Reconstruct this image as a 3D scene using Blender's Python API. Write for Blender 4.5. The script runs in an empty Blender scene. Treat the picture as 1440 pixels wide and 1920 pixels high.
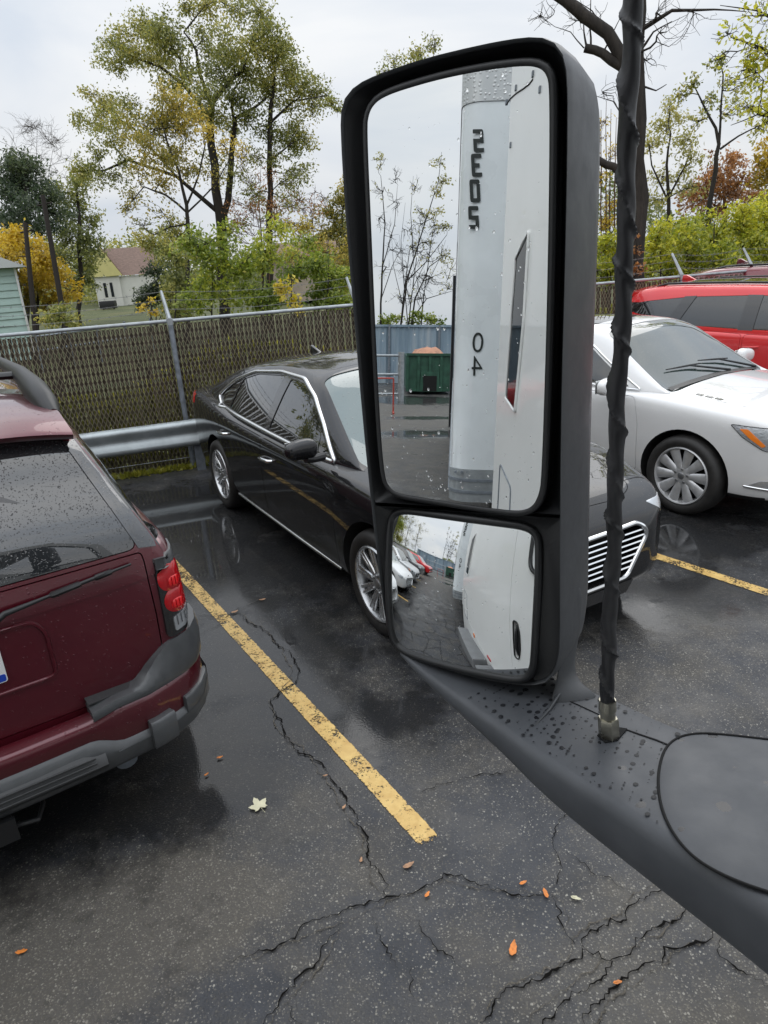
import bpy, bmesh, math, random
import numpy as np
from mathutils import Vector, Matrix
from mathutils.bvhtree import BVHTree

SC = bpy.context.scene
COL = SC.collection
# ---------------------------------------------------------------- camera, sky, light, exposure
CAM_F, CAM_PITCH, CAM_ROLL, CAM_H = 1290.0, 0.352, -0.066, 2.206   # focal length in photograph pixels, radians, metres
def _basis():
    f = np.array([0, math.cos(CAM_PITCH), -math.sin(CAM_PITCH)])
    up = np.array([0, math.sin(CAM_PITCH), math.cos(CAM_PITCH)])
    rt = np.array([1.0, 0, 0])
    return rt*math.cos(CAM_ROLL)+up*math.sin(CAM_ROLL), -rt*math.sin(CAM_ROLL)+up*math.cos(CAM_ROLL), f
RT, UP, FW = _basis()
CC = np.array([0, 0, CAM_H])
cam_data = bpy.data.cameras.new("camera")
cam = bpy.data.objects.new("camera", cam_data)
COL.objects.link(cam)
cam.matrix_world = Matrix(((RT[0], UP[0], -FW[0], 0), (RT[1], UP[1], -FW[1], 0), (RT[2], UP[2], -FW[2], CAM_H), (0, 0, 0, 1)))
cam_data.sensor_fit = 'VERTICAL'
cam_data.sensor_height = 24.0
cam_data.sensor_width = 18.0
cam_data.lens = 24.0*CAM_F/1920.0
cam_data.clip_start = 0.02
cam_data.clip_end = 2000
SC.camera = cam

world = bpy.data.worlds.new("World")
SC.world = world
world.use_nodes = True
wn = world.node_tree; wn.nodes.clear()
w_out = wn.nodes.new("ShaderNodeOutputWorld")
w_bg = wn.nodes.new("ShaderNodeBackground")
w_sky = wn.nodes.new("ShaderNodeTexSky")
w_sky.sky_type = 'NISHITA'; w_sky.sun_disc = False
w_sky.sun_elevation = math.radians(42); w_sky.sun_rotation = math.radians(200)
w_sky.dust_density = 4.0; w_sky.air_density = 1.0
w_tc = wn.nodes.new("ShaderNodeTexCoord")
w_map = wn.nodes.new("ShaderNodeMapping"); w_map.inputs['Scale'].default_value = (1.0, 1.0, 3.2)
w_nz = wn.nodes.new("ShaderNodeTexNoise"); w_nz.inputs['Scale'].default_value = 2.1; w_nz.inputs['Detail'].default_value = 5.0; w_nz.inputs['Roughness'].default_value = 0.5; w_nz.inputs['Distortion'].default_value = 0.5
w_rmp = wn.nodes.new("ShaderNodeValToRGB")
w_rmp.color_ramp.elements[0].position = 0.36; w_rmp.color_ramp.elements[0].color = (7.3, 7.9, 8.75, 1)
w_rmp.color_ramp.elements[1].position = 0.64; w_rmp.color_ramp.elements[1].color = (9.5, 9.65, 9.8, 1)
w_mix = wn.nodes.new("ShaderNodeMix"); w_mix.data_type = 'RGBA'; w_mix.inputs['Factor'].default_value = 0.93
wn.links.new(w_tc.outputs['Generated'], w_map.inputs['Vector'])
wn.links.new(w_map.outputs['Vector'], w_nz.inputs['Vector'])
wn.links.new(w_nz.outputs['Fac'], w_rmp.inputs['Fac'])
wn.links.new(w_sky.outputs['Color'], w_mix.inputs['A'])
wn.links.new(w_rmp.outputs['Color'], w_mix.inputs['B'])
# an overcast sky is brighter overhead than near the horizon
w_sep = wn.nodes.new("ShaderNodeSeparateXYZ"); wn.links.new(w_tc.outputs['Generated'], w_sep.inputs[0])
w_el = wn.nodes.new("ShaderNodeValToRGB"); w_el.color_ramp.interpolation = 'EASE'
for _ in range(2): w_el.color_ramp.elements.new(.5)
for _e, (_p, _c) in zip(w_el.color_ramp.elements, ((0.0, .76), (.30, .88), (.62, 1.45), (1.0, 2.05))):
    _e.position = _p; _e.color = (_c, _c, _c, 1)
wn.links.new(w_sep.outputs['Z'], w_el.inputs['Fac'])
w_mul = wn.nodes.new("ShaderNodeMix"); w_mul.data_type = 'RGBA'; w_mul.blend_type = 'MULTIPLY'; w_mul.inputs['Factor'].default_value = 1.0
wn.links.new(w_mix.outputs['Result'], w_mul.inputs['A']); wn.links.new(w_el.outputs['Color'], w_mul.inputs['B'])
wn.links.new(w_mul.outputs['Result'], w_bg.inputs['Color'])
w_bg.inputs['Strength'].default_value = 0.1
wn.links.new(w_bg.outputs['Background'], w_out.inputs['Surface'])

sun_d = bpy.data.lights.new("sun", 'SUN'); sun_d.energy = 0.5; sun_d.angle = math.radians(40); sun_d.color = (1.0, 0.97, 0.93)
sun = bpy.data.objects.new("sun", sun_d); COL.objects.link(sun)
sun.rotation_euler = (math.radians(48), 0, math.radians(160))
SC.view_settings.view_transform = 'Standard'; SC.view_settings.look = 'None'
SC.view_settings.exposure = 0.24; SC.view_settings.gamma = 1.0
SC.cycles.max_bounces = 10; SC.cycles.glossy_bounces = 5; SC.cycles.diffuse_bounces = 6
SC.cycles.caustics_reflective = False; SC.cycles.caustics_refractive = False

# ---------------------------------------------------------------- helpers
RNG = np.random.default_rng(7)
random.seed(7)
def ray(px, py):
    return RT*((px-720)/CAM_F) - UP*((py-960)/CAM_F) + FW
def at_z(px, py, z=0.0):
    d = ray(px, py); return CC + d*((z-CAM_H)/d[2])
def at_d(px, py, D):
    """point seen at that place of the photograph, D metres away over the ground"""
    d = ray(px, py); return CC + d*(D/math.hypot(d[0], d[1]))
def tag(o, label=None, cat=None, group=None, kind=None):
    if label: o['label'] = label
    if cat: o['category'] = cat
    if group: o['group'] = group
    if kind: o['kind'] = kind
    return o
def empty(name, loc=(0, 0, 0), rz=0.0, label=None, cat=None, group=None):
    o = bpy.data.objects.new(name, None); COL.objects.link(o)
    o.location = loc; o.rotation_euler = (0, 0, rz); o.empty_display_size = 0.2
    return tag(o, label, cat, group)
def link(name, me, mat=None, parent=None):
    o = bpy.data.objects.new(name, me); COL.objects.link(o)
    if mat is not None:
        if isinstance(mat, (list, tuple)):
            for m in mat: me.materials.append(m)
        else: me.materials.append(mat)
    if parent is not None: o.parent = parent
    return o
def mesh_of(V, F):
    me = bpy.data.meshes.new("mesh")
    if isinstance(F, np.ndarray):
        n, k = F.shape
        me.vertices.add(len(V)); me.vertices.foreach_set('co', np.asarray(V, dtype=np.float32).ravel())
        me.loops.add(n*k); me.loops.foreach_set('vertex_index', F.astype(np.int32).ravel())
        me.polygons.add(n); me.polygons.foreach_set('loop_start', np.arange(0, n*k, k, dtype=np.int32))
        me.update(calc_edges=True); me.validate()
    else:
        me.from_pydata([tuple(map(float, v)) for v in V], [], [tuple(f) for f in F])
    return me
def smooth(me, ang=35):
    me.polygons.foreach_set('use_smooth', [True]*len(me.polygons))
    if ang < 179: me.set_sharp_from_angle(angle=math.radians(ang))
    return me
class MB:
    """collects shapes, then links them as ONE mesh object"""
    def __init__(s): s.V = []; s.F = []; s.M = []
    def add(s, V, F, mi=0):
        b = len(s.V); s.V.extend([tuple(map(float, v)) for v in V])
        for f in F: s.F.append(tuple(int(i)+b for i in f)); s.M.append(mi)
        return s
    def box(s, c, size, rot=None, mi=0):
        x, y, z = [k/2 for k in size]
        V = [Vector((sx*x, sy*y, sz*z)) for sz in (-1, 1) for sx, sy in ((-1, -1), (1, -1), (1, 1), (-1, 1))]
        if rot is not None: V = [rot @ v for v in V]
        c = Vector(c)
        return s.add([v+c for v in V], [(3, 2, 1, 0), (4, 5, 6, 7), (0, 1, 5, 4), (1, 2, 6, 5), (2, 3, 7, 6), (3, 0, 4, 7)], mi)
    def tube(s, pts, rad, n=8, mi=0, caps=True, sx=1.0):
        pts = [np.array(p, dtype=float) for p in pts]
        if np.isscalar(rad): rad = [rad]*len(pts)
        V = []; F = []
        up = None
        for i, p in enumerate(pts):
            t = pts[min(i+1, len(pts)-1)]-pts[max(i-1, 0)]
            t = t/(np.linalg.norm(t)+1e-12)
            if up is None:
                a = np.array([0, 0, 1.0]) if abs(t[2]) < .9 else np.array([1.0, 0, 0])
            else: a = up
            b = np.cross(t, a); b /= np.linalg.norm(b)+1e-12
            a = np.cross(b, t); up = a
            for k in range(n):
                th = 2*math.pi*k/n
                V.append(p+rad[i]*(math.cos(th)*b*sx+math.sin(th)*a))
        for i in range(len(pts)-1):
            for k in range(n):
                k2 = (k+1) % n
                F.append((i*n+k, i*n+k2, (i+1)*n+k2, (i+1)*n+k))
        if caps:
            F.append(tuple(range(n-1, -1, -1))); F.append(tuple(range((len(pts)-1)*n, len(pts)*n)))
        return s.add(V, F, mi)
    def lathe(s, prof, n=32, axis='y', c=(0, 0, 0), mi=0, close=False):
        """prof: (radius, along) pairs"""
        V = []; F = []
        for r, a in prof:
            for k in range(n):
                th = 2*math.pi*k/n; x, y = r*math.cos(th), r*math.sin(th)
                v = {'y': (x, a, y), 'z': (x, y, a), 'x': (a, x, y)}[axis]
                V.append((v[0]+c[0], v[1]+c[1], v[2]+c[2]))
        m = len(prof)
        for i in range(m if close else m-1):
            for k in range(n):
                k2 = (k+1) % n; i2 = (i+1) % m
                F.append((i*n+k, i*n+k2, i2*n+k2, i2*n+k))
        return s.add(V, F, mi)
    def prism(s, poly, fr, a, b, mi=0, taper=1.0):
        """poly 2-D, fr(u,v,w)->xyz, from w=a to w=b"""
        n = len(poly); cx = sum(p[0] for p in poly)/n; cy = sum(p[1] for p in poly)/n
        V = [fr(u, v, a) for u, v in poly]+[fr(cx+(u-cx)*taper, cy+(v-cy)*taper, b) for u, v in poly]
        F = [tuple(range(n-1, -1, -1)), tuple(range(n, 2*n))]+[(i, (i+1) % n, n+(i+1) % n, n+i) for i in range(n)]
        return s.add(V, F, mi)
    def mesh(s, ang=35, fix=True):
        me = bpy.data.meshes.new("mesh"); me.from_pydata(s.V, [], s.F)
        me.polygons.foreach_set('material_index', s.M)
        if fix:
            bm = bmesh.new(); bm.from_mesh(me); bmesh.ops.recalc_face_normals(bm, faces=bm.faces); bm.to_mesh(me); bm.free()
        return smooth(me, ang)
    def build(s, name, mat, parent=None, ang=35, bevel=0, fix=True):
        me = s.mesh(ang, fix)
        if bevel:
            bm = bmesh.new(); bm.from_mesh(me)
            ed = [e for e in bm.edges if e.is_manifold and e.calc_face_angle(0) > math.radians(40)]
            bmesh.ops.bevel(bm, geom=ed, offset=bevel, segments=2, profile=0.6, affect='EDGES', clamp_overlap=True)
            bm.to_mesh(me); bm.free(); smooth(me, ang)
        return link(name, me, mat, parent)
def round_poly(pts, r, n=5):
    """round the corners of a 2-D polygon; r scalar or per corner"""
    P = [np.array(p, dtype=float) for p in pts]; m = len(P); out = []
    for i in range(m):
        a, b, c = P[i-1], P[i], P[(i+1) % m]
        rr = r[i] if not np.isscalar(r) else r
        d1, d2 = np.linalg.norm(a-b), np.linalg.norm(c-b)
        k = min(rr, d1*.48, d2*.48)
        if k < 1e-5: out.append(tuple(b)); continue
        p0, p1 = b+(a-b)/d1*k, b+(c-b)/d2*k
        for j in range(n+1):
            t = j/n; q = (1-t)**2*p0+2*t*(1-t)*b+t*t*p1; out.append(tuple(q))
    return out
def dense(poly, step, closed=True):
    out = []; m = len(poly)
    for i in range(m if closed else m-1):
        a, b = np.array(poly[i], float), np.array(poly[(i+1) % m], float)
        k = max(1, int(np.linalg.norm(b-a)/step))
        for j in range(k): out.append(a+(b-a)*j/k)
    if not closed: out.append(np.array(poly[-1], float))
    return out
def inset(poly, d):
    P = [np.array(p, float) for p in poly]; m = len(P)
    ar = sum(P[i][0]*P[(i+1) % m][1]-P[(i+1) % m][0]*P[i][1] for i in range(m))
    s = 1 if ar > 0 else -1; out = []
    for i in range(m):
        a, b, c = P[i-1], P[i], P[(i+1) % m]
        e1 = (b-a)/(np.linalg.norm(b-a)+1e-9); e2 = (c-b)/(np.linalg.norm(c-b)+1e-9)
        n1 = np.array([-e1[1], e1[0]])*s; n2 = np.array([-e2[1], e2[0]])*s
        nn = n1+n2; L = nn@nn
        out.append(tuple(b+(nn*2/max(L, .6))*d*(1 if L > .6 else .6)))
    return out
def pchip(x, y, xq):
    x = np.asarray(x, float); y = np.asarray(y, float); xq = np.asarray(xq, float)
    h = np.diff(x); d = np.diff(y)/h; m = np.zeros_like(y)
    for i in range(1, len(x)-1):
        if d[i-1]*d[i] > 0:
            w1, w2 = 2*h[i]+h[i-1], h[i]+2*h[i-1]; m[i] = (w1+w2)/(w1/d[i-1]+w2/d[i])
    m[0] = d[0]; m[-1] = d[-1]
    i = np.clip(np.searchsorted(x, xq)-1, 0, len(x)-2)
    t = (xq-x[i])/h[i]
    return (2*t**3-3*t**2+1)*y[i]+(t**3-2*t**2+t)*h[i]*m[i]+(-2*t**3+3*t**2)*y[i+1]+(t**3-t**2)*h[i]*m[i+1]
def children(o): return [c for c in bpy.data.objects if c.parent == o]
# ---------------------------------------------------------------- materials
MATS = {}
def principled(name):
    m = bpy.data.materials.new(name); m.use_nodes = True
    nt = m.node_tree; b = nt.nodes.get("Principled BSDF")
    MATS[name] = m
    return m, nt, b
def N(nt, kind, **kw):
    n = nt.nodes.new(kind)
    for k, v in kw.items():
        if k in n.inputs.keys(): n.inputs[k].default_value = v
        else: setattr(n, k, v)
    return n
def ramp(nt, fac, stops, interp='LINEAR'):
    r = nt.nodes.new("ShaderNodeValToRGB"); r.color_ramp.interpolation = interp
    el = r.color_ramp.elements
    while len(el) < len(stops): el.new(0.5)
    for e, (p, c) in zip(el, stops):
        e.position = p; e.color = (c, c, c, 1) if np.isscalar(c) else (*c[:3], 1)
    nt.links.new(fac, r.inputs['Fac']); return r.outputs['Color']
def mth(nt, op, a, b=None, clamp=False):
    n = nt.nodes.new("ShaderNodeMath"); n.operation = op; n.use_clamp = clamp
    for i, v in enumerate((a, b)):
        if v is None: continue
        if isinstance(v, (int, float)): n.inputs[i].default_value = v
        else: nt.links.new(v, n.inputs[i])
    return n.outputs[0]
def mixc(nt, f, a, b, mode='MIX'):
    n = nt.nodes.new("ShaderNodeMix"); n.data_type = 'RGBA'; n.blend_type = mode
    for k, v in (('Factor', f), ('A', a), ('B', b)):
        if isinstance(v, (int, float)): n.inputs[k].default_value = v if k == 'Factor' else (v, v, v, 1)
        elif isinstance(v, (tuple, list)): n.inputs[k].default_value = (*v[:3], 1)
        else: nt.links.new(v, n.inputs[k])
    return n.outputs['Result']
def coords(nt, kind='Object'):
    return nt.nodes.new("ShaderNodeTexCoord").outputs[kind]
def noise(nt, vec, scale, detail=4, rough=.55, dist=0):
    n = N(nt, "ShaderNodeTexNoise", Scale=scale, Detail=detail, Roughness=rough, Distortion=dist); nt.links.new(vec, n.inputs['Vector']); return n.outputs['Fac']
def voro(nt, vec, scale, feature='F1', rnd=1.0):
    n = N(nt, "ShaderNodeTexVoronoi", Scale=scale, Randomness=rnd); n.feature = feature; nt.links.new(vec, n.inputs['Vector']); return n
def bump(nt, h, strength, dist=.01, normal=None):
    n = N(nt, "ShaderNodeBump", Strength=strength if isinstance(strength, (int, float)) else 1.0, Distance=dist); nt.links.new(h, n.inputs['Height'])
    if not isinstance(strength, (int, float)): nt.links.new(strength, n.inputs['Strength'])
    if normal is not None: nt.links.new(normal, n.inputs['Normal'])
    return n.outputs['Normal']
def droplets(nt, vec, scale, amount, size=.34):
    """round rain beads: height field and mask"""
    wob = N(nt, "ShaderNodeTexNoise", Scale=scale*.8, Detail=1.0); nt.links.new(vec, wob.inputs['Vector'])
    vv = nt.nodes.new("ShaderNodeMix"); vv.data_type = 'VECTOR'; vv.inputs['Factor'].default_value = .012
    nt.links.new(vec, vv.inputs['A']); nt.links.new(wob.outputs['Color'], vv.inputs['B'])
    v = voro(nt, vv.outputs['Result'], scale)
    sep = nt.nodes.new("ShaderNodeSeparateColor"); nt.links.new(v.outputs['Color'], sep.inputs[0])
    r = mth(nt, 'MULTIPLY', sep.outputs[1], size)
    keep = mth(nt, 'LESS_THAN', sep.outputs[0], amount)
    h = mth(nt, 'SUBTRACT', r, v.outputs['Distance'], clamp=True)
    h = mth(nt, 'MULTIPLY', mth(nt, 'POWER', mth(nt, 'MULTIPLY', h, 1/size), .5), keep)
    return h, mth(nt, 'GREATER_THAN', h, .05)
def simple(name, col, rough=.5, metal=0.0, coat=0.0, nscale=0, namt=.15, bscale=0, bstr=.1, spec=.5, ior=None, bdist=.01):
    m, nt, b = principled(name)
    b.inputs['Base Color'].default_value = (*col, 1); b.inputs['Roughness'].default_value = rough
    b.inputs['Metallic'].default_value = metal; b.inputs['Coat Weight'].default_value = coat; b.inputs['Coat Roughness'].default_value = .04
    b.inputs['Specular IOR Level'].default_value = spec
    if ior: b.inputs['IOR'].default_value = ior
    if nscale:
        v = coords(nt); f = noise(nt, v, nscale)
        c = mixc(nt, 1.0, col, ramp(nt, f, [(.3, 1-namt), (.7, 1+namt)]), 'MULTIPLY'); nt.links.new(c, b.inputs['Base Color'])
        nt.links.new(mth(nt, 'ADD', mth(nt, 'MULTIPLY', mth(nt, 'SUBTRACT', f, .5), .3), rough, True), b.inputs['Roughness'])
    if bscale:
        v = coords(nt); nt.links.new(bump(nt, noise(nt, v, bscale, 3), bstr, bdist), b.inputs['Normal'])
    return m
def car_paint(name, col, metal=.25, flake=.06, dirt=.0, drops=.45, dscale=95, rough=.3, dirtcol=(.12, .105, .085)):
    m, nt, b = principled(name)
    v = coords(nt)
    f = noise(nt, v, 2.3, 5)
    c = mixc(nt, 1.0, col, ramp(nt, f, [(.3, 1-flake), (.7, 1+flake)]), 'MULTIPLY')
    sep = nt.nodes.new("ShaderNodeSeparateXYZ"); nt.links.new(v, sep.inputs[0])
    low = ramp(nt, mth(nt, 'ADD', sep.outputs[2], mth(nt, 'MULTIPLY', mth(nt, 'SUBTRACT', noise(nt, v, 6, 5), .5), .5)), [(.2, 1.0), (.75, .0)])
    c = mixc(nt, mth(nt, 'MULTIPLY', low, dirt), c, dirtcol)
    nt.links.new(c, b.inputs['Base Color'])
    b.inputs['Metallic'].default_value = metal; b.inputs['Roughness'].default_value = rough
    b.inputs['Coat Weight'].default_value = 1.0; b.inputs['Coat Roughness'].default_value = .025
    h, k = droplets(nt, v, dscale, drops)
    nm = bump(nt, h, .55, .003)
    nt.links.new(nm, b.inputs['Coat Normal']); nt.links.new(nm, b.inputs['Normal'])
    nt.links.new(mth(nt, 'ADD', mth(nt, 'MULTIPLY', noise(nt, v, 9, 4), .05), mth(nt, 'MULTIPLY', low, dirt*.35)), b.inputs['Coat Roughness'])
    return m
def glass_dark(name, col=(.012, .014, .015), refl=1.5, drops=.3, dscale=110, rough=.02, dsize=.3):
    m, nt, b = principled(name)
    v = coords(nt); h, k = droplets(nt, v, dscale, drops, dsize)
    c = mixc(nt, k, col, tuple(x*.35 for x in col)); nt.links.new(c, b.inputs['Base Color'])
    b.inputs['Roughness'].default_value = rough; b.inputs['IOR'].default_value = refl
    b.inputs['Coat Weight'].default_value = 1.0; b.inputs['Coat Roughness'].default_value = .01
    nm = bump(nt, h, .8, .004); nt.links.new(nm, b.inputs['Normal']); nt.links.new(nm, b.inputs['Coat Normal'])
    return m
def leafmat(name, stops, trans=.5):
    m = bpy.data.materials.new(name); m.use_nodes = True; nt = m.node_tree; nt.nodes.clear()
    out = nt.nodes.new("ShaderNodeOutputMaterial")
    at = nt.nodes.new("ShaderNodeAttribute"); at.attribute_name = 'tint'
    c = ramp(nt, at.outputs['Fac'], stops)
    d = nt.nodes.new("ShaderNodeBsdfDiffuse"); t = nt.nodes.new("ShaderNodeBsdfTranslucent"); g = nt.nodes.new("ShaderNodeBsdfGlossy")
    g.inputs['Roughness'].default_value = .45; g.inputs['Color'].default_value = (.8, .8, .8, 1)
    nt.links.new(c, d.inputs['Color']); nt.links.new(c, t.inputs['Color'])
    x = nt.nodes.new("ShaderNodeMixShader"); x.inputs[0].default_value = trans
    nt.links.new(d.outputs[0], x.inputs[1]); nt.links.new(t.outputs[0], x.inputs[2])
    y = nt.nodes.new("ShaderNodeMixShader"); y.inputs[0].default_value = .05
    nt.links.new(x.outputs[0], y.inputs[1]); nt.links.new(g.outputs[0], y.inputs[2])
    nt.links.new(y.outputs[0], out.inputs['Surface']); MATS[name] = m
    return m

def asphalt_material():
    m, nt, b = principled("wet_asphalt")
    v = nt.nodes.new("ShaderNodeNewGeometry").outputs['Position']
    at = nt.nodes.new("ShaderNodeAttribute"); at.attribute_name = 'wet'
    aw = nt.nodes.new("ShaderNodeAttribute"); aw.attribute_name = 'worn'
    big = noise(nt, v, .55, 5, .6); mid = noise(nt, v, 2.6, 6, .62); fine = noise(nt, v, 22, 4, .6)
    wet = mth(nt, 'ADD', at.outputs['Fac'], mth(nt, 'MULTIPLY', mth(nt, 'SUBTRACT', mid, .5), 1.5))
    wet = mth(nt, 'ADD', wet, mth(nt, 'ADD', mth(nt, 'MULTIPLY', mth(nt, 'SUBTRACT', fine, .5), .45), mth(nt, 'MULTIPLY', mth(nt, 'SUBTRACT', big, .5), .8)))
    film = ramp(nt, wet, [(.30, 0.0), (.72, 1.0)])
    pud = ramp(nt, wet, [(.80, 0.0), (1.02, 1.0)])
    worn = mth(nt, 'ADD', aw.outputs['Fac'], mth(nt, 'MULTIPLY', mth(nt, 'SUBTRACT', noise(nt, v, 3.4, 6, .65), .5), 1.7))
    wornm = ramp(nt, worn, [(.25, 0.0), (.8, 1.0)])
    wob = N(nt, "ShaderNodeTexNoise", Scale=95.0, Detail=2.0); nt.links.new(v, wob.inputs['Vector'])
    vd = nt.nodes.new("ShaderNodeMix"); vd.data_type = 'VECTOR'; vd.inputs['Factor'].default_value = .010; nt.links.new(v, vd.inputs['A']); nt.links.new(wob.outputs['Color'], vd.inputs['B']); vs = vd.outputs['Result']
    s1 = voro(nt, vs, 100); s2 = voro(nt, vs, 185)
    r1 = nt.nodes.new("ShaderNodeSeparateColor"); nt.links.new(s1.outputs['Color'], r1.inputs[0])
    r2 = nt.nodes.new("ShaderNodeSeparateColor"); nt.links.new(s2.outputs['Color'], r2.inputs[0])
    # binder with stones showing where the surface is worn
    base = ramp(nt, mid, [(.3, (.034, .036, .041)), (.7, (.062, .065, .073))])
    stone_c = ramp(nt, r1.outputs[0], [(0, (.14, .13, .105)), (.35, (.075, .072, .068)), (.7, (.22, .205, .175)), (1, (.48, .46, .40))])
    thr = mth(nt, 'ADD', .80, mth(nt, 'MULTIPLY', wornm, -.52))
    show1 = mth(nt, 'MULTIPLY', mth(nt, 'GREATER_THAN', r1.outputs[1], thr), ramp(nt, s1.outputs['Distance'], [(.30, 1.0), (.46, 0.0)]))
    thr2 = mth(nt, 'ADD', .62, mth(nt, 'MULTIPLY', wornm, -.50))
    show2 = mth(nt, 'MULTIPLY', mth(nt, 'GREATER_THAN', r2.outputs[1], thr2), ramp(nt, s2.outputs['Distance'], [(.30, 1.0), (.46, 0.0)]))
    stone2 = ramp(nt, r2.outputs[0], [(0, (.018, .018, .019)), (.45, (.07, .067, .06)), (.8, (.17, .16, .14)), (1, (.42, .40, .35))])
    c = mixc(nt, mth(nt, 'MULTIPLY', show2, .75), base, stone2)
    c = mixc(nt, mth(nt, 'MULTIPLY', show1, .62), c, stone_c)
    c = mixc(nt, mth(nt, 'MULTIPLY', wornm, .42), c, (.135, .118, .090))
    c = mixc(nt, mth(nt, 'MULTIPLY', film, .80), c, 0.0)  # wet darkening, deepened in colour for the SUV's black shade and reflection
    nt.links.new(c, b.inputs['Base Color'])
    b.inputs['Roughness'].default_value = .72
    b.inputs['Specular IOR Level'].default_value = .2
    dry = mth(nt, 'SUBTRACT', 1.0, mth(nt, 'MULTIPLY', mth(nt, 'MAXIMUM', pud, mth(nt, 'MULTIPLY', film, .62)), .985))
    hgt = mth(nt, 'ADD', mth(nt, 'MULTIPLY', mth(nt, 'SUBTRACT', .6, s1.outputs['Distance']), .8), mth(nt, 'MULTIPLY', mth(nt, 'SUBTRACT', .5, s2.outputs['Distance']), .4))
    hgt = mth(nt, 'ADD', hgt, mth(nt, 'MULTIPLY', fine, .25))
    nt.links.new(bump(nt, hgt, .5, .006), b.inputs['Normal'])
    nt.links.new(bump(nt, hgt, mth(nt, 'MULTIPLY', mth(nt, 'MULTIPLY', dry, dry), .30), .004), b.inputs['Coat Normal'])
    nt.links.new(mth(nt, 'ADD', mth(nt, 'MULTIPLY', film, .75), .2), b.inputs['Coat Weight'])
    nt.links.new(ramp(nt, wet, [(.1, .42), (.55, .15), (.85, .03)]), b.inputs['Coat Roughness'])
    b.inputs['Coat IOR'].default_value = 1.38
    return m
M_ASPHALT = asphalt_material()

def line_paint():
    m, nt, b = principled("worn_yellow_paint")
    v = nt.nodes.new("ShaderNodeNewGeometry").outputs['Position']
    at = nt.nodes.new("ShaderNodeAttribute"); at.attribute_name = 'wear'
    f = noise(nt, v, 75, 5, .75); g = noise(nt, v, 9, 5, .65)
    k = mth(nt, 'ADD', mth(nt, 'MULTIPLY', f, .75), mth(nt, 'MULTIPLY', g, .5))
    k = mth(nt, 'SUBTRACT', k, at.outputs['Fac'])
    mask = ramp(nt, k, [(.15, 0.0), (.21, 1.0)])
    col = ramp(nt, noise(nt, v, 16, 4), [(.3, (.50, .30, .07)), (.7, (.66, .45, .14))])
    nt.links.new(col, b.inputs['Base Color']); b.inputs['Roughness'].default_value = .5
    nt.links.new(bump(nt, f, .5, .004), b.inputs['Normal'])
    b.inputs['Coat Weight'].default_value = .5; b.inputs['Coat Roughness'].default_value = .22; b.inputs['Coat IOR'].default_value = 1.35
    nt.links.new(mask, b.inputs['Alpha'])
    return m
M_LINE = line_paint()
def grass_ground():
    m, nt, b = principled("lawn_ground")
    v = nt.nodes.new("ShaderNodeNewGeometry").outputs['Position']
    c = ramp(nt, noise(nt, v, .35, 6, .6), [(.3, (.045, .055, .018)), (.5, (.085, .10, .03)), (.7, (.13, .12, .045))])
    c2 = ramp(nt, noise(nt, v, 9, 5, .7), [(.35, .6), (.7, 1.25)])
    nt.links.new(mixc(nt, 1.0, c, c2, 'MULTIPLY'), b.inputs['Base Color']); b.inputs['Roughness'].default_value = .9
    nt.links.new(bump(nt, noise(nt, v, 30, 4), .8, .05), b.inputs['Normal'])
    return m
M_LAWN = grass_ground()
M_CRACK = simple("crack_dark", (.005, .0045, .004), .95, nscale=30, namt=.4, spec=.1)
M_CRACKFILL = simple("crack_grit", (.085, .075, .06), .9, nscale=120, namt=.8, bscale=150, bstr=.8)
M_GALV = simple("galvanised_steel", (.36, .385, .40), .42, .55, nscale=9, namt=.22, bscale=60, bstr=.05)
M_GALV_DULL = simple("weathered_galvanised_steel", (.21, .235, .265), .5, .45, nscale=14, namt=.25)
M_RAIL = simple("guardrail_steel", (.40, .44, .45), .40, .5, nscale=5, namt=.18, bscale=20, bstr=.06)
M_WIRE = simple("chain_link_wire", (.26, .235, .16), .5, .3)
M_BLACKPL = simple("black_plastic", (.012, .0125, .0135), .42, bscale=900, bstr=.05, bdist=.001)
M_RUBBER = simple("tyre_rubber", (.018, .017, .016), .62, nscale=25, namt=.35, bscale=90, bstr=.12)
M_WELL = simple("wheel_well_dark", (.004, .004, .004), .85)
M_ALLOY = simple("silver_alloy", (.52, .53, .54), .28, .85, nscale=18, namt=.12)
M_ALLOYG = simple("grey_alloy", (.30, .305, .31), .34, .8, nscale=18, namt=.12)
M_CHROME = simple("chrome", (.78, .79, .80), .09, 1.0)
M_SATIN = simple("satin_chrome", (.70, .71, .72), .22, 1.0)
M_REDLENS = simple("red_lens", (.42, .006, .010), .12, coat=1.0)
M_REDBRIGHT = simple("red_reflector", (.75, .012, .015), .22, coat=1.0)
M_AMBER = simple("amber_lens", (.85, .22, .02), .15, coat=1.0)
M_CLEARLENS = simple("lamp_chrome_lens", (.50, .52, .54), .10, .6, coat=1.0, bscale=60, bstr=.25)
M_LAMPDARK = simple("lamp_dark_bezel", (.015, .015, .016), .2, coat=1.0)
M_WHITEPL = simple("white_plate", (.75, .75, .74), .35)
M_PLATEBLUE = simple("plate_blue", (.015, .06, .42), .35)
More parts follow.
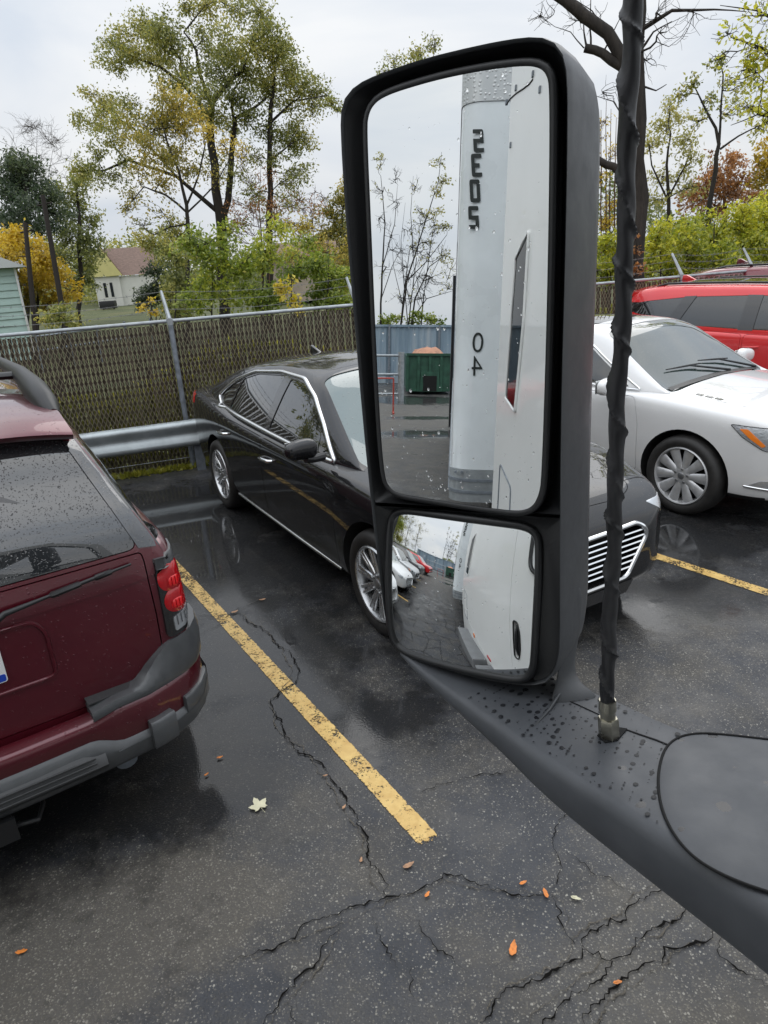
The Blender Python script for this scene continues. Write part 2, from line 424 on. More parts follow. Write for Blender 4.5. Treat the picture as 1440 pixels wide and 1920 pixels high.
# ---------------------------------------------------------------- the setting: ground
FD = np.array([.9456, .3253, 0]); FN = np.array([-.3253, .9456, 0])          # along the fence, and away past it
FENCE_N = 8.37
def fpt(s, n=0.0, z=0.0):
    """point on the fence line: s along, n metres beyond it"""
    return np.array([0, 8.85, 0])+FD*s+FN*n+np.array([0, 0, z])
def grid_axis(segs):
    out = []
    for a, b, st in segs: out += list(np.arange(a, b-1e-6, st))
    return np.array(out+[segs[-1][1]])
def build_ground():
    sa = grid_axis([(-90, -34, 4), (-34, -7, .6), (-7, 8.5, .11), (8.5, 14, .8), (14, 60, 5)])
    na = grid_axis([(-60, -6, 4), (-6, -1, .5), (-1, 8.28, .11)])
    S, Nn = np.meshgrid(sa, na, indexing='ij')
    X = S*FD[0]+Nn*FN[0]; Y = S*FD[1]+Nn*FN[1]
    V = np.stack([X.ravel(), Y.ravel(), np.zeros(X.size)], 1)
    n1, n2 = S.shape; idx = np.arange(n1*n2).reshape(n1, n2)
    F = np.stack([idx[:-1, :-1].ravel(), idx[1:, :-1].ravel(), idx[1:, 1:].ravel(), idx[:-1, 1:].ravel()], 1)
    me = mesh_of(V, F)
    wet = np.full(len(V), .46); worn = np.full(len(V), .30)
    def blob(arr, px, py, rx, ry, val, xy=None):
        c = at_z(px, py) if xy is None else np.array([*xy, 0])
        d = V-c; a = d@FD; b = d@FN
        k = np.exp(-((a/rx)**2+(b/ry)**2)**1.5); arr[:] = arr*(1-k)+val*k
    for px, py, rx, ry, v in [(470, 1250, .75, .9, .88), (330, 960, 1.2, .85, 1.12), (420, 1000, .6, .5, 1.1), (520, 1050, .7, .5, .95), (300, 1100, .6, .6, .9), (610, 1130, .35, .5, .7),
                              (690, 1330, .22, .26, .98), (705, 1250, .4, .4, .55), (1275, 1005, .55, .5, .98), (1400, 1000, .6, .35, .72), (1300, 1120, .5, .4, .66), (1180, 1150, .5, .4, .9),
                              (60, 1560, .8, .5, .82), (300, 1500, .4, .3, .78), (250, 1760, .7, .40, .20), (600, 1600, .6, .5, .46), (700, 1800, 1.2, .5, .36), (1100, 1750, .7, .6, .18),
                              (1250, 1250, .6, .5, .34), (900, 1480, .45, .35, .3), (430, 1420, .35, .4, .80)]:
        blob(wet, px, py, rx, ry, v)
    for px, py, rx, ry, v in [(230, 1740, .85, .30, 1.0), (60, 1780, .5, .35, 1.0), (560, 1530, .35, .25, .55), (800, 1440, .4, .16, .55), (1150, 1250, .9, .6, .55), (1250, 1780, .35, .3, .75),
                              (1100, 1850, .5, .22, .72), (1380, 1850, .4, .4, .6), (760, 1850, .7, .25, .42), (330, 1440, .3, .4, .45), (680, 1270, .25, .2, .6), (700, 1130, .4, .4, .45)]:
        blob(worn, px, py, rx, ry, v)
    for u, w, ru, rw, v in [(-18, 1.5, 11, 5, .02), (-14.6, -.2, .7, 1.1, 1.5), (-17.9, -.4, .45, 1.0, 1.4), (-23.5, -.3, 1.6, 1.6, 1.5), (-6, 4.2, 3.0, 1.6, .95), (-3, .6, 2.5, .7, .15), (-5, 1.6, 2.0, .8, .55)]:
        c = np.array([*(TRUCK_F*u+TRUCK_L*w)[:2], 0]); blob(wet, 0, 0, ru, rw, v, c[:2])
    blob(worn, 0, 0, 11, 5, .75, (TRUCK_F*-18+TRUCK_L*1.5)[:2])
    for nm, arr in (('wet', wet), ('worn', worn)):
        a = me.attributes.new(nm, 'FLOAT', 'POINT'); a.data.foreach_set('value', arr.astype(np.float32))
    tag(link("parking_lot", me, M_ASPHALT), kind='structure')
    # grass ground that carries everything beyond the asphalt, gently uneven, out to the horizon
    xs = np.concatenate([-np.geomspace(900, 20, 16), np.linspace(-16, 16, 17), np.geomspace(20, 900, 16)])
    X, Y = np.meshgrid(xs, xs, indexing='ij'); Y = Y+6
    nn = X*FN[0]+Y*FN[1]
    Z = -.05+np.where(nn > 12, .25*np.sin(X*.11+1)*np.cos(Y*.07), 0)
    idx = np.arange(X.size).reshape(X.shape)
    F = np.stack([idx[:-1, :-1].ravel(), idx[1:, :-1].ravel(), idx[1:, 1:].ravel(), idx[:-1, 1:].ravel()], 1)
    g = link("lawn", mesh_of(np.stack([X.ravel(), Y.ravel(), Z.ravel()], 1), F), M_LAWN); smooth(g.data, 180); tag(g, kind='structure')
def az(a): a = math.radians(a); return np.array([math.sin(a), math.cos(a), 0.0])
TRUCK_F, TRUCK_L = az(68), az(-22)            # forward along the truck the mirror sits on, and outward from its side
build_ground()

def lane_line(a, b, width, wear0, wear1, name="parking_line", seed=0):
    rng = np.random.default_rng(seed)
    a = np.array(a); b = np.array(b); L = np.linalg.norm(b-a); d = (b-a)/L; n = np.array([-d[1], d[0], 0])
    k = max(2, int(L/.03)); V = []; F = []; W = []
    for i in range(k+1):
        t = i/k; p = a+d*L*t
        for j, o in enumerate((-.5, -.44, -.2, .2, .44, .5)):
            jit = rng.normal(0, .0012) if j in (0, 5) else 0
            V.append(p+n*(o*width+jit)+np.array([0, 0, .004])); W.append(wear0+(wear1-wear0)*t+(.22 if j in (0, 5) else 0)+(0.25 if i in (0, k) else 0))
    for i in range(k):
        for j in range(5): F.append((i*6+j, (i+1)*6+j, (i+1)*6+j+1, i*6+j+1))
    me = mesh_of(V, F); at = me.attributes.new('wear', 'FLOAT', 'POINT'); at.data.foreach_set('value', np.array(W, dtype=np.float32))
    bm = bmesh.new(); bm.from_mesh(me); bmesh.ops.recalc_face_normals(bm, faces=bm.faces); bm.to_mesh(me); bm.free()
    return tag(link(name, me, M_LINE), kind='structure')
LA, LB = at_z(808, 1581), at_z(356, 1092)
LD = (LB-LA)/np.linalg.norm(LB-LA)
lane_line(LA, LA+LD*5.6, .098, .37, .46, seed=1)
LC, LE = at_z(1440, 1112), at_z(1215, 1038)
L2 = (LE-LC)/np.linalg.norm(LE-LC)
lane_line(LC-L2*.9, LC+L2*4.6, .10, .40, .44, seed=2)
for k in range(1, 7):       # the stalls further along the row, seen in the mirror
    p = LA-FD*2.82*k
    lane_line(p, p+LD*5.4, .10, .2, .4, seed=2+k)

# cracks in the asphalt, traced in the photograph and laid on the ground
CRACKS = [
 ([(372, 1155), (398, 1156), (424, 1160), (447, 1144), (484, 1127), (499, 1123)], .007),
 ([(424, 1160), (400, 1177), (376, 1192)], .006),
 ([(445, 1150), (462, 1162), (494, 1176), (518, 1200), (535, 1222), (545, 1240), (554, 1258), (550, 1279), (530, 1300), (511, 1316), (514, 1336), (522, 1357), (540, 1382), (557, 1396), (575, 1416), (598, 1433), (606, 1455), (628, 1484), (645, 1512), (660, 1534), (681, 1580), (678, 1612), (706, 1647), (725, 1683)], .012),
 ([(530, 1372), (540, 1392), (560, 1402)], .006),
 ([(420, 1800), (452, 1790), (486, 1785), (532, 1762), (589, 1739), (642, 1722), (685, 1702), (725, 1683), (770, 1667), (805, 1656), (832, 1642), (871, 1651), (934, 1668), (993, 1676), (1032, 1678)], .008),
 ([(1032, 1678), (1051, 1695), (1061, 1734), (1080, 1773)], .009),
 ([(642, 1725), (614, 1764), (592, 1800), (571, 1824), (532, 1867), (490, 1917), (470, 1945)], .009),
 ([(686, 1715), (713, 1764), (731, 1785), (747, 1817)], .006),
 ([(755, 1704), (787, 1736), (812, 1764), (851, 1793), (882, 1826)], .005),
 ([(787, 1814), (770, 1838), (775, 1880)], .005), ([(540, 1862), (560, 1900), (580, 1940)], .005),
 ([(1075, 1520), (1051, 1559), (1044, 1617), (1041, 1676)], .005),
 ([(774, 1486), (827, 1467), (905, 1445), (949, 1452), (998, 1450)], .005),
 ([(1250, 1659), (1197, 1685), (1177, 1720), (1119, 1739), (1090, 1763), (1085, 1797), (1051, 1822), (998, 1841), (954, 1861), (934, 1880), (900, 1930)], .012),
 ([(1090, 1783), (1143, 1805), (1129, 1822), (1080, 1861), (1012, 1909), (980, 1945)], .008),
 ([(1143, 1805), (1202, 1763), (1245, 1729), (1300, 1690)], .010),
 ([(1343, 1729), (1314, 1758), (1245, 1778), (1241, 1807), (1177, 1846), (1109, 1909), (1070, 1950)], .012),
 ([(1343, 1729), (1362, 1792), (1411, 1831), (1450, 1860)], .006),
 ([(1060, 1600), (1090, 1617), (1143, 1647), (1197, 1683)], .005),
]
def crack(pts, width, rng):
    P = [at_z(*p) for p in pts]
    P = dense(P, .012, closed=False)
    ph = rng.uniform(0, 9, 6); V = []; F = []; m = len(P)
    off = np.cumsum(rng.normal(0, .0055, m)); off -= np.linspace(off[0], off[-1], m); off = np.clip(off, -.022, .022)
    for i in range(m):
        t = P[min(i+1, m-1)]-P[max(i-1, 0)]; t /= np.linalg.norm(t)+1e-9; n = np.array([-t[1], t[0], 0])
        w = width*(.25+.75*abs(math.sin(i*.35+ph[0])*math.sin(i*.13+ph[1])))*(0.5+rng.random()*.8)
        w *= min(1, (i+2)/10, (m-i+1)/10)
        c = P[i]+n*(off[i]+rng.normal(0, .0038))
        V += [c-n*w/2+[0, 0, .0065], c+n*w/2+[0, 0, .0065]]
    for i in range(m-1): F.append((2*i, 2*i+2, 2*i+3, 2*i+1))
    return V, F
def build_cracks():
    rng = np.random.default_rng(3); mb = MB(); gb = MB()
    for pts, w in CRACKS:
        mb.add(*crack(pts, min(w, .0095)*1.1, rng))
        if w >= .007:
            for _ in range(1):
                V, F = crack(pts, w*.6, rng); o = rng.normal(0, w*.6, 2)
                gb.add([v+np.array([o[0], o[1], -.001]) for v in V], F)
    o = mb.build("asphalt_crack", M_CRACK, fix=False); tag(o, kind='structure')
    o = gb.build("crack_grit", M_CRACKFILL, fix=False); tag(o, kind='structure')
    # crazed paving on the lane behind the truck, as the round mirror shows it
    mb = MB(); rng = np.random.default_rng(8); st = .34
    pt = {(i, j): TRUCK_F*(i*st-6+rng.uniform(-.13, .13))+TRUCK_L*(.25+j*st+rng.uniform(-.13, .13)) for i in range(14) for j in range(6)}
    def seg(a, b):
        P = dense([a, b], .03, closed=False); V = []; F = []
        t = (b-a)/np.linalg.norm(b-a); n = np.array([-t[1], t[0], 0])
        for i, p in enumerate(P):
            w = .002+.004*rng.random(); c = p+n*rng.normal(0, .008)
            V += [c-n*w+[0, 0, .006], c+n*w+[0, 0, .006]]
        mb.add(V, [(2*i, 2*i+2, 2*i+3, 2*i+1) for i in range(len(P)-1)])
    for (i, j), p in pt.items():
        if (i+1, j) in pt and rng.random() < .85-.1*j: seg(p, pt[(i+1, j)])
        if (i, j+1) in pt and rng.random() < .85-.1*j: seg(p, pt[(i, j+1)])
    tag(mb.build("crazed_crack", M_CRACK, fix=False), kind='structure')
build_cracks()

# ---------------------------------------------------------------- fence, guardrail
def slat_material():
    m, nt, b = principled("bronze_fence_slats")
    v = coords(nt)
    at = nt.nodes.new("ShaderNodeAttribute"); at.attribute_name = 'tint'
    c = ramp(nt, at.outputs['Fac'], [(0, (.046, .031, .021)), (.6, (.068, .048, .034)), (1, (.092, .068, .048))])
    sep = nt.nodes.new("ShaderNodeSeparateXYZ"); nt.links.new(v, sep.inputs[0])
    k = mth(nt, 'ADD', sep.outputs[2], mth(nt, 'MULTIPLY', mth(nt, 'SUBTRACT', noise(nt, v, 1.4, 4), .5), .9))
    olive_low = ramp(nt, k, [(.2, .75), (.95, .5), (1.35, 0.0)])
    c = mixc(nt, mth(nt, 'MULTIPLY', olive_low, .75), c, (.085, .080, .030))  # slats turn more olive towards the bottom
    c = mixc(nt, 1.0, c, ramp(nt, noise(nt, v, 14, 4), [(.3, .75), (.7, 1.2)]), 'MULTIPLY')
    nt.links.new(c, b.inputs['Base Color']); b.inputs['Roughness'].default_value = .5
    return m
M_SLAT = slat_material()
M_BARB = simple("barbed_wire_steel", (.20, .20, .20), .5, .7)
def fence_panel(root, s0, s1, step, name_s="slats", name_w="wire_mesh", wires=True, h=1.68, z0=.03, frame=None):
    fp = frame or fpt
    k = int((s1-s0)/step); V = []; F = []; T = []; rng = np.random.default_rng(int((s0+60)*10))
    for i in range(k):
        s = s0+i*step; w = step*.385; n = .012*(1 if i % 2 else -1); tz = rng.uniform(-.012, .012); q = rng.random(); tw = rng.normal(0, .004)
        b = len(V)
        V += [fp(s-w, n+tw, z0+tz), fp(s, n+.004, z0+tz), fp(s+w, n-tw, z0+tz), fp(s-w, n+tw, h-.02), fp(s, n+.004, h-.02), fp(s+w, n-tw, h-.02)]
        F += [(b, b+1, b+4, b+3), (b+1, b+2, b+5, b+4)]; T += [q]*6
    me = mesh_of(V, np.array(F)); a = me.attributes.new('tint', 'FLOAT', 'POINT'); a.data.foreach_set('value', np.array(T, dtype=np.float32))
    link(name_s, me, M_SLAT, root)
    if not wires: return
    d = step; r = .0026
    nw = int((s1-s0)/d)+2; m = int((h-z0)/d)
    V = []; F = []
    for i in range(nw):
        for sgn in (1, -1):
            pts = []
            for j in range(m+1):
                s = s0+i*d+(d*.5*sgn if j % 2 else 0)*1.0
                pts.append((min(max(s, s0), s1), -.022 if (j+(sgn > 0)) % 2 else -.030, z0+j*d))
            b = len(V)
            for (s, n, z) in pts: V += [fp(s-r*1.4, n, z), fp(s+r*1.4, n, z), fp(s, n-r*2, z)]
            for j in range(m):
                o = b+3*j; F += [(o, o+2, o+5, o+3), (o+2, o+1, o+4, o+5)]
    link(name_w, mesh_of(V, np.array(F)), M_WIRE, root)
def build_fence():
    root = empty("chain_link_fence", tuple(fpt(0)), label="tall chain link fence with brown slats and barbed wire behind the parked cars", cat="fence")
    inv = Matrix.Translation(-Vector(fpt(0)))
    posts = [-2.4, -.2, 2.27, 4.74, 6.07, 8.5, 11]+[-2.4-2.35*k for k in range(1, 14)]
    fence_panel(root, -7.2, 9.0, .047)
    fence_panel(root, -33, -7.2, .094, wires=False); fence_panel(root, 9.0, 20, .094, wires=False)
    rl = MB(); rl.tube([fpt(-33, -.03, 1.70), fpt(20, -.03, 1.70)], .021, 10); rl.build("top_rail", M_GALV, root)
    tw = MB(); tw.tube([fpt(-33, -.03, .12), fpt(20, -.03, .12)], .004, 5); tw.build("tension_wire", M_GALV, root)
    for s in posts:
        p = MB(); p.tube([fpt(s, -.055, -.05), fpt(s, -.055, 1.66), fpt(s, -.05, 1.70)], [.030, .030, .030], 14)
        for z in (.35, .8, 1.25): p.tube([fpt(s, -.055, z-.012), fpt(s, -.055, z+.012)], .034, 14)
        po = p.build("post", M_GALV_DULL, root)
        a = MB(); a.tube([fpt(s, -.05, 1.66), fpt(s, -.05, 1.73)], .036, 12)
        q0, q1 = fpt(s, -.04, 1.72), fpt(s-.03, .16, 2.02)
        a.tube([q0, q1], [.026, .017], 6); ao = a.build("barb_arm", M_GALV, po)
    b = MB()
    for t in (.35, .68, .97):
        for i in range(len(posts)-1):
            ss = sorted(posts); s0, s1 = ss[i], ss[i+1]
            P = [fpt(s0+(s1-s0)*u-.03*t, -.04+.2*t, 1.72+.30*t-.05*math.sin(u*math.pi)) for u in np.linspace(0, 1, 7)]
            b.tube(P, .0022, 4, caps=False)
            for u in np.arange(.04, .98, .05):
                p = fpt(s0+(s1-s0)*u-.03*t, -.04+.2*t, 1.72+.30*t-.05*math.sin(u*math.pi))
                for sg in (-1, 1): b.tube([p+np.array([.01*sg, 0, -.014]), p+np.array([-.01*sg, 0, .014])], .0015, 3, caps=False)
    b.build("barbed_wire", M_BARB, root)
    for o in children(root):
        o.matrix_parent_inverse = inv
build_fence()
def build_guardrail():
    n0 = -.27
    root = empty("guardrail", tuple(fpt(-3, n0)), label="grey steel W-beam guardrail low in front of the slatted fence", cat="guardrail")
    inv = Matrix.Translation(-Vector(fpt(-3, n0)))
    prof = [(.0, .615), (-.035, .600), (-.055, .575), (-.055, .545), (-.020, .500), (-.008, .470), (-.008, .455), (-.020, .425), (-.055, .380), (-.055, .350), (-.035, .325), (0, .31)]
    V = []; F = []; S = [-20, -13, -7.1, -7.09, -3.3, 1.2, 5.0, 9.0]; m = len(prof)
    for s in S:
        for n, z in prof: V.append(fpt(s, n0+n, z))
        for n, z in prof: V.append(fpt(s, n0+n+.006, z))
    for i in range(len(S)-1):
        for j in range(m-1):
            a, b = i*2*m+j, (i+1)*2*m+j; F += [(a, a+1, b+1, b), (a+m, b+m, b+m+1, a+m+1)]
        for j in (0, m-1):
            a, b = i*2*m+j, (i+1)*2*m+j; F.append((a, b, b+m, a+m))
    me = mesh_of(V, F); bm = bmesh.new(); bm.from_mesh(me); bmesh.ops.recalc_face_normals(bm, faces=bm.faces); bm.to_mesh(me); bm.free()
    smooth(me, 50); r = link("beam", me, M_RAIL, root)
    for s in (-10.1, -8.2, -6.3, -4.3, -2.32, -.4, 1.6, 3.6, 5.6, 7.6):
        p = MB()
        for n in (.02, .12): p.box(fpt(s, n0+n, .27), (.10, .008, .66), Matrix.Rotation(math.radians(18.98), 3, 'Z'))
        p.box(fpt(s, n0+.07, .27), (.006, .10, .66), Matrix.Rotation(math.radians(18.98), 3, 'Z'))
        p.build("post", M_GALV_DULL, root)
    for o in children(root): o.matrix_parent_inverse = inv
build_guardrail()
# ---------------------------------------------------------------- car building
def chaikin(P, it=2, w=.25):
    """round an open section polyline, ends kept; P: (k, n, 2)"""
    for _ in range(it):
        a, b = P[:, :-1], P[:, 1:]
        q = np.empty((P.shape[0], 2*a.shape[1], 2)); q[:, 0::2] = a*(1-w)+b*w; q[:, 1::2] = a*w+b*(1-w)
        q[:, 0] = P[:, 0]; q[:, -1] = P[:, -1]; P = q
    return P
def loft(xs, secs, step=.05, it=2, extra=()):
    """closed solid from half sections (station, point, (y,z)) mirrored over y=0; x ascending"""
    secs = np.array(secs, float); xs = np.array(xs, float)
    xq = np.unique(np.round(np.concatenate([np.arange(xs[0], xs[-1], step), xs, np.array(extra)]), 4))
    keep = [xq[0]]
    for x in xq[1:]:
        if x-keep[-1] > step*.22: keep.append(x)
    if xs[-1]-keep[-1] > 1e-6: keep[-1] = xs[-1]
    xq = np.array(keep)
    P = np.stack([np.stack([pchip(xs, secs[:, k, c], xq) for c in (0, 1)], -1) for k in range(secs.shape[1])], 1)
    P = chaikin(P, it)
    n, m = P.shape[:2]
    ring = [(1, j) for j in range(m)]+[(-1, j) for j in range(m-2, 0, -1)]
    R = len(ring); V = []; F = []
    for i in range(n):
        for sg, j in ring: V.append((xq[i], -sg*P[i, j, 0], P[i, j, 1]))
    for i in range(n-1):
        for k in range(R):
            k2 = (k+1) % R; F.append((i*R+k, i*R+k2, (i+1)*R+k2, (i+1)*R+k))
    F.append(tuple(range(R-1, -1, -1))); F.append(tuple((n-1)*R+k for k in range(R)))
    me = mesh_of(V, F)
    bm = bmesh.new(); bm.from_mesh(me)
    bmesh.ops.remove_doubles(bm, verts=bm.verts, dist=1e-5); bmesh.ops.recalc_face_normals(bm, faces=bm.faces)
    bm.to_mesh(me); bm.free(); smooth(me, 180)
    return me
def boolean(me_a, me_b, op):
    oa = bpy.data.objects.new("a", me_a); ob = bpy.data.objects.new("b", me_b); COL.objects.link(oa); COL.objects.link(ob)
    md = oa.modifiers.new("b", 'BOOLEAN'); md.operation = op; md.object = ob
    out = None
    for solver in ('MANIFOLD', 'EXACT'):
        md.solver = solver
        dg = bpy.context.evaluated_depsgraph_get(); dg.update()
        out = bpy.data.meshes.new_from_object(oa.evaluated_get(dg))
        if len(out.polygons) > 0: break
    bpy.data.objects.remove(oa); bpy.data.objects.remove(ob)
    return out
FRAMES = {
 'right': lambda u, v, w: (u, -w, v),      # (x,z), w outward
 'left': lambda u, v, w: (u, w, v),
 'top': lambda u, v, w: (u, v, w),         # (x,y), w up
 'front': lambda u, v, w: (w, u, v),       # (y,z), w forward
 'rear': lambda u, v, w: (-w, u, v)}
def prism_mesh(poly, frame, a, b):
    m = MB(); m.prism(poly, FRAMES[frame] if isinstance(frame, str) else frame, a, b)
    me = bpy.data.meshes.new("p"); me.from_pydata(m.V, [], m.F)
    bm = bmesh.new(); bm.from_mesh(me); bmesh.ops.recalc_face_normals(bm, faces=bm.faces)
    bmesh.ops.triangulate(bm, faces=[f for f in bm.faces if len(f.verts) > 4]); bm.to_mesh(me); bm.free()
    return me
class Car:
    def __init__(s, name, label, cat, group, solids, loc, heading):
        """solids: closed lofts joined into the body; heading: unit vector of the nose"""
        s.root = empty(name, (loc[0], loc[1], 0), math.atan2(heading[1], heading[0]), label, cat, group)
        s.src = []
        for me in solids:
            s.src.append(s.snap(me))
        s.body = solids[0]
        for me in solids[1:]: s.body = boolean(s.body, me, 'UNION')
        s.parts = []
    def snap(s, me):
        V = [v.co.copy() for v in me.vertices]; Nn = [v.normal.copy() for v in me.vertices]
        F = [tuple(p.vertices) for p in me.polygons]
        return BVHTree.FromPolygons(V, F), V, Nn, F
    def surf(s, o, d):
        best = None
        for bvh, V, Nn, F in s.src:
            h = bvh.ray_cast(Vector(o), Vector(d))
            if h[0] is not None and (best is None or h[3] < best[3]): best = h
        return best
    def on(s, u, v, frame, lift=0.0):
        fr = FRAMES[frame] if isinstance(frame, str) else frame
        o = Vector(fr(u, v, 4.0)); d = Vector(fr(u, v, 0.0))-o; d.normalize()
        h = s.surf(o, d)
        if h is None: return None
        return h[0]-d*lift
    def path(s, poly, frame, lift=0.0, step=.03, closed=True):
        out = []
        for p in dense(poly, step, closed):
            q = s.on(p[0], p[1], frame, lift)
            if q is not None: out.append(q)
        if closed and out: out.append(out[0])
        return out
    def cut(s, poly, frame, a, b=3.0):
        s.body = boolean(s.body, prism_mesh(poly, frame, a, b), 'DIFFERENCE')
    def cut_mesh(s, me): s.body = boolean(s.body, me, 'DIFFERENCE')
    def panel(s, name, poly, frame, a, mat, gap=.0035, push=0.0, b=3.0, parent=None, drop=None):
        """cookie-cut a panel out of the body: its own mesh, with a shut line round it"""
        chunk = boolean(s.body, prism_mesh(inset(poly, gap) if gap else poly, frame, a, b), 'INTERSECT')
        s.cut(poly, frame, a-.02, b)
        fr = FRAMES[frame] if isinstance(frame, str) else frame
        d = Vector(fr(0, 0, 1))-Vector(fr(0, 0, 0))
        o = s.finish(name, chunk, mat, parent or s.root)
        if push: chunk.transform(Matrix.Translation(d*push))
        if drop: chunk.transform(Matrix.Translation(drop))
        return o
    def finish(s, name, me, mat, parent, dark=None):
        """take smooth normals from the uncut surface, sharp ones where the cut is"""
        me.materials.clear()
        me.polygons.foreach_set('material_index', [0]*len(me.polygons))
        me.polygons.foreach_set('use_smooth', [True]*len(me.polygons))
        nv = [None]*len(me.loops)
        cache = {}
        for p in me.polygons:
            fn = p.normal
            for li in p.loop_indices:
                vi = me.loops[li].vertex_index; co = me.vertices[vi].co
                got = cache.get(vi)
                if got is None:
                    got = []
                    for bvh, V, Nn, F in s.src:
                        h = bvh.find_nearest(co, .012)
                        if h[0] is not None:
                            f = F[h[2]]
                            ws = [1.0/((V[k]-h[0]).length+1e-5) for k in f]
                            n = Vector((0, 0, 0))
                            for k, w in zip(f, ws): n += Nn[k]*w
                            if n.length > 0: got.append(n.normalized())
                    cache[vi] = got
                best = fn
                bd = .80
                for n in got:
                    dd = n.dot(fn)
                    if dd > bd: best, bd = n, dd
                nv[li] = tuple(best)
        o = link(name, me, mat, parent)
        if dark:
            me.materials.append(dark[0])
            for p in me.polygons:
                if dark[1](p.center, p.normal): p.material_index = 1
        me.normals_split_custom_set(nv)
        return o
    def strip(s, name, poly, frame, mat, r=.008, lift=.002, closed=True, step=.03, parent=None, flat=1.0, n=8):
        m = MB(); P = s.path(poly, frame, lift, step, closed)
        if len(P) > 2: m.tube(P, r, n, caps=not closed, sx=flat)
        return m.build(name, mat, parent or s.root, 60)
    def stuck(s, name, poly, frame, mat, lift=.003, thick=.006, parent=None, n=6):
        """a thin panel that follows the body surface over the polygon"""
        P = [np.array(p, float) for p in dense(poly, .03)]
        c = sum(P)/len(P); V = []; F = []; R = n; m = len(P)
        for k in range(1, R+1):
            for p in P: V.append(c+(p-c)*k/R)
        V.append(c)
        up = []
        for v in V:
            q = s.on(v[0], v[1], frame, lift)
            up.append(q if q is not None else None)
        fr = FRAMES[frame] if isinstance(frame, str) else frame
        d = Vector(fr(0, 0, 1))-Vector(fr(0, 0, 0))
        good = [q for q in up if q is not None]
        if not good: return None
        up = [q if q is not None else min(good, key=lambda g: (Vector(fr(v[0], v[1], 0))-g).length) for q, v in zip(up, V)]
        lo = [q-d*(lift+thick) for q in up[(R-1)*m:R*m]]
        VV = up+lo; b = len(up)
        for k in range(R-1):
            for i in range(m): F.append((k*m+i, k*m+(i+1) % m, (k+1)*m+(i+1) % m, (k+1)*m+i))
        for i in range(m): F.append((len(up)-1, (i+1) % m, i)); F.append(((R-1)*m+i, (R-1)*m+(i+1) % m, b+(i+1) % m, b+i))
        mb = MB(); mb.add(VV, F); return mb.build(name, mat, parent or s.root, 50)
def wheel_proto(style, r=.34, w=.23, rim_r=.245, n=10):
    """tyre and rim meshes, axle along y, outer face towards -y; returns {name: (mesh, material)}"""
    t = MB()
    o = -w/2
    t.lathe([(rim_r, o+.012), (rim_r+.012, o+.002), (rim_r+.03, o-.004), (r-.045, o-.006), (r-.018, o+.006), (r-.006, o+.03), (r, o+.06), (r, -o-.06), (r-.008, -o-.02), (r-.05, -o), (rim_r, -o-.01)], 56, 'y', close=True)
    for k in (-.045, -.015, .015, .045): pass
    tyre = t.mesh(40)
    b = MB()
    b.lathe([(rim_r+.002, o+.010), (rim_r-.006, o+.000), (rim_r-.014, o+.004), (rim_r-.022, o+.030), (rim_r-.035, o+.12), (rim_r-.03, -o-.02)], 56, 'y')
    face = o+.022
    def spoke(a0, hw0, hw1, r0, r1, y0, y1, th=.022, crown=.006):
        c, s = math.cos(a0), math.sin(a0); V = []; F = []; st = 5
        for i in range(st+1):
            t_ = i/st; rr = r0+(r1-r0)*t_; hw = hw0+(hw1-hw0)*t_; y = y0+(y1-y0)*t_
            for q, dy in ((-1, .008), (-.7, 0), (0, -crown), (.7, 0), (1, .008), (.8, th), (-.8, th)):
                V.append((rr*c-q*hw*s, y+dy, rr*s+q*hw*c))
        for i in range(st):
            for j in range(7): F.append((i*7+j, i*7+(j+1) % 7, (i+1)*7+(j+1) % 7, (i+1)*7+j))
        F.append(tuple(range(7))); F.append(tuple(st*7+j for j in range(6, -1, -1)))
        b.add(V, F)
    if style == 'paddle':
        for k in range(n):
            a = 2*math.pi*(k+.25)/n; spoke(a, .027, .050, .055, rim_r-.010, face+.004, face-.006)
        b.lathe([(.001, face-.004), (.05, face-.003), (.085, face+.004), (.10, face+.012), (.10, face+.04)], 30, 'y')
    elif style == 'twin':
        for k in range(n):
            a = 2*math.pi*k/n
            spoke(a-.085, .016, .013, .05, rim_r-.012, face+.010, face-.004, crown=.003); spoke(a+.085, .016, .013, .05, rim_r-.012, face+.010, face-.004, crown=.003)
        b.lathe([(.001, face+.002), (.045, face+.003), (.07, face+.012), (.075, face+.04)], 30, 'y')
    elif style == 'mesh':
        for k in range(n):
            a = 2*math.pi*k/n; spoke(a, .020, .026, .05, rim_r-.012, face+.006, face-.002, crown=.004)
        b.lathe([(.001, face), (.06, face+.002), (.085, face+.014), (.085, face+.04)], 30, 'y')
    rim = b.mesh(40)
    c = MB(); c.lathe([(.001, face-.008), (.026, face-.007), (.032, face-.002), (.034, face+.01)], 24, 'y')
    for k in range(5):
        a = 2*math.pi*k/5+.3; q = (.058*math.cos(a), 0, .058*math.sin(a))
        c.lathe([(.001, face-.010), (.009, face-.009), (.012, face-.002), (.012, face+.012)], 10, 'y', q)
    cap = c.mesh(40)
    d = MB(); d.lathe([(.001, o+.085), (rim_r-.05, o+.085), (rim_r-.03, o+.11)], 40, 'y'); d.lathe([(.10, o+.075), (.16, o+.07), (.165, o+.085)], 36, 'y')
    disc = d.mesh(40)
    return tyre, rim, cap, disc
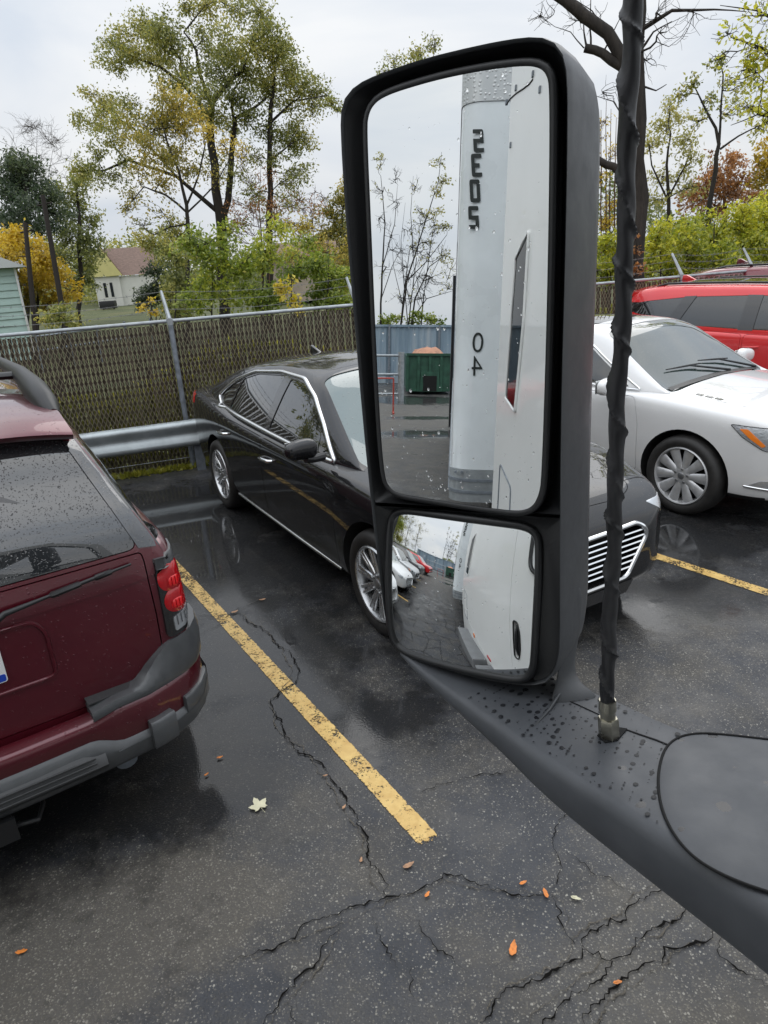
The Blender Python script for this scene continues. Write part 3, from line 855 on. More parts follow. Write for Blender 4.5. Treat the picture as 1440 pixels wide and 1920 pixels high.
def add_wheels(car, meshes, xs, track, z, rim_mat, drop=0.0, steer=0.0, spin=(.1, .4, .7, 1.1)):
    tyre, rim, cap, disc = meshes
    for m_, mt in ((tyre, M_RUBBER), (rim, rim_mat), (cap, M_ALLOYG), (disc, M_WELL)):
        if not m_.materials: m_.materials.append(mt)
    i = 0
    for x in xs:
        for sg in (-1, 1):
            w = bpy.data.objects.new("wheel", tyre); COL.objects.link(w); w.parent = car.root
            w.location = (x, sg*track, z); w.rotation_euler = (0, 0, (0 if sg < 0 else math.pi)+(steer if x == max(xs) else 0))
            for nm, mm in (("rim", rim), ("hub_cap", cap), ("brake_disc", disc)):
                c = bpy.data.objects.new(nm, mm); COL.objects.link(c); c.parent = w
                c.rotation_euler = (0, spin[i], 0)
            i += 1
def arches(car, xs, z, r, y_in, flare=1.2):
    for x in xs:
        m = MB()
        for sg in (-1, 1):
            pass
        for sg in (-1, 1):
            k = MB(); n = 44
            k.prism([(x+r*math.cos(2*math.pi*i/n), z+r*math.sin(2*math.pi*i/n)) for i in range(n)], FRAMES['right' if sg < 0 else 'left'], y_in, flare)
            me = bpy.data.meshes.new("p"); me.from_pydata(k.V, [], k.F)
            bm = bmesh.new(); bm.from_mesh(me); bmesh.ops.recalc_face_normals(bm, faces=bm.faces)
            bmesh.ops.triangulate(bm, faces=[f for f in bm.faces if len(f.verts) > 4]); bm.to_mesh(me); bm.free()
            car.cut_mesh(me)
def well_test(xs, z, r, yin, zb=.27):
    def f(c, n):
        for x in xs:
            if (c.x-x)**2+(c.z-z)**2 < (r+.004)**2 and abs(c.y) > yin-.01 and (abs(n.y) > .95 and abs(c.y) < yin+.02 or abs(n.y) < .35 and ((c.x-x)**2+(c.z-z)**2) > (r-.02)**2): return True
        return c.z < zb and n.z < -.5
    return f
def side_mirror(root, x, y, z, sg, paint, dark, lens=None, s=1.0):
    m = MB(); n, k = 12, 18
    for_ = []
    V = []; F = []
    for i in range(n+1):
        t = math.pi*i/n
        for j in range(k):
            p = 2*math.pi*j/k
            sx = math.copysign(abs(math.sin(t)*math.cos(p))**.7, math.cos(p)); sz = math.copysign(abs(math.sin(t)*math.sin(p))**.7, math.sin(p)); sy = math.copysign(abs(math.cos(t))**.7, math.cos(t))
            xx = .075*sx*(1.0 if sx > 0 else .35)
            V.append((x+xx*s+.02*abs(sy), y+sg*(.125*sy+.16)*s, z+(.075*sz*(1-.12*sy*1))*s))
    for i in range(n):
        for j in range(k): F.append((i*k+j, i*k+(j+1) % k, (i+1)*k+(j+1) % k, (i+1)*k+j))
    m.add(V, F); o = m.build("side_mirror", paint, root, 60)
    a = MB(); a.tube([(x+.01, y-.02*sg, z-.085*s), (x+.02, y+sg*.06, z-.085*s), (x+.03, y+sg*.13*s, z-.068*s)], [.03, .026, .03], 10); a.build("mirror_arm", dark, o)
    g = MB(); g.box((x-.024*s, y+sg*.16*s, z), (.006, .20*s, .115*s)); g.build("mirror_glass", MATS['mirror_silver'], o, bevel=.002)
    return o
def handle(car, x, z, sg, mat, L=.19, r=.011, lift=.03):
    y = car.on(x, z, 'right'); y = abs(y.y) if y is not None else .9
    b = MB(); P = [(x+t*L, sg*(y+(lift if abs(t) < .45 else .002)-.004*abs(t)*2), z+.012*t) for t in (-.5, -.44, -.25, 0, .25, .44, .5)]
    b.tube(P, [r*.8, r, r*1.1, r*1.1, r*1.1, r, r*.8], 8); return b.build("handle", mat, None, 60)
simple("mirror_silver", (.8, .82, .82), .02, 1.0)
def wiper(root, p0, p1, elbow, mat, name="wiper"):
    m = MB(); m.tube([p0, elbow], [.012, .009], 6); m.tube([np.array(elbow)+(np.array(p1)-np.array(elbow))*t for t in (-.45, 0, .5, 1)], [.006, .010, .008, .005], 6)
    return m.build(name, mat, root)
# ---------------------------------------------------------------- cars
M_ALLOYM = simple("mid_silver_alloy", (.58, .585, .59), .34, .55, nscale=18, namt=.12)
P_BLACK = car_paint("black_car_paint", (.006, .006, .007), .0, .1, dirt=.04, drops=.35, dscale=80, rough=.6)
P_BLACK.node_tree.nodes["Principled BSDF"].inputs["Specular IOR Level"].default_value = .1
P_WHITE = car_paint("pearl_white_car_paint", (.70, .70, .695), .05, .02, dirt=.05, drops=.3, dscale=90)
P_BURG = car_paint("burgundy_car_paint", (.095, .006, .014), .35, .12, dirt=.22, drops=.55, dscale=85, dirtcol=(.05, .03, .026))
P_RED = car_paint("red_car_paint", (.62, .012, .016), .15, .03, dirt=.05, drops=.3)
P_MAROON = car_paint("faded_maroon_car_paint", (.16, .022, .030), .2, .1, dirt=.1)
P_SILVER = car_paint("silver_car_paint", (.42, .43, .44), .7, .04)
P_GREY = car_paint("dark_grey_car_paint", (.06, .058, .062), .5, .05)
G_TINT = glass_dark("tinted_car_glass", (.010, .012, .013), 1.6, .35, 100)
G_WIND = glass_dark("windscreen_glass", (.095, .135, .135), 1.42, .35, 100)
G_WIND2 = glass_dark("clear_wet_windscreen", (.030, .045, .042), 1.5, .35, 100)
G_PRIV = glass_dark("wet_privacy_glass", (.018, .020, .022), 1.75, .7, 170, dsize=.46)
M_CLAD = simple("grey_bumper_plastic", (.062, .065, .068), .42, coat=.25, nscale=20, namt=.12, bscale=500, bstr=.12, bdist=.001)
M_TREAD = simple("bumper_step_tread", (.040, .041, .042), .48, bscale=350, bstr=.3, bdist=.002)
M_TRIM = simple("black_glossy_trim", (.010, .010, .011), .15, coat=1.0)

def sedan(name, label, group, loc, heading, paint, p, detail=True):
    """p: dict of proportions; x forward, origin on the ground midway between the axles"""
    g = p.get
    nose, tail, W, H, wb = p['nose'], p['tail'], p['W']/2, p['H'], p['wb']/2
    hz, dz, bz = p['hood'], p['deck'], p['belt']       # heights of the hood front, boot lid, waist line
    fx = nose
    xs = [-tail, -tail+.025, -tail+.12, -tail+.42, -wb, -.7, .3, 1.0, wb, fx-.45, fx-.20, fx-.07, fx]
    zb = [.44, .36, .28, .23, .20, .19, .19, .20, .20, .20, .21, .25, .33]
    wf = [.66, .77, .875, .94, .99, 1.0, 1.0, 1.0, .985, .94, .85, .72, .56]
    zs = [dz-.26, dz-.19, dz-.12, dz-.085, bz-.02, bz-.045, bz-.06, bz-.075, bz-.10, hz-.03, hz-.085, hz-.15, hz-.20]
    zd = [dz-.18, dz-.06, dz-.012, dz+.0, bz+.055, bz+.01, bz+.0, bz-.005, bz-.035, hz+.045, hz-.02, hz-.10, hz-.16]
    zc = [dz-.17, dz-.04, dz+.015, dz+.03, bz+.06, bz+.02, bz+.01, bz+.06, bz+.03, hz+.09, hz+.03, hz-.06, hz-.14]
    secs = []
    for i in range(len(xs)):
        w = W*wf[i]; b = zb[i]; s_ = zs[i]; d = max(zd[i], s_+.01)
        mid = b+(s_-b)*.5
        secs.append([(0, b), (w*.80, b), (w*.955, b+.035), (w*.985, b+(s_-b)*.22), (w*1.0, mid), (w*1.0, s_-(s_-b)*.16), (w*.985, s_), (w*.955, s_+(d-s_)*.75), (w*.88, d), (w*.45, d+(zc[i]-d)*.75), (0, zc[i])])
    low = loft(xs, secs, .06, 2)
    # greenhouse
    c0, c1, r0, r1 = p['cowl'], p['wstop'], p['rtop'], p['rbase']       # cowl, top of windscreen, end of roof, foot of rear glass
    gx = [r1-.03, r1+.12, r1+(r0-r1)*.38, r1+(r0-r1)*.72, r0, (r0+c1)/2, c1-.12, c1+.06, c1+(c0-c1)*.35, c1+(c0-c1)*.68, c0-.02, c0+.10]
    gz = [bz-.02, bz+.10, bz+(H-bz)*.52, bz+(H-bz)*.80, H-.045, H, H-.025, H-.07, bz+(H-bz)*.62, bz+(H-bz)*.31, bz+.03, bz-.03]
    gw = [W*.74, W*.80, W*.865, W*.90, W*.925, W*.93, W*.93, W*.93, W*.915, W*.885, W*.84, W*.80]
    secs = []
    for x, z, w in zip(gx, gz, gw):
        k = (z-bz)/(H-bz); wt = w-p.get('tumble', .27)*max(k, 0)
        zz = max(z-.055*max(k, .1), bz-.06)
        secs.append([(0, bz-.12), (w*.98, bz-.12), (w, bz-.03), (w-.02*max(k, 0), bz+.06*max(k, 0)), (wt+.035*max(k, 0), zz), (wt*.86, z-.012), (wt*.5, z+.012), (0, z+.02)])
    top = loft(gx, secs, .05, 2)
    car = Car(name, label, 'car', group, [low, top], loc, heading)
    car.paint = paint; car.W = W
    R = p['tyre']
    arches(car, (wb, -wb), R+.005, R+.05, W-.30)
    K = p['dlo']; root = car.root
    if detail:
        # front: grille and lower intake openings
        for poly, dep in p.get('front_cuts', []): car.cut(poly, 'front', fx-.30)
    sides = ('right', 'left')
    parts = []
    ws = p['ws']
    car.panel("windscreen", round_poly(ws, .05), 'top', bz-.03, p.get('wind', G_WIND), gap=.002, drop=(0, 0, -.006))
    rw = p['rw']; car.panel("rear_window", round_poly(rw, .05), 'top', bz-.0, G_TINT, gap=.002, drop=(0, 0, -.006))
    if 'roof_glass' in p: car.panel("roof_glass", round_poly(p['roof_glass'], .06), 'top', H-.10, p.get('roof_mat', P_BLACK), gap=.004)
    if 'hood_poly' in p and detail:
        car.panel("hood", round_poly(p['hood_poly'], .10), 'top', hz-.12, paint, gap=.004)
    for sd in sides:
        for key in ('front', 'rear', 'quarter'):
            if key in K: car.panel("side_window", round_poly(K[key], .03), sd, .30, G_TINT, gap=.001, push=-.006)
        if detail:
            for d in p['doors']: car.panel("door", round_poly(d, .05), sd, W-.14, paint, gap=.004)
    yin = W-.30
    ob = car.finish("body", car.body, paint, root, (M_WELL, well_test((wb, -wb), R+.005, R+.05, yin)))
    for sd, sg in (('right', -1), ('left', 1)):
        if 'trim' in K: car.strip("window_trim", round_poly(K['trim'], .05), sd, p.get('trim_mat', M_SATIN), r=p.get('trim_r', .0115), lift=.000, flat=1.0)
        car.stuck("pillar_trim", K['bpost'], sd, M_TRIM, lift=.001, thick=.01)
        for hx, hzz in p['handles']:
            o = handle(car, hx, hzz, sg, p.get('handle_mat', paint), p.get('handle_l', .19), p.get('handle_r', .011)); o.parent = root
        if 'mirror' in p:
            mx, my, mz = p['mirror']; side_mirror(root, mx, sg*my, mz, sg, p.get('mirror_mat', paint), M_BLACKPL, s=p.get('mirror_s', 1.0))
    # tail lamps wrap the rear corner
    for sg in (1, -1):
        fr = lambda u, v, w, sg=sg: (-u*.72-w*.70, sg*(-u*.70+w*.72)+0, v)
        tl = p['tail_lamp']
        o = car.stuck("tail_lamp", tl, fr, M_REDBRIGHT, lift=.006, thick=.012)
    return car
SED = dict(nose=2.345, tail=2.645, W=1.89, H=1.475, wb=3.01, hood=.80, deck=1.05, belt=.965, cowl=1.13, wstop=.30, rtop=-.95, rbase=-2.36, tyre=.343, tumble=.29,
  ws=[(1.17, -.70), (1.10, -.755), (.30, -.585), (.26, -.50), (.26, .50), (.30, .585), (1.10, .755), (1.17, .70)],
  rw=[(-2.16, -.52), (-1.15, -.52), (-1.10, 0), (-1.15, .52), (-2.16, .52)],
  hood_poly=[(1.06, -.74), (2.12, -.58), (2.20, -.40), (2.20, .40), (2.12, .58), (1.06, .74), (1.13, .55), (1.16, 0), (1.13, -.55)],
  roof_glass=[(.16, -.46), (-.72, -.47), (-.72, .47), (.16, .46)],
  dlo=dict(front=[(.83, .985), (-.20, 1.00), (-.16, 1.375), (.10, 1.365), (.36, 1.275), (.62, 1.12)], rear=[(-.31, 1.002), (-1.22, 1.015), (-1.15, 1.275), (-.85, 1.345), (-.30, 1.385)],
           quarter=[(-1.27, 1.02), (-1.50, 1.035), (-1.60, 1.09), (-1.42, 1.19), (-1.21, 1.262)],
           trim=[(.90, .965), (-.2, .982), (-1.5, 1.01), (-1.66, 1.07), (-1.60, 1.125), (-1.35, 1.25), (-.95, 1.355), (-.4, 1.405), (.05, 1.398), (.36, 1.305), (.64, 1.145)],
           bpost=[(-.205, 1.0), (-.305, 1.0), (-.295, 1.385), (-.165, 1.385)]),
  doors=[[(1.03, .30), (1.03, .72), (.95, .925), (-.235, .945), (-.25, .30)], [(-.262, .30), (-.245, .945), (-1.30, .965), (-1.33, .80), (-1.13, .62), (-1.02, .30)]],
  handles=[(-.10, .80), (-1.16, .825)], mirror=(.865, .92, 1.095), mirror_s=.88, mirror_mat=None, handle_mat=None,
  tail_lamp=[(1.04, .93), (1.04, 1.02), (1.34, 1.02), (1.46, .95), (1.40, .90)],
  front_cuts=[(round_poly([(-.40, .66), (.40, .66), (.46, .60), (.31, .36), (-.31, .36), (-.46, .60)], .04), .3)])
def black_sedan():
    p = dict(SED); p['trim_r'] = .017; p['handle_l'] = .21; p['handle_r'] = .015; p['mirror_mat'] = P_BLACK; p['handle_mat'] = M_CHROME
    d = np.array([.488, -.873])
    car = sedan("black_sedan", "glossy black four door sedan with chrome window trim, half hidden behind the wing mirror", "cars parked in the lot", (-.012, 5.564), d, P_BLACK, p)
    add_wheels(car, wheel_proto('twin', .343, .235, .245, 10), (1.505, -1.505), .815, .343, M_ALLOY)
    r = car.root
    # grille: chrome surround, dark back plate and chrome slats
    fr = round_poly([(-.41, .655), (.41, .655), (.465, .595), (.315, .36), (-.315, .36), (-.465, .595)], .035)
    b = MB(); b.prism(fr, FRAMES['front'], 2.18, 2.20); gp = b.build("grille", M_WELL, r)
    s = MB(); s.tube([(car.on(y, z, 'front', .0) or Vector((2.3, y, z))) for y, z in dense(round_poly(inset(fr, -.012), .03), .04)]+[(car.on(*inset(fr, -.012)[0], 'front') or Vector((2.3, 0, .65)))], .014, 8); s.build("grille_surround", M_CHROME, gp)
    for k in range(7):
        z = .405+k*.036; hw = .33+.13*(z-.36)/.24
        q = MB(); q.tube([(car.on(y, z, 'front', -.006) or Vector((2.2, y, z))) for y in np.linspace(-hw, hw, 13)], .0078, 6, sx=1.3); q.build("grille_slat", M_CHROME, gp)
    for sg in (1, -1):
        fr2 = lambda u, v, w, sg=sg: (u*.72+w*.70, sg*(u*-.70+w*.72), v)
        o = car.stuck("headlamp", round_poly([(.90, .64), (.84, .70), (1.02, .735), (1.20, .735), (1.16, .675), (1.08, .63)], .02), fr2, M_CLEARLENS, lift=.004, thick=.01)
        car.strip("sill_trim", [(1.02, .262), (-1.05, .262)], 'right' if sg < 0 else 'left', M_SATIN, r=.014, lift=.002, closed=False)
    b = MB(); b.prism(round_poly([(-.34, .235), (.34, .235), (.40, .31), (-.40, .31)], .02), FRAMES['front'], 2.20, 2.335); b.build("bumper_intake", M_LAMPDARK, r)
    f = MB(); zf = car.on(-1.0, 0, 'top').z; f.prism([(-.92, zf-.01), (-1.17, zf-.03), (-1.15, zf+.055)], FRAMES['right'], -.012, .012, taper=.9); f.build("roof_fin", P_BLACK, r, bevel=.004)
    wiper(r, (1.13, -.25, 1.0), (.78, -.55, 1.13), (.95, -.34, 1.075), M_BLACKPL)
    return car
BLACK = black_sedan()
LAC = dict(nose=2.33, tail=2.67, W=1.86, H=1.50, wb=2.84, hood=.86, deck=1.08, belt=.985, cowl=1.12, wstop=.36, rtop=-1.05, rbase=-1.95, tyre=.342, tumble=.27,
  ws=[(1.17, -.68), (1.10, -.745), (.38, -.61), (.33, -.52), (.33, .52), (.38, .61), (1.10, .745), (1.17, .68)],
  rw=[(-1.88, -.50), (-1.15, -.52), (-1.12, 0), (-1.15, .52), (-1.88, .50)],
  hood_poly=[(1.05, -.75), (2.05, -.62), (2.18, -.40), (2.18, .40), (2.05, .62), (1.05, .75), (1.13, .55), (1.16, 0), (1.13, -.55)],
  roof_glass=[(.10, -.46), (-.80, -.47), (-.80, .47), (.10, .46)], roof_mat=None,
  dlo=dict(front=[(.80, 1.01), (-.20, 1.02), (-.16, 1.39), (.04, 1.385), (.30, 1.29), (.56, 1.15)], rear=[(-.29, 1.022), (-1.20, 1.04), (-1.12, 1.29), (-.85, 1.36), (-.28, 1.40)],
           quarter=[(-1.25, 1.045), (-1.42, 1.055), (-1.20, 1.265)],
           trim=[(.92, .992), (-.2, 1.004), (-1.46, 1.038), (-1.22, 1.29), (-.9, 1.375), (-.4, 1.418), (.02, 1.41), (.30, 1.315), (.62, 1.145)],
           bpost=[(-.205, 1.02), (-.285, 1.02), (-.275, 1.40), (-.165, 1.40)]),
  doors=[[(.98, .30), (.98, .74), (.92, .95), (-.235, .965), (-.25, .30)], [(-.262, .30), (-.245, .965), (-1.28, .985), (-1.28, .82), (-1.06, .62), (-.95, .30)]],
  handles=[(-.10, .83), (-1.12, .85)], mirror=(.74, .92, 1.045), mirror_mat=None, handle_mat=None,
  tail_lamp=[(1.04, .88), (1.04, 1.0), (1.34, 1.0), (1.46, .93), (1.40, .88)],
  front_cuts=[(round_poly([(-.36, .66), (.36, .66), (.42, .58), (.33, .40), (-.33, .40), (-.42, .58)], .05), .3)])
def white_sedan():
    p = dict(LAC); p['mirror_mat'] = P_WHITE; p['handle_mat'] = M_CHROME; p['roof_mat'] = G_TINT; p['trim_mat'] = M_CHROME; p['wind'] = G_WIND2
    d = np.array([.55, -.835]); d /= np.linalg.norm(d); l = np.array([-d[1], d[0]])
    loc = np.array([2.5, 5.47])-d*1.42+l*.92
    car = sedan("white_sedan", "pearl white four door sedan with chrome multi spoke wheels beside the black sedan", "cars parked in the lot", loc, d, P_WHITE, p)
    add_wheels(car, wheel_proto('paddle', .342, .235, .247, 10), (1.42, -1.42), .81, .342, M_ALLOYM)
    r = car.root
    fr = round_poly([(-.37, .665), (.37, .665), (.43, .58), (.34, .395), (-.34, .395), (-.43, .58)], .05)
    b = MB(); b.prism(fr, FRAMES['front'], 2.14, 2.16); gp = b.build("grille", M_WELL, r)
    P = [car.on(y, z, 'front', .002) for y, z in dense(inset(fr, -.012), .04)]; P = [q for q in P if q is not None]
    s = MB(); s.tube(P+[P[0]], .014, 8); s.build("grille_surround", M_CHROME, gp)
    q = MB()
    for k in range(17):
        y = -.38+k*.0475; h = .11 if abs(y) < .34 else .07
        q.tube([(2.26-.10*(y/.4)**2, y, .53-h), (2.27-.10*(y/.4)**2, y, .53), (2.24-.10*(y/.4)**2, y, .53+h)], .008, 5)
    q.build("grille_slat", M_CHROME, gp)
    for sg in (1, -1):
        fr2 = lambda u, v, w, sg=sg: (u*.72+w*.70, sg*(u*-.70+w*.72), v)
        lamp = round_poly([(.66, .835), (.74, .745), (.87, .660), (1.05, .635), (1.24, .68), (1.20, .77), (.94, .825)], .02)
        o = car.stuck("headlamp", lamp, fr2, M_CLEARLENS, lift=.004, thick=.01)
        car.stuck("turn_signal", round_poly([(.715, .808), (.765, .812), (.885, .695), (.86, .682), (.78, .742)], .01), fr2, M_AMBER, lift=.008, thick=.006, parent=o)
        pr = MB(); c = car.on(1.03, .715, fr2, .006); nrm = Vector(fr2(0, 0, 1))
        pr.add([c+Vector((0, 0, 1))*(.042*math.sin(t))+Vector(fr2(1, 0, 0))*(.042*math.cos(t))+nrm*.004 for t in np.linspace(0, 2*math.pi, 20, endpoint=False)], [tuple(range(20))])
        pr.build("projector", M_LAMPDARK, o)
        car.strip("headlamp_seam", lamp, fr2, M_LAMPDARK, r=.004, lift=.003, parent=o)
        f_ = car.stuck("fog_lamp", round_poly([(.80, .365), (.88, .415), (1.02, .42), (1.14, .385), (1.02, .352)], .02), fr2, M_CLEARLENS, lift=.006, thick=.01)
        car.strip("fog_trim", [(.78, .36), (1.0, .345), (1.16, .375)], fr2, M_CHROME, r=.009, lift=.008, closed=False, parent=f_)
        # three small ports on the hood edge
        car.stuck("port_plate", [(1.30, .665*sg), (1.60, .672*sg), (1.60, .612*sg), (1.30, .60*sg)], 'top', M_SATIN, lift=.002, thick=.004, n=3)
        for k in range(3):
            pp = [(1.33+k*.085, -.62 if sg < 0 else .62), (1.39+k*.085, -.625 if sg < 0 else .625), (1.385+k*.085, -.655 if sg < 0 else .655), (1.325+k*.085, -.65 if sg < 0 else .65)]
            car.stuck("hood_port", pp, 'top', M_LAMPDARK, lift=.005, thick=.004, n=3)
        car.strip("sill_trim", [(.95, .27), (-1.0, .27)], 'right' if sg < 0 else 'left', M_CHROME, r=.010, lift=.002, closed=False)
    for y0, y1 in ((.16, -.50), (.60, -.02)):
        P0 = car.on(1.10, y0+.08, 'top', .012); P1 = car.on(.93, y1, 'top', .016); pe = car.on(.965, y0*.45+y1*.55, 'top', .024)
        wiper(r, P0, P1, pe, M_BLACKPL)
    cw = MB(); 
    V = []; F = []; ys = np.linspace(-.70, .70, 15)
    for y in ys:
        for x in (1.09, 1.17-.04*(y/.7)**2):
            q = car.on(x, y, 'top', .006); V.append(q if q is not None else Vector((x, y, 1.0)))
    for i in range(14): F.append((2*i, 2*i+1, 2*i+3, 2*i+2))
    cw.add(V, F); cw.build("cowl_panel", M_BLACKPL, r)
    return car
WHITE = white_sedan()
def suv(name, label, group, loc, heading, paint, p):
    nose, tail, W, H, wb = p['nose'], p['tail'], p['W']/2, p['H'], p['wb']/2
    bz, hz = p['belt'], p['hood']
    xs = [-tail, -tail+.02, -tail+.07, -tail+.20, -wb, -.6, .5, wb-.25, wb+.1, nose-.28, nose-.09, nose-.02, nose]
    wf = p.get('wf_rear', [.84, .895, .93, .965, 1.0])+[1.0, 1.0, 1.0, .985, .94, .86, .79, .74]
    zb = [.50, .46, .42, .36, .30, .27, .27, .27, .29, .33, .38, .42, .46]
    zs = [bz-.18, bz-.10, bz-.05, bz-.03, bz-.02, bz-.03, bz-.04, bz-.06, hz-.06, hz-.10, hz-.16, hz-.22, hz-.26]
    zd = [bz-.10, bz-.02, bz+.02, bz+.03, bz+.03, bz+.02, bz+.01, bz-.0, hz+.01, hz-.02, hz-.08, hz-.15, hz-.20]
    zc = [bz-.09, bz-.0, bz+.03, bz+.04, bz+.04, bz+.03, bz+.02, bz+.05, hz+.06, hz+.03, hz-.03, hz-.12, hz-.18]
    secs = []
    for i in range(len(xs)):
        w = W*wf[i]; b = zb[i]; s_ = zs[i]; d = max(zd[i], s_+.02)
        secs.append([(0, b), (w*.85, b), (w*.97, b+.04), (w*.995, b+.14), (w, b+(s_-b)*.5), (w*.995, s_-.12), (w*.98, s_), (w*.955, s_+(d-s_)*.7), (w*.90, d), (w*.45, zc[i]-.005), (0, zc[i])])
    low = loft(xs, secs, .06, 2, extra=[-tail+.04, -tail+.1])
    r1, r0, c1, c0 = p['rbase'], p['rtop'], p['wstop'], p['cowl']
    gx = [r1-.02, r1+.05, r1+(r0-r1)*.45, r1+(r0-r1)*.82, r0, r0+.25, (r0+c1)/2, c1-.15, c1+.06, c1+(c0-c1)*.35, c1+(c0-c1)*.70, c0, c0+.10]
    gz = [bz-.03, bz+.14, bz+(H-bz)*.56, bz+(H-bz)*.90, H-.035, H-.01, H, H-.02, H-.06, bz+(H-bz)*.66, bz+(H-bz)*.32, bz+.04, bz-.04]
    gw = p.get('gw', [W*.84, W*.875, W*.90, W*.915, W*.93, W*.945, W*.95, W*.95, W*.945, W*.93, W*.90, W*.86, W*.84])
    secs = []
    for x, z, w in zip(gx, gz, gw):
        k = (z-bz)/(H-bz); wt = w-p.get('tumble', .17)*max(k, 0); zz = max(z-.06*max(k, .1), bz-.06)
        secs.append([(0, bz-.12), (w*.98, bz-.12), (w, bz-.03), (w-.02*max(k, 0), bz+.08*max(k, 0)), (wt+.035*max(k, 0), zz), (wt*.90, z-.01), (wt*.5, z+.012), (0, z+.018)])
    top = loft(gx, secs, .05, 2, extra=[r1+.03, r1+.09, r1+.14, r1+.2])
    car = Car(name, label, p.get('cat', 'car'), group, [low, top], loc, heading); car.W = W
    R = p['tyre']; root = car.root
    arches(car, (wb, -wb), R+.01, R+.065, W-.32)
    K = p['dlo']
    car.panel("windscreen", round_poly(p['ws'], .05), 'top', bz, G_WIND, gap=.002, drop=(0, 0, -.006))
    if 'hood_poly' in p: car.panel("hood", round_poly(p['hood_poly'], .08), 'top', hz-.12, paint, gap=.004)
    if 'rear_cut' in p: p['rear_cut'](car)
    for sd in ('right', 'left'):
        for key in ('front', 'rear', 'quarter'):
            if key in K: car.panel("side_window", round_poly(K[key], .035), sd, .35, p.get('glass', G_TINT), gap=.001, push=-.006)
        for d in p['doors']: car.panel("door", round_poly(d, .05), sd, W-.14, paint, gap=.004)
    yin = W-.32
    ob = car.finish("body", car.body, paint, root, (M_WELL, well_test((wb, -wb), R+.01, R+.065, yin, .36)))
    for sd, sg in (('right', -1), ('left', 1)):
        for bp in K.get('posts', []): car.stuck("pillar_trim", bp, sd, M_TRIM, lift=.0015, thick=.008)
        for hx, hzz in p['handles']:
            o = handle(car, hx, hzz, sg, paint); o.parent = root
        mx, my, mz = p['mirror']; side_mirror(root, mx, sg*my, mz, sg, paint, M_BLACKPL)
    return car
def sweep(mb, path, prof, cap=True, mi=0):
    """path: list of (x, y, nx, ny); prof: function of index -> [(offset, z)...] closed"""
    V = []; F = []; m = None
    for i, (x, y, nx, ny) in enumerate(path):
        pr = prof(i); m = len(pr)
        for o, z in pr: V.append((x+nx*o, y+ny*o, z))
    for i in range(len(path)-1):
        for j in range(m): F.append((i*m+j, i*m+(j+1) % m, (i+1)*m+(j+1) % m, (i+1)*m+j))
    F.append(tuple(range(m))); F.append(tuple((len(path)-1)*m+j for j in range(m-1, -1, -1)))
    mb.add(V, F, mi)
def sm(a, b, x):
    t = min(1, max(0, (x-a)/(b-a))); return t*t*(3-2*t)
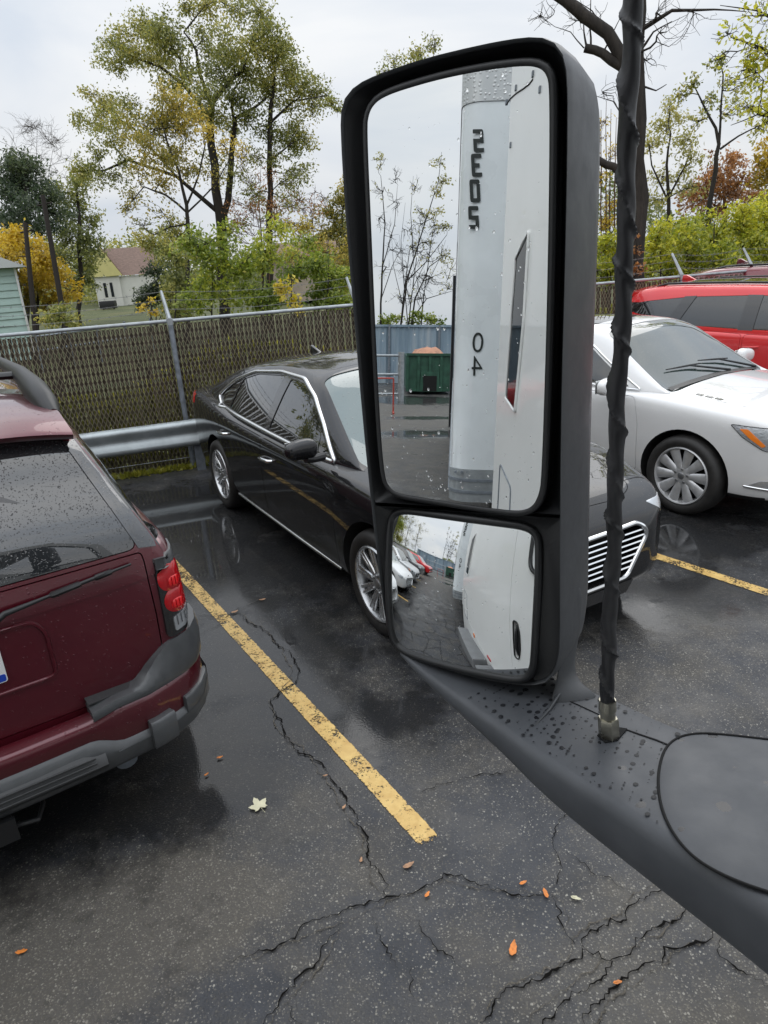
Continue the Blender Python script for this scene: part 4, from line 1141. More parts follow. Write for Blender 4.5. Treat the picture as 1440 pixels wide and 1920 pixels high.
def burgundy_suv():
    W = .94
    def rear_cut(car):
        # hatch glass, hatch, black pillar glass at the corners
        car.panel("rear_window", round_poly([(-.712, 1.19), (.712, 1.19), (.560, 1.64), (-.560, 1.64)], [.05, .05, .04, .04]), 'rear', 1.6, G_PRIV, gap=.004)
        hatch = round_poly([(-.72, .60), (.72, .60), (.725, .90), (.715, 1.178), (-.715, 1.178), (-.725, .90)], [.12, .12, .02, .02, .02, .02])
        o = car.panel("hatch", hatch, 'rear', 2.05, P_BURG, gap=.005)
        car.hatch = o
    p = dict(nose=2.40, tail=2.40, W=1.88, H=1.70, wb=2.87, belt=1.175, hood=1.06, rbase=-2.385, rtop=-2.02, wstop=.50, cowl=1.22, tyre=.365, tumble=.235,
      wf_rear=[.83, .885, .915, .94, .97],
      gw=[W*.845, W*.85, W*.86, W*.875, W*.89, W*.915, W*.95, W*.95, W*.945, W*.93, W*.90, W*.86, W*.84],
      ws=[(1.18, -.70), (1.10, -.76), (.52, -.64), (.46, -.55), (.46, .55), (.52, .64), (1.10, .76), (1.18, .70)], rear_cut=rear_cut, glass=G_PRIV, cat='suv',
      dlo=dict(front=[(.78, 1.20), (-.10, 1.20), (-.10, 1.58), (.32, 1.56)], rear=[(-.20, 1.20), (-1.10, 1.20), (-1.02, 1.58), (-.20, 1.58)], quarter=[(-1.20, 1.20), (-2.19, 1.20), (-2.08, 1.54), (-1.98, 1.58), (-1.14, 1.58)],
               posts=[[(-2.385, 1.185), (-2.15, 1.19), (-2.03, 1.59), (-2.15, 1.635)]]),
      doors=[[(1.02, .38), (1.02, .9), (.95, 1.14), (-.14, 1.14), (-.14, .38)], [(-.165, .38), (-.165, 1.14), (-1.12, 1.14), (-1.08, .80), (-.95, .38)]],
      handles=[(-.02, .98), (-1.0, .98)], mirror=(.82, .83, 1.00))
    a = math.radians(-34); h = (math.sin(a), math.cos(a))
    car = suv("burgundy_suv", "wet burgundy SUV seen from behind with roof rack and grey bumper step", "cars parked in the lot", (-2.90, 4.112), h, P_BURG, p)
    r = car.root
    add_wheels(car, wheel_proto('mesh', .365, .24, .22, 6), (1.435, -1.435), .82, .365, M_ALLOY)
    # black pillar glass beside the hatch glass
    for sg in (-1, 1):
        car.stuck("pillar_glass", [(sg*.707, 1.195), (sg*.775, 1.185), (sg*.775, 1.21), (sg*.60, 1.64), (sg*.553, 1.645)], 'rear', G_PRIV, lift=.006, thick=.012)
    # roof spoiler above the hatch glass
    m = MB(); ys = np.linspace(-.60, .60, 25); V = []; F = []
    for y in ys:
        k = 1-(abs(y)/.62)**3*.25
        dip = .012*math.exp(-((abs(y)-.22)/.14)**2)
        q = [(-.95, 1.66), (-1.05, 1.735), (-1.6, 1.772), (-2.00, 1.748-dip*1.4), (-2.185, 1.700-dip), (-2.20, 1.685), (-2.185, 1.664), (-2.05, 1.655), (-1.40, 1.645)]
        for x, z in q: V.append((x*(1)+(1-k)*.12, y, z-(1-k)*.20))
    n = 9
    for i in range(24):
        for j in range(n): F.append((i*n+j, i*n+(j+1) % n, (i+1)*n+(j+1) % n, (i+1)*n+j))
    F.append(tuple(range(n))); F.append(tuple(24*n+j for j in range(n-1, -1, -1)))
    m.add(V, F); sp = m.build("roof_spoiler", P_BURG, r, 60)
    b = MB(); b.prism(round_poly([(-.17, 1.672), (.17, 1.672), (.14, 1.688), (-.14, 1.688)], .006), FRAMES['rear'], 2.17, 2.203); b.build("high_brake_light", M_REDLENS, sp)
    # roof rack: rail and end feet
    for sg in (-1, 1):
        m = MB(); P = [(-1.92, sg*.585, 1.68), (-1.84, sg*.58, 1.715), (-1.68, sg*.575, 1.755), (-1.40, sg*.57, 1.80), (-.6, sg*.57, 1.81), (.2, sg*.57, 1.78), (.42, sg*.57, 1.68)]
        m.tube(P, [.035, .060, .066, .046, .026, .03, .03], 12, sx=.8)
        rk = m.build("roof_rack", M_BLACKPL, r, 60)
    for x in (-1.35, -.2):
        m = MB(); m.tube([(x, -.565, 1.80), (x, -.3, 1.815), (x, .3, 1.815), (x, .565, 1.80)], .018, 8, sx=1.6); m.build("rack_crossbar", M_BLACKPL, r, 60)
    # tail lamps: black housing with two round red lenses and a clear one below
    for sg in (-1, 1):
        th = math.radians(20)
        def fr2(u, v, w, sg=sg, th=th): return (-w*math.cos(th)+u*math.sin(th), sg*(u*math.cos(th)+w*math.sin(th)), v)
        # u is about y+.8 rotated; find the corner point first
        def UV(x, y): return (y*math.cos(th)+x*math.sin(th))
        uo = UV(-2.23, .92); ui = UV(-2.40, .745)
        H_ = round_poly([(ui, .775), (uo-.01, .80), (uo+.0, 1.10), (uo-.045, 1.135), (ui, 1.135)], [.03, .05, .05, .03, .01])
        o = car.stuck("tail_lamp", H_, fr2, M_LAMPDARK, lift=.010, thick=.03)
        cap = car.stuck("lamp_cap", [(ui+.0, 1.093), (uo-.02, 1.085), (uo-.045, 1.138), (ui, 1.14)], fr2, M_CLAD, lift=.015, thick=.03, parent=o)
        def lens(uc, vc, ru, rv, mat, nm, cut=None):
            V = []; F = []; R = 6; n = 28; c0 = None
            fwd = Vector(fr2(0, 0, 1))
            for k in range(R+1):
                for i in range(n):
                    t = 2*math.pi*i/n; q = k/R
                    u, v = uc+ru*q*math.copysign(abs(math.cos(t))**.85, math.cos(t)), vc+rv*q*math.copysign(abs(math.sin(t))**.85, math.sin(t))
                    s_ = car.on(u, v, fr2, .012) or Vector(fr2(u, v, 2.2))
                    V.append(s_+fwd*(.009*(1-q**4)))
            for k in range(R):
                for i in range(n): F.append((k*n+i, k*n+(i+1) % n, (k+1)*n+(i+1) % n, (k+1)*n+i))
            mb = MB(); mb.add(V, F); return mb.build(nm, mat, o, 60)
        uc = ui+.088
        L1 = lens(uc-.006, 1.040, .082, .064, M_REDLENS, "red_lens"); L2 = lens(uc+.006, .938, .084, .060, M_REDLENS, "red_lens")
        for L, vc in ((L1, 1.045), (L2, .945)):
            b = lens(uc-.018, vc-.022, .040, .030, M_REDBRIGHT, "reflector_bowl")
            b.location = Vector(fr2(0, 0, 1))*.003
            for k in range(5):
                mb = MB(); P = [car.on(uc-.018+(k-2)*.017, vc-.022+dz, fr2, .0255) for dz in (-.02, 0, .02)]
                P = [q for q in P if q is not None]
                if len(P) == 3: mb.tube(P, .0016, 4); mb.build("lens_rib", M_REDLENS, L)
            ring = [car.on(uc-.0+.074*math.cos(t), vc-.004+.062*math.sin(t), fr2, .016) for t in np.linspace(0, 2*math.pi, 30)]
            ring = [q for q in ring if q is not None]
        rv = car.stuck("reverse_lens", round_poly([(uc-.055, .800), (uc+.085, .822), (uc+.085, .890), (uc-.055, .862)], .012), fr2, M_CLEARLENS, lift=.016, thick=.012, parent=o)
        for k in range(6):
            P = [car.on(uc-.04+k*.021, .826+dz+.004*k, fr2, .018) for dz in (0, .022, .044)]; P = [q for q in P if q is not None]
            if len(P) == 3: mb = MB(); mb.tube(P, .0022, 4); mb.build("lens_rib", M_CHROME, rv)
    # bumper: burgundy band, grey step pads, grey lower valance with a tread in the middle
    half = [(-1.98, .925), (-2.10, .925), (-2.20, .918), (-2.28, .895), (-2.35, .85), (-2.40, .79), (-2.435, .72), (-2.47, .62), (-2.485, .45), (-2.49, .30), (-2.495, .15), (-2.495, 0)]
    pts = [(x, -y) for x, y in half]+[(x, y) for x, y in half[-2::-1]]
    pts = [tuple(q) for q in dense(pts, .03, closed=False)]
    path = []
    for i, (x, y) in enumerate(pts):
        a_, b_ = pts[max(i-1, 0)], pts[min(i+1, len(pts)-1)]; tx, ty = b_[0]-a_[0], b_[1]-a_[1]; L = math.hypot(tx, ty)
        path.append((x, y, -ty/L*1.0, tx/L*1.0))
    # outward normal must point away from the car
    path = [(x, y, nx, ny) if (nx*(x+1.6)+ny*y) > 0 else (x, y, -nx, -ny) for x, y, nx, ny in path]
    cen = lambda y: 1-sm(.36, .50, abs(y))
    corner = lambda x: sm(-2.42, -2.25, x)
    ztop = lambda y: .605-.02*cen(y)
    zgb = lambda y: .450+.055*cen(y)
    band = MB()
    sweep(band, path, lambda i: [(-.06, zgb(path[i][1])-.02), (.0, zgb(path[i][1])-.02), (.006, zgb(path[i][1])+.03), (.008, ztop(path[i][1])-.03), (.000, ztop(path[i][1])-.008), (-.016, ztop(path[i][1])), (-.07, ztop(path[i][1])+.002)])
    bo = band.build("bumper", P_BURG, r, 50)
    val = MB()
    def vp(i):
        y = path[i][1]; z1 = zgb(y); c = cen(y); lo = .345+.05*corner(path[i][0])
        return [(-.08, lo), (.0, lo-.005), (.022, lo+.02), (.026, lo+.075), (.020+.012*c, z1-.035-.02*c), (.010, z1-.008), (-.01, z1), (-.08, z1)]
    sweep(val, path, vp); vo = val.build("bumper_valance", M_CLAD, r, 50)
    # step tread let into the middle of the valance
    m = MB(); yy = np.linspace(-.40, .40, 21); V = []; F = []
    for y in yy:
        e = .02*sm(.30, .40, abs(y))
        V += [(-2.512, y, .468-e), (-2.532, y, .455-e), (-2.545, y, .405+e*.3), (-2.53, y, .385)]
    for i in range(20):
        for j in range(3): F.append((i*4+j, (i+1)*4+j, (i+1)*4+j+1, i*4+j+1))
    m.add(V, F)
    for z, x in ((.452, -2.536), (.432, -2.541), (.412, -2.546)): m.tube([(x, -.36, z), (x, .36, z)], .004, 5)
    m.build("step_tread", M_TREAD, vo, 40)
    # box covers and corner reflectors on the valance
    for sg in (-1, 1):
        m = MB(); sel = [q for q in path if .56 < abs(q[1]) < .72 and q[1]*sg > 0 and q[0] < -2.3]
        sweep(m, sel, lambda i: [(-.02, .36), (.040, .36), (.046, .375), (.046, .475), (.038, .487), (-.02, .487)]); m.build("hook_cover", M_CLAD, vo, bevel=.004)
        sel = [q for q in path if .735 < abs(q[1]) and q[1]*sg > 0 and q[0] < -2.22]
        m = MB(); sweep(m, sel, lambda i: [(-.02, .385), (.020, .385), (.024, .395), (.024, .485), (.02, .495), (-.02, .495)]); ho = m.build("reflector_housing", M_CLAD, vo, bevel=.006)
        sel = sel[2:-3] if sg < 0 else sel[3:-2]
        if len(sel) > 2:
            m = MB(); sweep(m, sel, lambda i: [(.0, .415), (.028, .415), (.030, .42), (.030, .460), (.028, .465), (.0, .465)]); m.build("reflector", M_REDLENS, ho)
        # upper step pad rising to the lamp
        m = MB(); sel = [q for q in path if abs(q[1]) > .36 and q[1]*sg > 0 and q[0] < -2.10]
        def pad(i):
            x, y = sel[i][:2]; c = sm(.56, .78, abs(y)); t = ztop(y)
            e = .030*sm(.68, .84, abs(y)); return [(-.10, t-.01), (.006+e*.3, t-.006), (.010+e*.3, t+.012), (.002-.008*c+e, t+.030+.070*c), (-.022+.004*c+e, t+.036+.130*c), (-.11, t+.036+.134*c)]
        sweep(m, sel, pad); po = m.build("step_pad", M_CLAD, r, 45)
        m = MB(); sel2 = [q for q in sel if abs(q[1]) < .76 and q[0] < -2.35]
        if len(sel2) > 2: 
            sweep(m, sel2, lambda i: [(-.095, ztop(0.6)+.036), (-.034, ztop(0.6)+.031), (-.034, ztop(.6)+.036), (-.095, ztop(.6)+.041)]); m.build("pad_tread", M_TREAD, po)
    # plate in its recess, recess lip, wiper, lettering-free hatch details
    hx = lambda y, z: (car.on(y, z, 'rear', .0) or Vector((-2.40, y, z))).x
    m = MB(); rec = round_poly([(-.315, .785), (.315, .785), (.315, .975), (.28, 1.03), (-.28, 1.03), (-.315, .975)], .03)
    P = [(hx(y, z)-.002, y, z) for y, z in dense(rec, .02)]; m.tube(P+[P[0]], .009, 6, caps=False); m.build("plate_recess_lip", P_BURG, car.hatch, 60)
    x0 = hx(0, .9)
    m = MB(); m.prism(round_poly([(-.155, .835), (.155, .835), (.155, .985), (-.155, .985)], .012), FRAMES['rear'], -x0+.010, -x0+.014); pl = m.build("licence_plate", M_WHITEPL, r)
    m = MB(); m.prism(round_poly([(-.151, .839), (.151, .839), (.151, .868), (-.151, .868)], .008), FRAMES['rear'], -x0+.0145, -x0+.0155); m.build("plate_band", M_PLATEBLUE, pl)
    m = MB(); P = [np.array((hx(y, z)-d_, y, z)) for y, z, d_ in ((.02, 1.065, .03), (-.08, 1.067, .035), (-.14, 1.075, .04), (-.20, 1.105, .03), (-.34, 1.118, .022), (-.50, 1.135, .018), (-.66, 1.15, .014))]
    m.tube(P, [.014, .015, .018, .012, .007, .008, .005], 8); m.tube([P[4]+(P[5]-P[4])*t for t in (.1, .15, .75, .8)], [.008, .013, .012, .008], 6); m.tube([P[5]+(P[6]-P[5])*t for t in (.1, .15, .5, .55)], [.006, .012, .011, .006], 6)
    m.tube([(hx(-.12, 1.08), -.10, 1.085), (hx(-.12, 1.08)-.045, -.12, 1.075)], .028, 10); m.build("rear_wiper", M_BLACKPL, r, 50)
    # tow hitch and tail pipe under the bumper
    m = MB(); m.box((-2.40, 0, .30), (.26, .075, .075)); m.box((-2.53, 0, .30), (.02, .095, .095)); m.tube([(-2.50, -.05, .285), (-2.52, -.12, .285), (-2.44, -.15, .285), (-2.40, -.15, .30)], .010, 6); m.box((-2.30, 0, .34), (.06, 1.1, .07)); m.build("tow_hitch", M_BLACKPL, r)
    m = MB(); m.tube([(-1.6, -.50, .33), (-2.15, -.50, .32), (-2.38, -.49, .27)], [.04, .045, .045], 14); m.build("tail_pipe", M_GALV_DULL, r, 50)
    return car
BURG = burgundy_suv()
def red_suv():
    p = dict(nose=2.38, tail=2.44, W=1.92, H=1.66, wb=2.86, belt=1.10, hood=1.04, rbase=-2.36, rtop=-1.70, wstop=.55, cowl=1.30, tyre=.37, tumble=.22, glass=G_TINT, cat='suv',
      ws=[(1.28, -.70), (1.18, -.76), (.60, -.64), (.54, -.55), (.54, .55), (.60, .64), (1.18, .76), (1.28, .70)],
      hood_poly=[(1.18, -.80), (2.15, -.70), (2.22, -.5), (2.22, .5), (2.15, .70), (1.18, .80), (1.26, .5), (1.28, 0), (1.26, -.5)],
      dlo=dict(front=[(.92, 1.15), (-.08, 1.15), (-.08, 1.53), (.40, 1.52)], rear=[(-.20, 1.15), (-1.12, 1.17), (-.94, 1.51), (-.20, 1.53)], quarter=[(-1.22, 1.18), (-1.95, 1.32), (-1.62, 1.45), (-1.04, 1.505)],
               posts=[[(-.05, 1.14), (-.235, 1.14), (-.235, 1.535), (-.05, 1.535)], [(-1.09, 1.155), (-1.26, 1.175), (-1.08, 1.51), (-.91, 1.52)], [(-1.90, 1.30), (-2.20, 1.36), (-2.10, 1.42), (-1.75, 1.43), (-1.62, 1.45)]]),
      doors=[[(1.06, .38), (1.06, .9), (1.0, 1.09), (-.135, 1.10), (-.135, .38)], [(-.16, .38), (-.16, 1.10), (-1.20, 1.13), (-1.12, .80), (-.98, .38)]],
      handles=[(-.02, .96), (-1.0, .985)], mirror=(.92, .96, 1.18))
    d = np.array([.52, -.854]); l = np.array([-d[1], d[0]])
    car = suv("red_suv", "bright red SUV with black roof and tinted windows just behind the large white sedan", "cars parked in the lot", RED_LOC, d, P_RED, p)
    add_wheels(car, wheel_proto('twin', .37, .24, .25, 5), (1.43, -1.43), .83, .37, M_ALLOYG)
    r = car.root
    # black roof skin, raised rails, spoiler, fin
    m = MB(); V = []; F = []; X = np.linspace(-1.9, .45, 20); Y = np.linspace(-.50, .50, 9)
    for x in X:
        for y in Y:
            q = car.on(x, y, 'top', .004); V.append(q if q is not None else (x, y, 1.6))
    for i in range(19):
        for j in range(8): F.append((i*9+j, i*9+j+1, (i+1)*9+j+1, (i+1)*9+j))
    m.add(V, F); m.build("black_roof", M_TRIM, r)
    for sg in (-1, 1):
        m = MB(); m.tube([car.on(x, sg*.60, 'top', .02 if -1.5 < x < .3 else .0) for x in np.linspace(-1.62, .45, 14)], .014, 8); m.build("roof_rail", M_BLACKPL, r, 60)
        m = MB(); V = []
    m = MB(); ys = np.linspace(-.66, .66, 15); V = []; F = []
    for y in ys:
        k = (abs(y)/.66)**3
        for x, z in ((-1.65, 1.625), (-1.85, 1.63), (-2.10, 1.60), (-2.18, 1.575), (-2.10, 1.555), (-1.8, 1.54)): V.append((x+k*.10, y, z-k*.06))
    for i in range(14):
        for j in range(6): F.append((i*6+j, i*6+(j+1) % 6, (i+1)*6+(j+1) % 6, (i+1)*6+j))
    F.append(tuple(range(6))); F.append(tuple(14*6+j for j in range(5, -1, -1)))
    m.add(V, F); m.build("roof_spoiler", P_RED, r, 60)
    f = MB(); f.prism([(-1.42, 1.655), (-1.68, 1.655), (-1.66, 1.735), (-1.60, 1.735)], FRAMES['right'], -.016, .016, taper=.9); f.build("roof_fin", P_RED, r, bevel=.006)
    fr = round_poly([(-.55, .62), (.55, .62), (.62, .80), (-.62, .80)], .04)
    b = MB(); b.prism(fr, FRAMES['front'], 2.30, 2.385); b.prism(round_poly([(-.7, .44), (.7, .44), (.62, .54), (-.62, .54)], .03), FRAMES['front'], 2.25, 2.384); b.build("grille", M_LAMPDARK, r)
    for sg in (1, -1):
        fr2 = lambda u, v, w, sg=sg: (u*.72+w*.70, sg*(u*-.70+w*.72), v)
        car.stuck("headlamp", round_poly([(.98, .86), (1.30, .82), (1.32, .90), (1.0, .95)], .02), fr2, M_CLEARLENS, lift=.006)
        fr3 = lambda u, v, w, sg=sg: (-u*.72-w*.70, sg*(-u*.70+w*.72), v)
        car.stuck("tail_lamp", round_poly([(1.0, .95), (1.02, 1.10), (1.40, 1.04), (1.38, .94)], .02), fr3, M_REDLENS, lift=.006)
    return car
_d = np.array([.52, -.854])
RED_LOC = np.array(WHITE.root.location[:2])+np.array([.9456, .3253])*3.25+np.array([-.52, .854])*.55
RED = red_suv()
def copy_tree(o, parent=None, swap=None):
    """a thing, its parts and their sub-parts; paints swapped on the copy"""
    c = o.copy(); COL.objects.link(c)
    if parent is not None: c.parent = parent; c.matrix_parent_inverse = o.matrix_parent_inverse.copy()
    if swap and c.type == 'MESH':
        for sl, src in zip(c.material_slots, o.material_slots):
            if src.material in swap: sl.link = 'OBJECT'; sl.material = swap[src.material]
    for ch in KIDS.get(o, []): copy_tree(ch, c, swap)
    return c
KIDS = {}
for o in bpy.data.objects:
    if o.parent: KIDS.setdefault(o.parent, []).append(o)
def another(car, loc, heading, swap, label):
    c = copy_tree(car.root, None, swap); c.location = (loc[0], loc[1], 0); c.rotation_euler = (0, 0, math.atan2(heading[1], heading[0])); c['label'] = label
    return c
ROW = np.array([.9456, .3253])

_m = another(RED, RED_LOC+ROW*2.12+_d*-.95, _d, {P_RED: P_MAROON}, "dull maroon SUV of which only the roof shows above the bright red SUV"); _m.name = "maroon_suv"; _m.scale = (1, 1, 1.07)
# the row goes on behind the truck: these show in the mirrors
def lane(u, w, z=0.0): return TRUCK_F*u+TRUCK_L*w+np.array([0, 0, z])
def row_car(src, u, w, swap, name, label): another(src, lane(u, w)[:2], _d, swap, label).name = name
row_car(WHITE, -3.3, 4.65, {}, "white_sedan", "white sedan nose out beside the burgundy SUV, cut off at the round mirror's left edge")
row_car(BLACK, -6.3, 4.75, {P_BLACK: P_WHITE}, "sports_sedan", "white sports sedan with dark grille, nearest whole car in the round mirror")
row_car(WHITE, -9.2, 4.85, {P_WHITE: P_SILVER}, "silver_sedan", "silver sedan between the white sports sedan and the dark SUV in the round mirror")
row_car(RED, -12.0, 4.95, {P_RED: P_GREY}, "grey_suv", "dark grey SUV between the silver sedan and the red SUV in the round mirror")
row_car(RED, -16.2, 4.4, {}, "red_suv", "red SUV nearest the blue fence, last in the row in the round mirror")
# ---------------------------------------------------------------- the truck mirror in front of the camera
def unit(v): v = np.asarray(v, float); return v/np.linalg.norm(v)
MIR_N = az(-145.5)*math.cos(math.radians(3.6))+np.array([0, 0, math.sin(math.radians(3.6))])    # face normal, towards the driver
MIR_C = CC+unit(ray(860, 540))*.75
MIR_H = unit(np.cross(np.array([0, 0, 1.0]), MIR_N))       # along the face, towards the truck
MIR_V = np.cross(MIR_N, MIR_H)
def face(px, py, back=0.0):
    """point of the mirror face traced in the photograph, pushed back into the housing"""
    d = ray(px, py); t = ((MIR_C-CC)@MIR_N)/(d@MIR_N); return CC+d*t-MIR_N*back
def face_deep(px, py, back):
    """point seen there in the photograph on a plane set back behind the face"""
    d = ray(px, py); t = ((MIR_C-MIR_N*back-CC)@MIR_N)/(d@MIR_N); return CC+d*t
def face2(px, py):
    q = face(px, py)-MIR_C; return (q@MIR_H, q@MIR_V)
def FM(u, v, w=0.0): return MIR_C+MIR_H*u+MIR_V*v+MIR_N*w
def resample(poly, n):
    P = np.array([*poly, poly[0]], float); L = np.concatenate([[0], np.cumsum(np.linalg.norm(np.diff(P, axis=0), axis=1))])
    t = np.linspace(0, L[-1], n, endpoint=False)
    return [(np.interp(a, L, P[:, 0]), np.interp(a, L, P[:, 1])) for a in t]
def smooth_poly(pts, it=2):
    P = np.array(pts, float)
    for _ in range(it):
        Q = np.roll(P, -1, 0); P = np.stack([P*.75+Q*.25, P*.25+Q*.75], 1).reshape(-1, 2)
    return [tuple(p) for p in P]
OUT_PX = [(642, 215), (645, 300), (655, 450), (668, 600), (683, 780), (700, 950), (715, 1080), (726, 1165), (740, 1210), (765, 1228), (800, 1241), (870, 1262), (940, 1277), (1000, 1283), (1030, 1276), (1047, 1250), (1053, 1200), (1053, 1100), (1054, 900),
          (1057, 700), (1063, 500), (1067, 300), (1068, 150), (1060, 105), (1045, 82), (1018, 71), (975, 73), (900, 87), (800, 111), (720, 138), (675, 158), (650, 183)]
GL_PX = [(688, 240), (692, 212), (702, 195), (718, 183), (750, 170), (830, 147), (920, 130), (985, 123), (1012, 127), (1025, 140), (1030, 165), (1030, 300), (1027, 500), (1022, 700), (1015, 900), (1010, 928), (1000, 948), (982, 957), (955, 957), (880, 947), (800, 934), (750, 926), (730, 915), (721, 893), (713, 800), (704, 620), (696, 420)]
CV_PX = [(731, 980), (738, 966), (748, 959), (765, 957), (807, 963), (880, 973), (953, 982), (980, 986), (998, 993), (1008, 1005), (1011, 1022), (1010, 1086), (1006, 1159), (1002, 1240), (998, 1258), (988, 1271), (968, 1275), (929, 1269), (856, 1253), (795, 1236), (759, 1222), (743, 1208), (734, 1188), (729, 1134), (728, 1061)]
OUT2 = smooth_poly([face2(*p) for p in OUT_PX], 1); GL2 = smooth_poly([face2(*p) for p in GL_PX], 2); CV2 = smooth_poly([face2(*p) for p in CV_PX], 2)

def mirror_glass_mat(name):
    """silvered glass with rain spots on it"""
    m, nt, b = principled(name)
    v = nt.nodes.new("ShaderNodeTexCoord").outputs['Object']
    b.inputs['Metallic'].default_value = 1.0; b.inputs['Base Color'].default_value = (.84, .86, .86, 1); b.inputs['Roughness'].default_value = 0.0
    return m
M_MIRROR = mirror_glass_mat("silvered_mirror")
def drop_mat():
    m = bpy.data.materials.new("rain_drop"); m.use_nodes = True; nt = m.node_tree; nt.nodes.clear()
    out = nt.nodes.new("ShaderNodeOutputMaterial"); g = nt.nodes.new("ShaderNodeBsdfGlass"); g.inputs['IOR'].default_value = 1.33; g.inputs['Roughness'].default_value = .02
    nt.links.new(g.outputs[0], out.inputs['Surface']); return m
M_DROP = drop_mat()
def housing_mat():
    m, nt, b = principled("grained_dark_plastic")
    v = nt.nodes.new("ShaderNodeNewGeometry").outputs['Position']
    c = ramp(nt, noise(nt, v, 7, 5, .6), [(.3, (.044, .047, .050)), (.7, (.062, .065, .069))])
    nt.links.new(c, b.inputs['Base Color'])
    nt.links.new(ramp(nt, noise(nt, v, 24, 5, .65), [(.35, .40), (.7, .54)]), b.inputs['Roughness'])
    nt.links.new(bump(nt, noise(nt, v, 900, 2), .12, .0006), b.inputs['Normal']); b.inputs['Coat Weight'].default_value = .0
    return m
M_HOUS = housing_mat()
def arm_mat():
    m, nt, b = principled("wet_spotted_dark_plastic")
    v = nt.nodes.new("ShaderNodeNewGeometry").outputs['Position']
    c = ramp(nt, noise(nt, v, 12, 6, .6), [(.3, (.056, .060, .067)), (.7, (.080, .085, .094))])
    # grime and dried rain marks
    vo = voro(nt, v, 60); sep = nt.nodes.new("ShaderNodeSeparateColor"); nt.links.new(vo.outputs['Color'], sep.inputs[0])
    rad = mth(nt, 'MULTIPLY', mth(nt, 'POWER', sep.outputs[1], 2.0), .40)
    wob = mth(nt, 'MULTIPLY', mth(nt, 'SUBTRACT', noise(nt, v, 260, 3), .5), .28)
    k = mth(nt, 'MULTIPLY', mth(nt, 'LESS_THAN', mth(nt, 'ADD', vo.outputs['Distance'], wob), rad), mth(nt, 'LESS_THAN', sep.outputs[0], .5))
    nrm = nt.nodes.new("ShaderNodeNewGeometry").outputs['Normal']; sn = nt.nodes.new("ShaderNodeSeparateXYZ"); nt.links.new(nrm, sn.inputs[0])
    k = mth(nt, 'MULTIPLY', k, ramp(nt, sn.outputs[2], [(.55, .0), (.8, 1.0)]))
    nt.links.new(mixc(nt, mth(nt, 'MULTIPLY', k, .85), c, (.008, .008, .010)), b.inputs['Base Color'])
    nt.links.new(mth(nt, 'SUBTRACT', ramp(nt, noise(nt, v, 30, 5), [(.3, .42), (.7, .58)]), mth(nt, 'MULTIPLY', k, .32)), b.inputs['Roughness'])
    nt.links.new(bump(nt, noise(nt, v, 1100, 2), .12, .0005), b.inputs['Normal'])
    return m
M_ARM = arm_mat()

M_WETSPOT = simple("dark_water_spot", (.018, .019, .022), .36, spec=.2)
def beads(name, place, count, r0, r1, parent, rng, flat=.45, mat=None):
    """scattered round drops; place(rng)->(point, normal) or None"""
    mb = MB(); n = 8
    for _ in range(count):
        q = place(rng)
        if q is None: continue
        p, nn = q; nn = unit(nn); a = unit(np.cross(nn, [0.3, .2, 1.0])); b = np.cross(nn, a)
        r = r0+(r1-r0)*rng.random()**3; e = 1+rng.random()*.5
        V = []
        for zi, ri in ((0, 1.0), (.55, .85), (.88, .5)):
            for k in range(n):
                t = 2*math.pi*k/n; V.append(p+r*ri*(math.cos(t)*a+math.sin(t)*b*e)+nn*r*flat*zi)
        V.append(p+nn*r*flat)
        F = [(i*n+k, i*n+(k+1) % n, (i+1)*n+(k+1) % n, (i+1)*n+k) for i in range(2) for k in range(n)]+[(2*n+k, 2*n+(k+1) % n, 3*n) for k in range(n)]+[tuple(range(n-1, -1, -1))]
        mb.add(V, F)
    o = mb.build(name, mat or M_DROP, parent, 80); o['kind'] = 'stuff'; return o
def in_poly(p, poly):
    x, y = p; c = False; j = len(poly)-1
    for i in range(len(poly)):
        xi, yi = poly[i]; xj, yj = poly[j]
        if (yi > y) != (yj > y) and x < (xj-xi)*(y-yi)/(yj-yi)+xi: c = not c
        j = i
    return c
